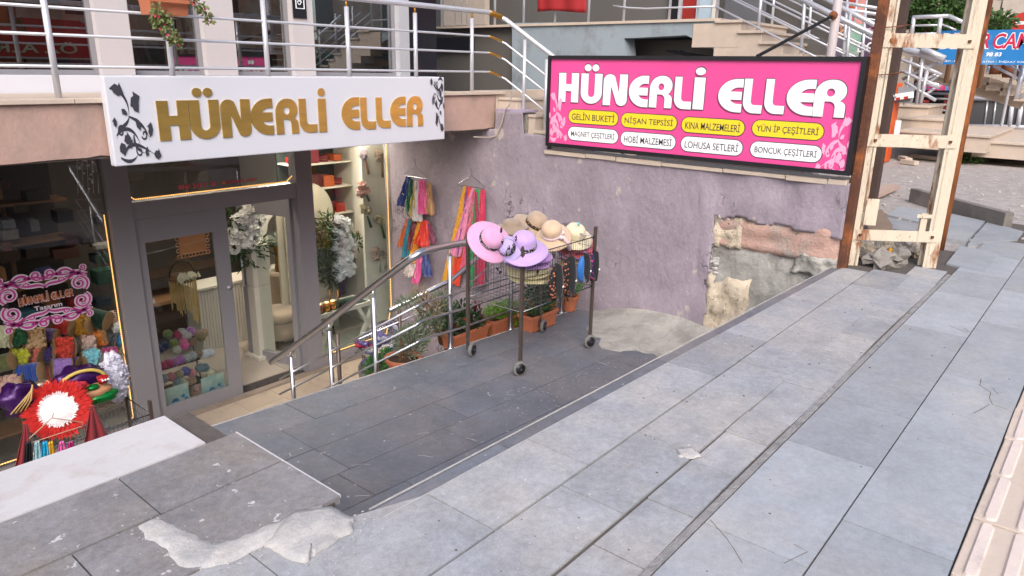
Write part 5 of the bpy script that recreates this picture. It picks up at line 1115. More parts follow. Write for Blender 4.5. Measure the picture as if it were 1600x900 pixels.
# ================================================================== INTERIOR THROUGH THE DOOR
def yarn(label, px, y, hexc, r=.055):
    c = at(px[0], px[1], y=y); mb = MB(); mb.ball(c, r, 14, 9, .12, (1, 1, .85)); rr_ = random.Random(px[0]+px[1]*3)
    for k in range(7):
        ax = V((rr_.uniform(-1, 1), rr_.uniform(-1, 1), rr_.uniform(-1, 1))).normalized(); Q_ = ax.to_track_quat('Z', 'Y').to_matrix(); off = rr_.uniform(-.3, .3)
        mb.tube([c+Q_ @ V((r*1.0*math.cos(a)*math.sqrt(1-off*off), r*1.0*math.sin(a)*math.sqrt(1-off*off), off*r)) for a in [2*math.pi*q_/16 for q_ in range(16)]], .0045, 4, closed=True)
    o = mb.build('yarn_ball', mat('yarn_'+hexc, hexc, .95, var=.15, vs=60, sheen=.5), smooth=True, label=label, category='yarn ball'); o['group'] = 'yarn balls stacked behind the closed door'
YN = [((262, 522), 'olive', '6c7a3c'), ((277, 523), 'crimson', 'a01c40'), ((284, 519), 'white', 'b8b8b4'), ((292, 524), 'pearl', 'a8a4a0'), ((298, 517), 'orchid', 'a868a8'), ((308, 520), 'taupe', '8a7460'), ((319, 520), 'beige brown', '9c8468'), ((314, 527), 'moss brown', '74683c'),
      ((250, 545), 'navy', '20285c'), ((258, 541), 'dark blue', '1c2450'), ((271, 536), 'lime olive', '7a8440'), ((276, 546), 'ivory', 'b4b0a0'), ((288, 540), 'hot pink', 'cc5090'), ((286, 534), 'pink', 'c4688c'), ((300, 534), 'brown', '806450'),
      ((253, 572), 'raspberry', 'ac1c50'), ((263, 568), 'dark rose', 'a42050'), ((273, 566), 'mauve', '9c5c98'), ((282, 562), 'violet pink', 'a058a0'), ((292, 560), 'light grey', '9ca09c'), ((301, 556), 'silver grey', '98a09c'), ((310, 552), 'cocoa', '7c6048'), ((320, 553), 'snow white', 'c0c4cc'), ((328, 551), 'cool white', 'b4b8c4'),
      ((255, 592), 'slate', '5c7078'), ((267, 589), 'rose', 'a86468'), ((280, 585), 'sand', '8c7c60'), ((290, 580), 'indigo', '4c508c'), ((300, 583), 'blush', 'ac6c70'), ((312, 575), 'steel blue', '5c6c74'), ((320, 574), 'sea grey', '506870'), ((329, 583), 'cream', 'b4b098'), ((277, 597), 'dusty teal', '5c7478'), ((288, 600), 'ecru', 'a49c80'), ((300, 595), 'camel', '8c6c50'), ((308, 608), 'pinkish tan', '94706c'), ((305, 616), 'hazel', '80604c')]
for px, n_, h_ in YN: yarn('%s yarn ball in the pile at the foot of the closed glass door' % n_, px, 7.55+(620-px[1])*.003, h_, .05)
ysh = thing('yarn_rack', 'low wire rack carrying the yarn pile behind the closed door', 'rack', (3.4, 7.6, .06))
for z_ in (.30, .55, .80): MB().box((3.04, 7.56+z_*.3, z_-.14), (3.66, 7.76+z_*.3, z_-.13)).build('shelf', M['wire'], ysh)
for x_ in (3.05, 3.65): MB().beam((x_, 7.72, .06), (x_, 7.95, .85), .012, .012).build('upright', M['wire'], ysh)
for i, (u0, v0, u1, v1) in enumerate(((252, 605, 298, 640), (311, 588, 353, 622))):
    a = at(u0+2, v0+4, y=7.44); b = at(u1, v1, y=7.44)
    pt = MB().box((a.x, 7.43, b.z), (b.x, 7.436, a.z)).build('poster', mat('teal_poster', '6f9a9c', .4, var=.2, vs=5, col2='b8c4b4', c2s=6, c2t=.5, c2w=.2), label=['teal poster with blue hexagons at the lower left of the door glass', 'teal poster with blue hexagons at the lower right of the door glass'][i], category='poster')
    cx, cz = (a.x+b.x)/2, (a.z+b.z)/2; mb = MB(); fr_ = frame((cx, 7.43, cz), (1, 0, 0), (0, 0, 1))
    for (dx, dz, r_) in ((-.02, -.01, .045), (.07, .03, .022), (.10, -.01, .022), (.06, -.05, .018), (-.11, -.06, .02)): mb.prism([(dx+r_*math.cos(k*math.pi/3), dz+r_*math.sin(k*math.pi/3)) for k in range(6)], fr_, .001, .002)
    mb.build('hexagon', mat('hex_blue', '1f6c9c', .4), pt)
# lace frame and flower basket with golden fringe
a = at(272, 362, y=7.9); b = at(328, 394, y=7.9)
lf = thing('lace_plaque', 'orange-brown lace edged plaque hanging behind the closed door', 'plaque', ((a.x+b.x)/2, 7.9, a.z))
MB().box((a.x+.04, 7.9, b.z+.03), (b.x-.04, 7.91, a.z-.04)).build('panel', mat('caramel', 'a8744c', .6), lf)
mb = MB(); fr_ = frame((0, 7.895, 0), (1, 0, 0), (0, 0, 1)); nx = 8; nz = 4
for k in range(nx+1):
    for z_ in (b.z+.01, a.z-.02): mb.tube([fr_(a.x+.03+(b.x-a.x-.06)*k/nx+.022*math.cos(q), z_+.022*math.sin(q)) for q in [6.283*i_/10 for i_ in range(10)]], .005, 4, closed=True)
for k in range(nz+1):
    for x_ in (a.x+.02, b.x-.02): mb.tube([fr_(x_+.022*math.cos(q), b.z+.01+(a.z-b.z-.03)*k/nz+.022*math.sin(q)) for q in [6.283*i_/10 for i_ in range(10)]], .005, 4, closed=True)
mb.build('lace_edge', mat('caramel', 'a8744c', .6), lf)
c = at(284, 430, y=7.75); t = thing('fringed_basket', 'hanging basket with white roses and long golden fringe behind the closed door', 'basket', tuple(c))
R_ = at(305, 430, y=7.75).x-c.x
mb = MB(); mb.tube([c+V((R_*.9*math.cos(q), 0, R_*1.05*math.sin(q)+.0)) for q in [math.pi*i_/16 for i_ in range(17)]], .008, 6); mb.build('hoop', mat('dark_twig', '2c2018', .8), t, smooth=True)
mb = MB(); mb.lathe([(R_, 0), (R_*.9, -.06), (0, -.07)], 20, Matrix.Translation(c)); mb.build('basket', M['wood'], t, smooth=True)
fm_ = mat('gold_fringe', 'c4a468', .6, var=.2, vs=30); k = 0
for i_ in range(26):
    q = 6.283*i_/26; L_ = .44+.06*math.sin(i_*1.3)+.12*math.cos(q); MB().tube([c+V((R_*.9*math.cos(q), R_*.9*math.sin(q), -.03)), c+V((R_*.9*math.cos(q), R_*.9*math.sin(q), -L_))], .006, 5).build('fringe_cord', fm_, t)
mb = MB(); flowerball(mb, c+V((0, -R_*.8, -.0)), (R_*.9, .04, .045), 34, .035); mb.build('white_roses', mat('cream_petal', 'bfb8a0', .7), t, kind='stuff')
mb = MB(); leaves(mb, c+V((.02, 0, .10)), (R_*.9, .1, .08), 260, .04, .01); mb.build('golden_twigs', mat('gold_twig', '5c4820', .6, var=.4, vs=40), t, kind='stuff')
# wooden counter deep in the shop with glass things
ct = thing('shop_counter', 'low wooden counter deep inside behind the closed door', 'counter', (4.4, 9.6, .06))
MB().box((3.7, 9.4, .06), (5.1, 9.9, .62)).build('base', mat('counter_wood', '3a2a20', .6), ct); MB().box((3.65, 9.35, .621), (5.15, 9.95, .67)).build('top', mat('counter_top', '8a6444', .5), ct)
MB().box((3.7, 9.45, .95), (5.1, 9.9, .98)).build('shelf', mat('counter_wood', '3a2a20'), ct)
# white pedestal with ribbed cabinet
a = at(387, 400, y=8.1)
pd = thing('white_pedestal', 'tall white square pedestal under the white flower arrangement inside the doorway', 'pedestal', (a.x+.1, 8.1, .06))
MB().box((a.x-.01, 8.0, .06), (a.x+.22, 8.22, 1.02)).build('lower_block', M['white_lat'], pd, bevel=.004); MB().box((a.x-.01, 8.0, 1.025), (a.x+.22, 8.22, 1.55)).build('upper_block', M['white_lat'], pd, bevel=.004); MB().box((a.x-.06, 7.95, .055), (a.x+.27, 8.27, .10)).build('plinth', M['white_lat'], pd)
rc = thing('ribbed_cabinet', 'low ribbed white cabinet running behind the pedestal', 'cabinet', (4.5, 8.9, .06))
mb = MB(); mb.box((4.2, 8.75, .06), (6.2, 9.1, .9)); mb.build('body', M['white_lat'], rc)
for k in range(50): MB().box((4.205+.04*k, 8.735, .08), (4.227+.04*k, 8.749, .88)).build('rib', M['white_lat'], rc)
MB().box((4.18, 8.72, .901), (6.22, 9.12, .93)).build('top', M['white_lat'], rc)
def bouquet(name, label, pxs, y, r, hexc, leaf=None, fr_=.032, n=26, cat='flowers', stem=None, seed=1):
    rnd = random.Random(seed); c0 = at(pxs[0][0], pxs[0][1], y=y); t_ = thing(name, label, cat, tuple(c0)); mb = MB()
    for (u, v) in pxs: flowerball(mb, at(u, v, y=y), (r, r*.7, r), n, fr_, rnd)
    mb.build('blossoms', mat('petal_'+hexc, hexc, .75, var=.12, vs=25), t_, kind='stuff')
    if leaf:
        mb = MB()
        for (u, v, rr_, n_) in leaf: leaves(mb, at(u, v, y=y+.04), (rr_, .06, rr_), n_, .13, .022, up=.0, rnd=rnd, shell=.2)
        mb.build('leaves', GRN('palm_leaf', '2c4a22'), t_, kind='stuff')
    if stem:
        for a_, b_, h_ in stem: MB().tube([at(a_[0], a_[1], y=y), at(b_[0], b_[1], y=y)], [.012, .018], 7).build('stem_bundle', mat('stem_'+h_, h_, .6), t_, smooth=True)
    return t_
bouquet('flower_arrangement', 'big white flower arrangement hanging from the doorway top down to the pedestal', [(395, 328), (404, 320), (385, 338), (376, 346), (400, 345), (395, 358), (385, 362), (380, 372), (368, 368), (366, 384), (382, 378), (393, 374), (404, 335)], 8.0, .10, 'dcdcd8',
        [(360, 350, .16, 120), (362, 395, .14, 90), (390, 400, .16, 80), (406, 385, .12, 60)], n=44, fr_=.04, seed=2)
bouquet('flower_arrangement', 'white cascading flower column with dark palm leaves behind the right window', [(528, 345), (540, 352), (530, 362), (538, 372), (545, 382), (527, 382), (533, 396), (543, 400), (530, 412), (540, 408), (538, 424), (530, 428), (545, 420)], 8.02, .10, 'ccd0d6',
        [(508, 370, .17, 150), (505, 395, .16, 140), (510, 418, .15, 120), (556, 380, .12, 60), (518, 432, .12, 90), (512, 350, .14, 90)], n=44, fr_=.04, seed=3)
bouquet('flower_arrangement', 'pale blossoms standing in a gold vase inside the doorway', [(436, 370), (442, 376), (430, 376)], 8.7, .09, '8c9486', n=22, seed=4)
c = at(433, 395, y=8.7); t = thing('gold_vase', 'slim gold vase under the pale blossoms inside the doorway', 'vase', tuple(c))
MB().lathe([(0, -.42), (.06, -.42), (.02, -.36), (.035, -.30), (.045, -.2), (.03, -.05), (.05, .08), (.045, .1), (0, .1)], 20, Matrix.Translation(c)).build('vase', mat('old_gold', '9c6c2c', .3, metal=.8), t, smooth=True)
# nested arches
for i, (u0, u1, vt, yy_) in enumerate(((418, 468, 322, 8.55), (473, 522, 284, 8.25))):
    pass
ar = thing('arch_backdrop', 'cream backdrop of nested arches behind the right window', 'backdrop', (5.3, 8.3, .06))
xl = at(470, 400, y=8.3).x-.35; xr = at(522, 400, y=8.3).x; top = at(486, 283, y=8.3).z
for k in range(4):
    ins = .095*k; R_ = (xr-xl)/2-ins; cx = (xl+xr)/2; zt_ = top-(xr-xl)/2
    MB().prism([(cx-R_, .06), (cx+R_, .06)]+arc(cx, zt_, R_, R_, 0, 180, 24), frame((0, 8.3-.035*k, 0), (1, 0, 0), (0, 0, 1)), 0, .033).build('arch_panel', mat('arch_cream', 'cfc8b6', .6, var=.03), ar)
def arch_ring(px_l, px_r, vt, y, label):
    xl, xr = at(px_l, 380, y=y).x, at(px_r, 380, y=y).x; zt_ = at((px_l+px_r)/2, vt, y=y).z; R_ = (xr-xl)/2; t_ = thing('arch_backdrop', label, 'backdrop', ((xl+xr)/2, y, .06)); cx = (xl+xr)/2
    pts = [(xl, .06), (xl, zt_-R_)]+arc(cx, zt_-R_, R_, R_, 180, 0, 20)+[(xr, .06)]; mb = MB(); fr_ = frame((0, y, 0), (1, 0, 0), (0, 0, 1))
    n = len(pts); inn = [(cx+(p[0]-cx)*.68, p[1] if p[1] < .1 else (zt_-R_)+(p[1]-(zt_-R_))*.68) for p in pts]
    for i in range(n-1): mb.prism([pts[i], pts[i+1], inn[i+1], inn[i]], fr_, 0, .06)
    mb.build('arch', M['white_lat'], t_)
arch_ring(405, 470, 318, 9.0, 'cream open arch seen deep inside the doorway')
# shelves on the right inside wall with goods
rs = thing('side_shelves', 'white shelves of red and green trays behind the right window', 'shelves', (5.9, 8.4, .06))
lv = [(2.72, 'a'), (2.42, 'b'), (2.08, 'c'), (1.70, 'd'), (1.38, 'e'), (1.05, 'f')]
for z_, _ in lv: MB().box((5.50, 8.35, z_-.02), (6.42, 8.75, z_)).build('shelf', M['white_lat'], rs)
MB().box((5.50, 8.76, .1), (6.42, 8.80, 2.95)).build('back_panel', mat('dark_green_panel', '1a2420', .7), rs)
cols = [('dark red', '6c1420'), ('wine', '4c101c'), ('scarlet', '9c2018'), ('black green', '10241c'), ('plum', '44183c'), ('orange', 'a84c1c')]
rr = random.Random(12)
for li, (z_, _) in enumerate(lv):
    x_ = 5.53
    for k in range(4):
        w_ = rr.uniform(.14, .24); n_, h_ = cols[rr.randrange(6)]; nm = ['top', 'second', 'third', 'fourth', 'fifth', 'lowest'][li]; ps_ = ['at the left end', 'left of the middle', 'right of the middle', 'at the right end'][k]
        M_ = Matrix.Translation((x_+w_/2, 8.52, z_+.002))
        if rr.random() < .5:
            o = MB().lathe([(0, 0), (w_*.40, 0), (w_*.42, .06), (w_*.42, .085), (0, .09)], 20, M_).build('round_tray', mat('velvet_'+h_, h_, .5, var=.2, vs=20), label='%s round henna tray %s of the %s side shelf' % (n_, ps_, nm), category='tray', group='henna trays and boxes on the side shelves')
            MB().lathe([(w_*.425, .03), (w_*.435, .035), (w_*.425, .04)], 20, M_).build('gold_rim', mat('old_gold', '9c6c2c'), o, smooth=True)
        else: MB().box((x_+.01, 8.40, z_+.002), (x_+w_-.01, 8.62, z_+rr.uniform(.08, .2))).build('gift_box', mat('velvet_'+h_, h_, .5), bevel=.008, label='%s velvet box %s of the %s side shelf' % (n_, ps_, nm), category='box', group='henna trays and boxes on the side shelves')
        x_ += w_+.01
wpn = thing('bouquet_display', 'cream side panel hung with small bridal bouquets at the right window', 'panel', (6.1, 7.9, .06))
MB().box((at(571, 400, y=7.62).x, 7.62, .06), (6.435, 7.66, 2.97)).build('board', mat('panel_cream', 'cdcabc', .6, var=.04), wpn)
for i, (pxs, h_, st_, lab) in enumerate([([(592, 240), (596, 246)], 'a08a78', [((597, 250), (598, 277), '6c5038')], 'beige rose bouquet at the top right of the cream panel'), ([(568, 242)], '93858c', [((571, 250), (576, 272), '7c5038')], 'greyish lilac bouquet at the top left of the cream panel'),
        ([(566, 290), (572, 298), (564, 300)], 'b58c80', [((573, 305), (577, 314), '2c4a22')], 'salmon pink bouquet below the top ones on the cream panel'), ([(567, 326), (574, 330)], 'b0a488', [((574, 338), (580, 355), '24402c')], 'ivory bouquet with short dark stems on the cream panel'),
        ([(592, 343), (598, 345)], 'aca280', [((596, 352), (601, 372), '2c6a2c')], 'pale yellow lily bouquet with green stems on the cream panel'), ([(587, 392), (588, 400)], 'a08c80', [((593, 405), (594, 425), 'a8a89c')], 'pink and white round bouquet low on the cream panel'), ([(602, 396)], 'a49c8c', [((602, 402), (602, 420), 'a8a89c')], 'small white bouquet beside the low round one')]):
    bouquet('bridal_bouquet', lab, pxs, 7.57, .055, h_, None, .034, 22, 'bouquet', st_, seed=30+i)
# chairs, table, candle holders
def chair(label, c, col='a08e7c', s=1.0):
    t_ = thing('armchair', label, 'chair', c); m_ = mat('boucle', col, .95, var=.06, vs=20, bump=.3, bs=90, sheen=.4); x, y, z = c
    MB().lathe([(0, .38), (.24*s, .38), (.27*s, .42), (.27*s, .50), (.22*s, .53), (0, .53)], 28, Matrix.Translation(c)).build('seat', m_, t_, smooth=True)
    mb = MB(); vs = []; n, q = 20, 8
    for i in range(n+1):
        a_ = math.radians(-20+220*i/n)
        for j in range(q+1):
            b_ = j/q; top_ = .98-.28*abs((i/n)-.5)**2*4; r_ = .27*s+.03*b_; vs.append((x+r_*math.cos(a_), y+r_*math.sin(a_), z+.40+(top_-.40)*b_))
    k = q+1; o_ = mb.add(vs, [(i*k+j, (i+1)*k+j, (i+1)*k+j+1, i*k+j+1) for i in range(n) for j in range(q)]).build('backrest', m_, t_, smooth=True)
    s_ = o_.modifiers.new('s', 'SOLIDIFY'); s_.thickness = .05
    MB().lathe([(.23*s, .15), (.245*s, .2), (.25*s, .38)], 28, Matrix.Translation(c)).build('skirt', m_, t_, smooth=True)
    for a_ in (45, 135, 225, 315): MB().tube([(x+.2*math.cos(math.radians(a_)), y+.2*math.sin(math.radians(a_)), z+.16), (x+.22*math.cos(math.radians(a_)), y+.22*math.sin(math.radians(a_)), z)], [.018, .012], 8).build('leg', mat('dark_leg', '2a1c14', .5), t_)
c = at(435, 520, z=.30); chair('beige boucle armchair seen through the open doorway', (c.x+.1, c.y+.1, .06))
c = at(505, 480, z=.50); chair('beige boucle armchair behind the white table in the right window', (c.x, c.y+.15, .06))
tb = thing('trestle_table', 'white framed glass table with crossed legs in the right window', 'table', (5.6, 7.75, .06)); tz = .62
a = at(512, 500, z=tz); b = at(575, 487, z=tz)
x0, x1, y0, y1 = 5.15, 6.02, 7.50, 7.92
for lo, hi in (((x0, y0, tz-.05), (x1, y0+.04, tz)), ((x0, y1-.04, tz-.05), (x1, y1, tz)), ((x0, y0+.0405, tz-.05), (x0+.04, y1-.0405, tz)), ((x1-.04, y0+.0405, tz-.05), (x1, y1-.0405, tz))): MB().box(lo, hi).build('table_frame', M['white_lat'], tb)
MB().box((x0+.03, y0+.03, tz-.012), (x1-.03, y1-.03, tz-.006)).build('glass_top', glassmat('table_glass', (.6, .8, .75)), tb)
for x_ in (x0+.1, x1-.1):
    for s_ in (-1, 1): MB().beam((x_-.16*s_, y0+.02+(.004*s_), .06), (x_+.14*s_, y0+.02+(.004*s_), tz-.05), .05, .04, up=V((0, 1, 0))).build('leg', M['white_lat'], tb)
GOL = mat('lantern_gold', 'c8862c', .25, metal=.8)
def lantern(label, x, y, h=.12):
    t_ = thing('candle_holder', label, 'candle holder', (x, y, tz), 'gold candle holders on the white table')
    MB().lathe([(0, 0), (.03, 0), (.04, .02), (.045, h*.6), (.035, h), (.032, h), (.04, h*.6), (.03, .03), (0, .02)], 16, Matrix.Translation((x, y, tz+.001))).build('cup', GOL, t_, smooth=True)
    MB().lathe([(0, .02), (.026, .02), (.026, h+.01), (0, h+.012)], 14, Matrix.Translation((x, y, tz+.001))).build('candle', mat('lit_candle', (1, .75, .4), emit=.9, var=0), t_, smooth=True)
for i, (u, v, n_) in enumerate(((498, 498, 'leftmost'), (505, 492, 'second'), (513, 490, 'middle'), (520, 484, 'fourth'), (531, 482, 'rightmost'))):
    p = at(u, v, z=tz+.05); lantern('%s small gold candle holder on the white table' % n_, min(max(p.x, x0+.06), x1-.1), min(max(p.y, y0+.08), y1-.06))
for i, (u, v) in enumerate(((552, 475), (556, 480))):
    p = at(u, v, z=tz+.1); o = MB().tube([(min(p.x, x1-.06), y0+.15+.1*i, tz), (min(p.x, x1-.06), y0+.15+.1*i, tz+.22)], .012, 8).build('gold_candlestick', GOL, smooth=True, label=['thin gold candlestick at the right end of the white table, farther', 'thin gold candlestick at the right end of the white table, nearer'][1-i], category='candlestick')
c = at(552, 436, y=8.3); t = thing('purple_cloth_box', 'dark purple draped box with small gold ornament below the side shelves', 'box', tuple(c))
MB().box((5.52, 8.2, .55), (6.1, 8.7, 1.0)).build('draped_box', mat('purple_cloth', '2c1844', .8, var=.2), t, bevel=.02)
MB().ball((5.75, 8.3, 1.03), .03, 10, 6, sc=(1.6, .6, 1)).build('ornament', GOL, t, smooth=True)
# fill lamps added under the ceiling to brighten the dark shop interior
for i, (x_, y_, hx, hy, e_, lab) in enumerate(((3.7, 7.66, .6, .05, 26, 'added fill strip inside above the shop door'), (5.6, 7.52, .45, .04, 90, 'added fill strip above the bouquet board in the right window'), (4.2, 9.3, .3, .16, 6, 'added flat fill lamp above the shop counter'), (5.3, 8.35, .25, .12, 110, 'added flat fill lamp above the arch backdrop'))):
    t = thing('fill_lamp', lab, 'lamp', (x_, y_, 2.97))
    MB().box((x_-hx, y_-hy, 2.955), (x_+hx, y_+hy, 2.979)).build('housing', M['white_lat'], t); MB().box((x_-hx+.02, y_-hy+.01, 2.945), (x_+hx-.02, y_+hy-.01, 2.9545)).build('diffuser', mat('fill_glow%d' % i, (1, .86, .70), emit=e_, var=0), t)
# ================================================================== RIGHT SIDE: lot, pylon, rubble
vs = []; fs = []; nx, ny = 60, 50
for i in range(nx+1):
    x = 6.45+(i/nx)**1.6*50
    for j in range(ny+1):
        y = -.69+(j/ny)**1.3*45
        vs.append((x, y, GZ-.03+.02*noise.noise(V((x*1.5, y*1.5, 0)))+min(.25, .006*max(0, x-10))))
fs = [(i*(ny+1)+j, (i+1)*(ny+1)+j, (i+1)*(ny+1)+j+1, i*(ny+1)+j+1) for i in range(nx) for j in range(ny)]
lot = MB().add(vs, fs).build('gravel_lot', M['gravel'], smooth=True, kind='structure')
MB().box((6.45, -.69, 1.0), (60, 45, GZ-.15)).build('lot_body', M['gravel'], lot)
peb = MB(); rr = random.Random(4)
for _ in range(900):
    x = 8.2+rr.random()**1.5*12; y = rr.uniform(.3, 7)*(x/10); peb.ball((x, y, GZ-.01), rr.uniform(.008, .03), 5, 3, .4, (1, 1, .6))
peb.build('pebbles', mat('pebble', 'b8b0a8', .9, var=.2, vs=9), lot, kind='stuff')
def wslab(px, dz=0, m=None):
    slabset(pave, m or M['slab2'], [[(at(u, v, z=GZ).x, at(u, v, z=GZ).y) for u, v in px]], GZ+dz, tilt=.01, th=.05)
wslab([(1470, 330), (1540, 346), (1510, 380), (1462, 372)]); wslab([(1542, 346), (1600, 362), (1590, 375), (1512, 381)]); wslab([(1500, 385), (1580, 398), (1555, 430), (1478, 412)], .006)
wslab([(1405, 322), (1468, 332), (1455, 350), (1385, 335)], -.01); wslab([(1380, 340), (1452, 354), (1448, 368), (1362, 352)], .01, M['slab'])
kb = MB(); kA = at(1425, 312, z=GZ); kB = at(1574, 354, z=GZ)
kb.beam(kA+V((0, 0, .05)), kB+V((0, 0, .05)), .10, .20); kb.build('kerb', mat('kerb_concrete', '77716c', .9, var=.15, vs=5, bump=.4, col2='8f8882', c2s=2), pave, bevel=.008)
pb = MB(); pA_ = at(1368, 300, z=GZ); pB_ = at(1404, 294, z=GZ)
pt_ = [at(u, v, z=GZ+.02) for u, v in ((1366, 300), (1385, 292), (1405, 295), (1372, 310), (1366, 312))]
MB().add([p for p in pt_]+[p+V((0, 0, .05)) for p in pt_], [(0, 1, 2, 3, 4), (5, 6, 7, 8, 9), (0, 1, 6, 5), (1, 2, 7, 6), (2, 3, 8, 7), (3, 4, 9, 8), (4, 0, 5, 9)]).build('broken_slab', mat('pink_slab', 'b39a8c', .8, var=.1), pave)
# rubble foot of the pylon
rb = thing('rubble_heap', 'mortar rubble and broken stones under the pylon crossbar', 'rubble', (6.6, 1.3, GZ))
rr = random.Random(9)
for k in range(16):
    t_ = rr.random(); p = at(1350+t_*95, 398+rr.uniform(-6, 12), z=GZ+.06); p += V((.15, .1, 0))*rr.random()
    MB().ball(p, rr.uniform(.05, .11), 9, 6, .8, (1.1, 1.1, .8)).build('stone', M['mortar'] if k % 3 else stonb, rb)
MB().ball(at(1392, 392, z=GZ+.1)-V((.05, 0, 0)), .03, 6, 4, .5, (.8, 1, 1.3)).build('yellow_chip', mat('yellow_chip', 'b8862c', .8), rb)
gt = [at(u, v, z=GZ+.12) for u, v in ((1355, 330), (1378, 327), (1395, 352), (1388, 362), (1356, 356))]
MB().add(gt+[p-V((0, 0, .03)) for p in gt], [(0, 1, 2, 3, 4), (5, 6, 7, 8, 9), (0, 1, 6, 5), (1, 2, 7, 6), (2, 3, 8, 7), (3, 4, 9, 8), (4, 0, 5, 9)]).build('broken_tile', mat('brown_tile', '8c7866', .6, var=.15), rb)
py = thing('lattice_pylon', 'flaking cream steel pylon with two legs and crossbars at the wall end', 'pylon', (6.6, 1.4, GZ))
LL = (6.44, 1.60); RR = (6.78, 1.13)
du = V((RR[0]-LL[0], RR[1]-LL[1], 0)).normalized(); dn = V((-du.y, du.x, 0))
for (x, y), sgn in ((LL, 1), (RR, -1)):
    c = V((x, y, 0)); mb = MB()
    mb.obox(c+V((0, 0, 4.6)), du, dn, V((0, 0, 1)), .012, .10, 4.95); mb.obox(c+du*sgn*(-.03)+dn*-.044+V((0, 0, 4.6)), du, dn, V((0, 0, 1)), .11, .012, 4.95); mb.obox(c+du*sgn*(-.03)+dn*.044+V((0, 0, 4.6)), du, dn, V((0, 0, 1)), .11, .012, 4.95)
    mb.build('leg', M['creamp'], py)
for (u0, v0, u1, v1, h_) in ((1390, 66, 1513, 62, 22), (1357, 216, 1485, 224, 20), (1336, 361, 1457, 374, 17)):
    a = at(u0, v0, y=LL[1]-.06); 
    za_ = at((u0+u1)/2, (v0+v1)/2, x=6.58).z
    f_ = (at(u0, v0-h_/2, x=6.4).z-at(u0, v0+h_/2, x=6.4).z)
    MB().beam(V((LL[0], LL[1], za_))-du*.06-dn*.056, V((RR[0], RR[1], za_))+du*.05-dn*.056, f_, .008, up=dn).build('crossbar', M['creamp'], py)
    for k in (0, 1): MB().beam(V(((LL, RR)[k][0], (LL, RR)[k][1], za_))-dn*.060+du*(.0), V(((LL, RR)[k][0], (LL, RR)[k][1], za_))-dn*.075, .02, .02).build('bolt', M['rust'], py)
MB().obox(V((LL[0], LL[1], 2.62))+du*.06-dn*.066, du, dn, V((0, 0, 1)), .10, .008, .22).build('gusset', M['creamp'], py)
MB().obox(V((RR[0], RR[1], 2.50))-du*.09-dn*.050, du, dn, V((0, 0, 1)), .05, .03, .24).build('bracket', M['creamp'], py)
MB().obox(V((RR[0], RR[1], 2.60))-du*.09-dn*.072, du, dn, V((0, 0, 1)), .13, .008, .03).build('bracket', M['creamp'], py)
for z_ in (3.70, 4.05): MB().tube([V((LL[0], LL[1], z_))-du*.09-dn*.07, V((LL[0], LL[1], z_+.01))+du*.03-dn*.08, V((LL[0], LL[1], z_+.03))+du*.16, V((LL[0], LL[1], z_))+du*.1+dn*.1, V((LL[0], LL[1], z_))-du*.12+dn*.05, V((LL[0], LL[1], z_))-du*.14-dn*.05], .004, 5).build('binding_wire', M['rust'], py)
pp = thing('brown_post', 'rusty brown square post against the right end of the pink sign', 'post', (6.22, 1.60, GZ))
MB().box((6.20, 1.585, GZ-.05), (6.27, 1.655, 7.0)).build('shaft', M['rust'], pp, bevel=.006)
p_ = at(1358, 345, z=GZ)
pp = thing('brown_post', 'dark brown post standing behind the cream pylon leg', 'post', (p_.x, p_.y, GZ)); MB().box((p_.x-.06, p_.y-.04, GZ-.05), (p_.x+.06, p_.y+.04, 7.6)).build('shaft', M['brownp'], pp, bevel=.006)
p_ = at(1468, 388, z=GZ)
pp = thing('rusty_pipe', 'orange rusted round pipe to the right of the cream pylon', 'pipe', (p_.x, p_.y, GZ)); MB().tube([(p_.x, p_.y, GZ-.05), (p_.x, p_.y, 7.0)], .040, 14).build('shaft', M['rusto'], pp, smooth=True)
# ================================================================== GREY BUILDING AND ITS STAIRS BEHIND THE WALL
GX = 8.5
gb = thing('grey_building', 'grey rendered building with landing and outside stairs behind the pink sign', 'building', (9.8, 6, 2))
frG = lambda px, x=GX: [(-at(u, v, x=x).y, at(u, v, x=x).z) for u, v in px]
frg = frame((0, 0, 0), (0, -1, 0), (0, 0, 1))
def pprism(px, x, depth, m, name, parent, **k):
    P = frG(px, x); f_ = lambda a, b, d=0: V((x+d, -a, b)); return MB().prism(P, f_, 0, depth).build(name, m, parent, **k)
pprism([(800, 36), (1122, 32), (1125, 47), (1157, 48), (1160, 64), (1190, 65), (1193, 82), (1225, 84), (1240, 105), (1135, 87), (1072, 55), (975, 60), (987, 160), (800, 160)], GX, .25, M['blueg'], 'landing_side', gb)
pprism([(560, 52), (799.5, 43), (799.5, 175), (560, 175)], GX+.10, .25, M['greyd'], 'lower_wall', gb)
MB().box((GX+.36, 4.0, 4.16), (9.98, 12, 4.275)).build('landing_slab', M['blueg'], gb)
MB().box((GX-.03, 3.97, 4.278), (GX+.25, 12, 4.31)).build('landing_edge', M['coping'], gb)
MB().box((GX+.02, 8.0, 3.95), (GX+.1, 12, 4.15)).build('shadow_slot', M['black'], gb)  # solid black strip drawn as the shadow line below the landing edge
MB().box((9.2, 3.0, 1.5), (9.4, 5.6, 4.1)).build('recess_wall', M['greyd'], gb)
MB().box((8.78, 2.6, 3.70), (8.92, 4.4, 3.86)).build('cable_tray', mat('ochre', '7a5a2c', .7), gb)
for k in range(3): MB().tube([(8.78, 4.8-.1*k, 3.95), (8.76, 4.2, 3.88-.04*k), (8.78, 3.4, 3.92)], .02, 6).build('cable', M['black'], gb)
MB().box((10.0, 3.2, 2.0), (10.3, 14, 9.5)).build('upper_wall', M['greyd'], gb)
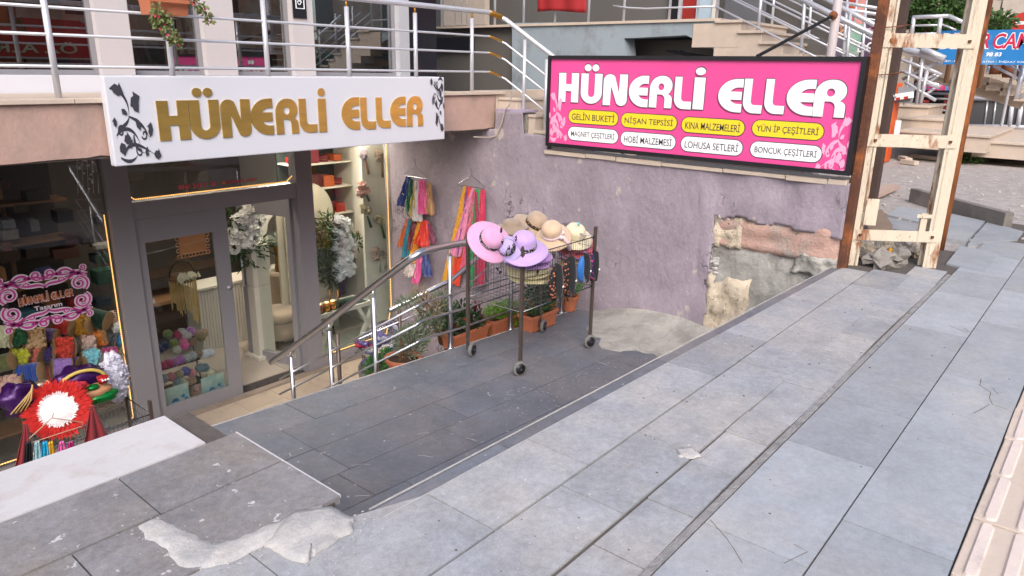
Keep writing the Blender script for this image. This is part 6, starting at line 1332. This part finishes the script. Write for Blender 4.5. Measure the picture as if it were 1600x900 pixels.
def wpanel(u0, u1, v0, v1, x, m, name, parent, th=.02, **k):
    a = at(u0, (v0+v1)/2, x=x); b = at(u1, (v0+v1)/2, x=x); um = (u0+u1)/2; z1 = at(um, v0, x=x).z; z0 = at(um, v1, x=x).z
    return MB().box((x-th, b.y, z0), (x, a.y, z1)).build(name, m, parent, **k)
wpanel(1046, 1062, -40, 33, 9.97, mat('door_dark', '1c1a1c', .4), 'door_opening', gb)
wpanel(1063, 1068, -40, 33, 9.96, M['steel_w'], 'door_frame', gb, .04)
wpanel(1069, 1091, -40, 30, 9.97, mat('red_interior', '8c1c14', .6, var=.2), 'door_opening', gb)
wpanel(1092, 1116, -40, 33, 9.965, mat('pale_glass', 'a8b8c4', .2, var=.1, vs=3), 'window', gb, .05)
wpanel(1117, 1125, -40, 33, 9.95, M['white_lat'], 'door_frame', gb, .06)
wpanel(1135, 1200, -40, 44, 9.94, mat('grey_glass', '5c5c60', .15, var=.3, vs=.8), 'window', gb, .04)
wpanel(700, 765, -40, 40, 9.95, M['coping'], 'stone_column', gb, .12)
text('merli', frame((9.88, 0, 0), (0, -1, 0), (0, 0, 1)), w=.30, h=.07, cx=-at(1178, 6, x=9.88).y, cy=at(1178, 6, x=9.88).z, m=M['yellow'], parent=gb, bold=.02) if 0 else None
stc = thing('outside_stairs', 'beige stone stairs with white rails descending from the grey landing', 'stairs', (9.2, 3.5, 3.4))
prev = [(1122, 32), (1157, 48), (1190, 65), (1223, 84), (1250, 100), (1275, 116), (1300, 132), (1325, 150)]
for i in range(len(prev)-1):
    a = at(prev[i][0], prev[i][1], x=GX); b = at(prev[i+1][0], prev[i+1][1], x=GX)
    MB().box((GX-.02+.004*i, b.y, a.z-.30), (9.95, a.y+.30, a.z-.032)).build('step', M['coping'], stc); MB().box((GX-.05+.004*i, b.y-.02, a.z-.0315), (9.95, a.y+.02, a.z)).build('tread', M['coping'], stc, bevel=.004)
grl = thing('landing_railing', 'white railing along the grey landing and down its stairs', 'railing', (GX, 6, 4.3))
for u in (668, 688, 709, 719, 728, 771, 816, 865, 917, 972, 1043, 1087, 1117):
    p = at(u, 36, x=GX); MB().tube([(GX+.03, p.y, 4.31), (GX+.03, p.y, 5.2)], .019 if u not in (709, 719, 728, 1087) else .010, 8).build('post', M['steel_w'], grl, smooth=True)
MB().tube([at(958, 9, x=GX), at(980, 12, x=GX), at(1010, 13.5, x=GX), at(1050, 12, x=GX), at(1118, 10, x=GX)], .012, 6).build('loose_rail', M['steel_w'], grl, smooth=True)
MB().tube([(GX+.03, 12, 5.22), (GX+.03, 4.0, 5.22)], .026, 8).build('handrail', M['steel_w'], grl, smooth=True)
def line(u0, v0, u1, v1, x, r, nm, par, m=None): return MB().tube([at(u0, v0, x=x), at(u1, v1, x=x)], r, 7).build(nm, m or M['steel_w'], par, smooth=True)
line(1118, 10, 1400, 152, GX, .012, 'rail', grl)
line(1130, -8, 1400, 124, GX+.05, .012, 'rail', grl)
line(1165, -12, 1400, 101, GX+.05, .012, 'rail', grl); line(1235, -10, 1400, 72, GX+.03, .03, 'handrail', grl)
for u, v0, v1 in ((1183, 62, -30), (1250, 98, -18), (1320, 132, 20)): line(u, v0, u+9, v1, GX+.03, .019, 'post', grl)
grl2 = thing('stairs_railing', 'second parallel white railing on the far side of the beige stairs', 'railing', (10, 4, 4))
line(1190, -8, 1400, 96, 9.9, .012, 'rail', grl2); line(1150, -2, 1400, 120, 9.9, .012, 'rail', grl2); line(1275, -10, 1402, 58, 9.9, .03, 'handrail', grl2); line(1210, -12, 1400, 80, 9.9, .012, 'rail', grl2)
for u, v0, v1 in ((1205, 50, -30), (1262, 80, -20), (1345, 120, 20), (1317, 100, 5)): line(u, v0, u+7, v1, 9.9, .019, 'post', grl2)
grl3 = thing('upper_railing', 'short white railing across the far terrace above the shop signs', 'railing', (14, 5, 5))
line(1240, 2, 1395, 26, 14, .03, 'handrail', grl3); line(1245, 10, 1395, 36, 14, .014, 'rail', grl3); line(1290, 0, 1378, 14, 14, .03, 'handrail', grl3)
for u in (1250, 1270, 1287, 1322, 1337, 1352, 1372): line(u-3, 46, u+2, 0, 14, .02, 'post', grl3)
# red flag on the landing railing
fl = MB(); vs = []; n, q = 16, 8
for i in range(n+1):
    for j in range(q+1):
        p = at(840+75*i/n, -34+(19 if True else 0)*j/q*(2.75)+(-1.5*math.sin(i/n*5) if j == q else 0), x=GX-.04); vs.append((p.x+.02*math.sin(i*.9), p.y, p.z))
fl.add(vs, [(i*(q+1)+j, (i+1)*(q+1)+j, (i+1)*(q+1)+j+1, i*(q+1)+j+1) for i in range(n) for j in range(q)])
o = fl.build('red_cloth', M['redc'], smooth=True, label='plain red cloth hanging over the landing railing at the top', category='cloth')
o.modifiers.new('s', 'SOLIDIFY').thickness = .006
# shop signs behind the stairs
FX = 12.5
def sgn_(name, label, u0, u1, v0, v1, x, m, cat='sign', th=.06):
    a = at(u0, (v0+v1)/2, x=x); t_ = thing(name, label, cat, tuple(a)); wpanel(u0, u1, v0, v1, x, m, 'panel', t_, th); return t_
t = sgn_('sign_board', 'purple grey sign board with orange lettering behind the stair railings', 1232, 1322, 18, 88, FX, mat('mauve_board', '6c6474', .6, var=.08))
fx = frame((FX-.065, 0, 0), (0, -1, 0), (0, 0, 1)); ca = at(1275, 47, x=FX-.065)
text('Aşıl Usta', fx, w=.95, h=.36, cx=-ca.y, cy=ca.z, m=mat('orange_letter', 'd09a78', .6), parent=t, bold=.03, shear=.1)
t = sgn_('sign_board', 'pale blue notice with dark marks low behind the stairs', 1272, 1304, 72, 90, FX-.12, mat('pale_blue', 'b9cadb', .6))
ca = at(1288, 80, x=FX-.185); text('TEL', frame((FX-.185, 0, 0), (0, -1, 0), (0, 0, 1)), w=.3, h=.09, cx=-ca.y, cy=ca.z, m=mat('navy_letter', '2c3c6c'), parent=t) if 0 else None
mb = MB()
for k in range(7): mb.box((FX-.186, ca.y-.16+.045*k, ca.z-.05), (FX-.182, ca.y-.14+.045*k, ca.z+.03+.02*(k % 2)))
mb.build('dark_mark', mat('navy_letter', '2c3c6c'), t, kind='stuff')
sgn_('wall_panel', 'white and mint green wall panel left of the mauve sign', 1214, 1236, 12, 60, FX+.3, mat('mint_white', 'c3d0c8', .6, var=.15, vs=2, col2='8cb8a4', c2s=1.5, c2t=.5, c2w=.06), 'panel')
sgn_('wall_panel', 'mint green panel right of the mauve sign', 1322, 1346, 38, 95, FX+.25, mat('mint_white', 'c3d0c8'), 'panel')
t = sgn_('sign_board', 'dark plum sign with white letters DOĞ near the brown post', 1346, 1392, 36, 100, FX-.3, mat('plum_board', '5c4660', .6))
ca = at(1362, 71, x=FX-.37); text('DOĞ', frame((FX-.37, 0, 0), (0, -1, 0), (0, 0, 1)), w=.38, h=.20, cx=-ca.y, cy=ca.z, m=M['white'], parent=t, bold=.02)
for k in range(3): wpanel(1350, 1372, 44+k*4, 46+k*4, FX-.361, M['pinklight'], 'text_line', t, .004)
sgn_('dark_doorway', 'dark doorway with bars behind the upper end of the stair rails', 1200, 1230, -20, 44, FX+.5, M['black'], 'doorway')
# terrace wall carrying far shops
tw = thing('terrace_building', 'long pale building with shops behind the outside stairs', 'building', (13.5, 4, 2))
MB().box((13.0, 3.9, 1.6), (13.4, 12, 3.95)).build('wall', mat('pale_wall', 'a89c92', .8, var=.1), tw); MB().box((12.9, 3.85, 3.951), (17, 12, 4.08)).build('terrace_slab', M['coping'], tw)
for k, (u0, u1, h_) in enumerate(((1225, 1245, '2c2a2c'), (1246, 1262, 'b89a3c'), (1264, 1284, '6c5c50'), (1286, 1300, '5a1830'), (1301, 1322, '3c3a34'), (1326, 1338, 'b44438'), (1339, 1352, 'c98a84'), (1354, 1372, '34302c'), (1374, 1396, 'a8862c'))):
    wpanel(u0, u1, -30, 44, 17.0, mat('shop_'+h_, h_, .6, var=.25, vs=2), 'shop_front', tw)
MB().box((17.01, 4.6, 4.08), (17.3, 14, 10)).build('upper_wall', mat('pale_wall', 'a89c92'), tw)
# ================================================================== FAR RIGHT
bt = thing('barrier_cabinet', 'orange parking barrier cabinet with white and red arm behind the pylon', 'barrier', tuple(at(1388, 252, z=GZ)))
bx = 14.9; wpanel(1375, 1401, 129, 251, bx, mat('orange_paint', 'd85a20', .5, var=.08), 'cabinet', bt, .35, bevel=.01)
wpanel(1380, 1403, 124, 128.5, bx, mat('grey_cap', '8c8c90', .5), 'cap', bt, .37)
wpanel(1398, 1407, 188, 212, bx-.36, M['white'], 'label', bt, .004)
wpanel(1406, 1428, 136, 160, bx-.15, mat('grey_cap', '8c8c90'), 'arm_holder', bt, .2)
a0 = at(1385, 154, x=bx-.4); a1 = at(1427, 148, x=bx-.4); MB().beam(a0, a1, .10, .11).build('arm', M['white'], bt, bevel=.01)
for k in range(3): MB().beam(a0.lerp(a1, .1+.3*k)-V((.001, 0, .035)), a0.lerp(a1, .25+.3*k)-V((.001, 0, .035)), .106, .045).build('red_stripe', mat('red_stripe', 'b83428', .5), bt)
fs_ = thing('entrance_steps', 'wide beige stone entrance steps behind the pylon', 'steps', (16, 2.5, GZ))
def stepbox(u0, u1, vt, vb, x, dep, par=fs_):
    a = at(u0, (vt+vb)/2, x=x); b = at(u1, (vt+vb)/2, x=x); um = (u0+u1)/2; z1 = at(um, vt, x=x).z; z0 = at(um, vb, x=x).z
    MB().box((x, b.y, z0-.1), (x+dep, a.y, z1-.05)).build('step', M['coping'], par); MB().box((x-.04, b.y-.03, z1-.0495), (x+dep, a.y+.02, z1)).build('tread', M['coping'], par, bevel=.01)
stepbox(1402, 1450, 164, 182, 17.2, 1.5); stepbox(1405, 1476, 184, 205, 16.2, 2.2); stepbox(1402, 1545, 207, 226, 15.2, 3.0); stepbox(1520, 1640, 222, 240, 15.6, 4.0)
stepbox(1400, 1600, 228, 262, 14.6+.8, .5) if 0 else None
wst = thing('stone_wall', 'low broken stone wall with weeds beside the entrance steps', 'wall', tuple(at(1540, 240, z=GZ)))
for k in range(14):
    p = at(1512+rr.random()*100, 228+rr.random()*18, z=GZ+.1); MB().ball(p, rr.uniform(.12, .3), 8, 5, .6, (1, 1, .7)).build('stone', mat('rubble_stone', '93867a', .9, var=.15, vs=3, bump=.5), wst)
f = MB(); leaves(f, at(1513, 246, z=GZ+.1), (.22, .22, .2), 300, .12, .04); f.build('weed', GRN('weed_leaf', '56703a'), thing('weed_tuft', 'green weed tuft growing at the foot of the low stone wall', 'weed', tuple(at(1513, 252, z=GZ))), kind='stuff')
deb = thing('plank_debris', 'broken planks and pale rubble lying in front of the entrance steps', 'debris', tuple(at(1430, 254, z=GZ)))
for (u0, v0, u1, v1) in ((1410, 252, 1432, 255), (1425, 243, 1470, 248), (1408, 246, 1420, 250)): MB().beam(at(u0, v0, z=GZ+.05), at(u1, v1, z=GZ+.05), .12, .07).build('plank', M['coping'], deb)
# far shops: banner and glass fronts
fb = thing('corner_building', 'beige multi storey building with balconies at the top right', 'building', (24, 4, 2))
MB().box((24.0, -6, 2), (24.5, 12, 14)).build('wall', mat('cream_wall', 'b3a596', .8, var=.08, vs=.5), fb)
for k, (u0, u1, v0, v1) in enumerate(((1500, 1534, 2, 16), (1536, 1572, 6, 22), (1574, 1620, 2, 30))):
    wpanel(u0, u1, v0, v1, 23.6, mat('balcony_white', 'b8aca0', .7), 'balcony', fb, 1.0)
for k, (u0, u1, v0, v1) in enumerate(((1505, 1512, 20, 44), (1540, 1556, 26, 42), (1580, 1600, -6, 0), (1562, 1576, -6, 4), (1518, 1530, 22, 40))):
    wpanel(u0, u1, v0, v1, 23.98, mat('window_dark', '3c3a3a', .2), 'window', fb, .03)
for k, (u0, u1, v0, v1, h_) in enumerate(((1430, 1449, -10, 9, '3c3440'), (1432, 1450, 10, 22, '1c4030'), (1452, 1460, -10, 22, 'b8242c'), (1461, 1470, -10, 18, 'c98c8c'), (1471, 1490, -10, 20, 'cfc05c'), (1490, 1512, 0, 30, 'a08070'), (1571, 1580, 28, 46, '2c7a4c'), (1581, 1594, 30, 48, 'c9847c'))):
    t = sgn_('shop_hoarding', ['dark violet', 'dark green', 'narrow red', 'pale pink', 'yellow', 'brown striped', 'small green', 'salmon'][k]+' hoarding among the far shops at the top right', u0, u1, v0, v1, 22.5+.05*k, mat('hoard_'+h_, h_, .6, var=.2, vs=1.5), 'hoarding')
    if k == 5:
        for q in range(4): wpanel(u0+1, u1-1, v0+10+q*5, v0+12+q*5, 22.5+.05*k-.07, M['white_lat'], 'stripe', t, .01)
t = thing('round_sign', 'round red sign at the right edge above the blue banner', 'sign', tuple(at(1598, 36, x=19)))
c = at(1598, 36, x=19); MB().lathe([(0, -.03), (.21, -.03), (.21, .03), (0, .03)], 28, Matrix.Translation(c) @ V((-1, 0, 0)).to_track_quat('Z', 'Y').to_matrix().to_4x4()).build('disc', mat('sign_red', 'c4342c', .5), t)
MB().box((c.x-.036, c.y-.12, c.z-.03), (c.x-.031, c.y+.12, c.z+.03)).build('white_bar', M['white'], t)
MB().tube([c, c-V((-.04, 0, 3))], .03, 8).build('post', M['steel_w'], t)
bn = thing('blue_banner', 'blue and white DEKOR CAM banner stretched between rails at the right', 'banner', tuple(at(1530, 75, x=17)))
BX = 17.0; A1 = at(1468, 48, x=BX); A2 = at(1464, 102, x=BX); y_l = (A1.y+A2.y)/2; y_r = at(1655, 75, x=BX).y; z_t = at(1530, 47, x=BX).z; z_b = at(1530, 101, x=BX).z
MB().box((BX, y_r, z_b), (BX+.02, y_l, z_t)).build('cloth', mat('banner_blue', '1f78bc', .5, var=.1, vs=.6, col2='a8d4e4', c2s=.55, c2t=.60, c2w=.12), bn)
fB = frame((BX, 0, 0), (0, -1, 0), (0, 0, 1))
def btext(s_, u0, u1, v_, h_, m_, **k):
    a = at(u0, v_, x=BX); b = at(u1, v_, x=BX); return text(s_, fB, w=abs(a.y-b.y), h=h_, cx=-(a.y+b.y)/2, cy=(a.z+b.z)/2, m=m_, parent=bn, **k)
rd = mat('banner_red', 'c81e4c', .5); hC = (at(1570, 52, x=BX).z-at(1570, 76, x=BX).z)
btext('DEKOR', 1470, 1547, 64, hC*1.12, M['white'], bold=.06, shear=.15, d0=.001); btext('DEKOR', 1470, 1547, 64, hC, rd, bold=.02, shear=.15, d0=.004)
btext('CAM', 1552, 1612, 64, hC*1.12, M['white'], bold=.06, shear=.15, d0=.001); btext('CAM', 1552, 1612, 64, hC, rd, bold=.02, shear=.15, d0=.004)
btext('98 83', 1541, 1565, 85, hC*.28, M['white'], bold=.03, shear=.15); btext('244', 1519, 1534, 85, hC*.28, M['white'], bold=.03, shear=.15) if 0 else None
btext('CAM - BİZOTE', 1473, 1512, 95, hC*.17, M['white'], bold=.01); btext('AYNA - İNŞAAT CAMI', 1535, 1606, 96.5, hC*.19, M['white'], bold=.01)
# glass shop beneath the banner
gs = thing('glass_shop', 'dark grey glazed shopfront with white frames at the right edge', 'shopfront', (21, 1, GZ))
wpanel(1514, 1660, 155, 198, 21, mat('grey_glazing', '5a5c60', .15, var=.15, vs=.5), 'glazing', gs)
for (u0, v0, u1, v1, r_) in ((1514, 154, 1660, 157, .05), (1514, 197, 1660, 200, .05), (1582, 156, 1577, 198, .05), (1596, 164, 1590, 198, .05), (1594, 164, 1660, 166, .05)):
    line(u0, v0, u1, v1, 20.95, r_, 'frame', gs, M['signwhite'])
for u in (1543, 1556): line(u, 158, u-5, 197, 20.97, .02, 'mullion', gs, M['steel_w'])
ds = thing('dark_shop', 'dark shop recess under the stairs with small DEKOR CAM sign', 'shop', (21.5, 3, GZ))
wpanel(1425, 1516, 105, 190, 21.6, M['black'], 'recess', ds)
wpanel(1438, 1512, 130, 141, 21.3, mat('small_blue', '4a8cc0', .5), 'sign_panel', ds)
a = at(1440, 136, x=21.27); b = at(1508, 136, x=21.27); text('DEKOR CAM', frame((21.27, 0, 0), (0, -1, 0), (0, 0, 1)), w=abs(a.y-b.y), h=.15, cx=-(a.y+b.y)/2, cy=a.z, m=rd, parent=ds, bold=.02)
for q, (u0, u1, v_) in enumerate(((1433, 1452, 150), (1476, 1492, 150), (1433, 1452, 158), (1475, 1492, 159), (1445, 1457, 167), (1474, 1492, 168))): wpanel(u0, u1, v_-1.8, v_+1.8, 21.5, mat('label_red', 'b84040', .5), 'red_label', ds)
for v_ in (146, 154, 163, 172): line(1452, v_, 1486, v_+1, 21.45, .03, 'shutter_bar', ds, mat('grey_cap', '8c8c90'))
t = thing('shop_lamp', 'bright round lamp glowing in the dark shop recess', 'lamp', tuple(at(1466, 126, x=21.2))); MB().ball(at(1466, 126, x=21.2), .12, 14, 8, 0, (1, 1, .7)).build('bulb', mat('bulb', (1, .97, .9), emit=5, var=0), t, smooth=True); line(1466, 110, 1466, 124, 21.2, .01, 'cord', t, M['black'])
# diagonal stair undersides
ud = thing('diagonal_stairs', 'pale diagonal stair flight with stepped edge below the blue banner', 'stairs', (19, 2, 3.5))
for (u0, v0, u1, v1, w_) in ((1425, 95, 1660, 168, .22), (1430, 108, 1600, 160, .10)):
    MB().beam(at(u0, v0, x=19.5), at(u1, v1, x=19.5), .3, w_, up=V((1, 0, 0))).build('stringer', M['coping'], ud)
for k in range(7):
    u = 1500+22*k; v = 116+8.2*k; p = at(u, v, x=19.3); MB().box((19.2, p.y-.30, p.z-.12), (19.9, p.y+.02, p.z+.05)).build('step', M['coping'], ud)
for i, (u, v, r_) in enumerate(((1581, 106, .20), (1556, 104, .16), (1443, 122, .16), (1604, 112, .2))):
    p = at(u, v, x=18.9); t = thing('clay_pot', ['large brown clay pot under the banner on the diagonal stairs', 'smaller reddish clay pot left of the large one under the banner', 'red-brown clay pot beside the bright lamp', 'clay pot at the right edge under the banner'][i], 'pot', tuple(p))
    MB().lathe([(0, -r_), (r_*.7, -r_), (r_*1.0, 0), (r_*.95, r_*.5), (r_*1.05, r_*.6), (r_*.9, r_*.6), (0, r_*.45)], 20, Matrix.Translation(p)).build('pot', mat('clay', '7c4a34', .8, var=.2, vs=3), t, smooth=True); MB().lathe([(0, 0), (r_*.85, 0)], 14, Matrix.Translation(p+V((0, 0, r_*.46)))).build('soil', M['soil'], t)
# white railings on the right
r4 = thing('stair_railing', 'white stair railing with hooked ends above the orange barrier', 'railing', (15.5, 3, 3.2))
line(1405, 74, 1475, 94, 15.5, .07, 'handrail', r4); line(1440, 76, 1476, 92, 15.4, .06, 'handrail', r4)
for (u0, v0, u1, v1) in ((1400, 90, 1465, 114), (1408, 110, 1463, 136), (1414, 128, 1462, 157), (1436, 100, 1471, 117), (1438, 122, 1468, 136)): line(u0, v0, u1, v1, 15.5, .03, 'rail', r4)
for (u0, v0, u1, v1) in ((1465, 114, 1430, 133), (1463, 136, 1432, 158), (1477, 92, 1410, 124), (1471, 115, 1440, 136)): line(u0, v0, u1, v1, 15.6, .028, 'brace', r4)
for (u0, v0, v1, r_) in ((1443, 82, 163, .035), (1424, 90, 164, .025), (1449, 110, 162, .035)): line(u0, v0, u0-11, v1, 15.5, r_, 'post', r4)
r5 = thing('terrace_railing', 'light metal railing in front of the green shrub', 'railing', (18, 4, 4))
for (u0, v0, u1, v1, r_) in ((1426, 27, 1482, 25, .04), (1482, 25, 1512, 38, .04), (1424, 40, 1474, 39, .02), (1474, 39, 1494, 47, .02), (1422, 53, 1468, 52, .02)): line(u0, v0, u1, v1, 16.8, r_, 'rail', r5)
for (u, v0, v1) in ((1428, 27, 58), (1470, 28, 58)): line(u, v0, u-4, v1, 16.8, .04, 'post', r5)
r6 = thing('banner_railing', 'white metal railing posts below and beside the banner', 'railing', (17.5, 1, 3))
for (u0, v0, u1, v1, r_) in ((1600, 100, 1588, 155, .05), (1590, 100, 1583, 125, .03), (1545, 103, 1542, 115, .03), (1552, 103, 1594, 124, .025), (1570, 100, 1600, 112, .025), (1592, 152, 1625, 138, .04)): line(u0, v0, u1, v1, 17.4, r_, 'rail', r6)
for i, (u, v, w_, h_, n_) in enumerate(((1450, 35, 1.0, .62, 2600), (1495, 36, .5, .5, 900), (1548, 42, .45, .22, 500))):
    c = at(u, v, x=18.2); t = thing('shrub', ['large dark green shrub behind the terrace railing', 'lighter green shrub behind the pylon leg', 'small green shrub above the blue banner'][i], 'shrub', (c.x, c.y, c.z-.8))
    f = MB(); f.ball(c, .1, 4, 3); f.v = []; f.f = []
    for _ in range(10):
        q = c+V((rr.uniform(-.3, .3), rr.uniform(-w_*.7, w_*.7), rr.uniform(-h_*.6, h_*.7))); leaves(f, q, (.3, .35*w_, .32*h_+.1), n_//10, .13, .07, up=.2, rnd=rr)
    f.build('foliage', GRN('shrub_leaf', '3c5a26' if i != 1 else '56762c'), t, kind='stuff'); MB().tube([(c.x, c.y, c.z-1.2), tuple(c)], .05, 7).build('trunk', M['wood'], t)
# ================================================================== ACROSS THE STREET (seen in the glass)
ob = thing('opposite_building', 'brick building across the street mirrored in the upper windows', 'building', (4, -14, GZ))
MB().box((-25, -18, 0), (45, -14, 9)).build('wall', mat('far_brick', 'c49a7c', .85, var=.2, vs=1, col2='d8c0a4', c2s=.8), ob)
for i in range(14):
    x = -22+4.6*i
    MB().box((x, -14.05, 5.2), (x+1.8, -13.99, 7.6)).build('window', mat('window_dark', '3c3a3a'), ob); MB().box((x-.6, -14.06, GZ), (x+3.2, -13.98, 4.3)).build('shop_window', mat('far_glass', '5c5650', .3, var=.4, vs=.7), ob)
aw = thing('red_awning', 'red shop awning across the street mirrored in the left upper window', 'awning', (8, -13, 4.3))
MB().add([(2, -14, 5.0), (10.6, -14, 5.0), (10.6, -12.2, 4.5), (2, -12.2, 4.5), (2, -12.2, 3.78), (10.6, -12.2, 3.78)], [(0, 1, 2, 3), (3, 2, 5, 4)]).build('canvas', mat('awning_red', 'c8402e', .8, var=.1), aw)
text('ÖZ AİR', frame((0, -12.18, 0), (-1, 0, 0), (0, 0, 1)), w=2.3, h=.40, cx=-8.6, cy=4.1, m=mat('awning_letter', 'dcc8a0', .7), parent=aw, bold=.02)
MB().box((2, -12.22, 3.72), (10.6, -12.16, 3.78)).build('fringe', M['coping'], aw)
op = thing('orange_panel', 'orange lit shopfront panel across the street under the awning', 'shopfront', (6, -13.9, GZ)); MB().box((2, -13.97, GZ), (8.7, -13.9, 3.7)).build('panel', mat('orange_front', 'd8743a', .7, var=.1), op)
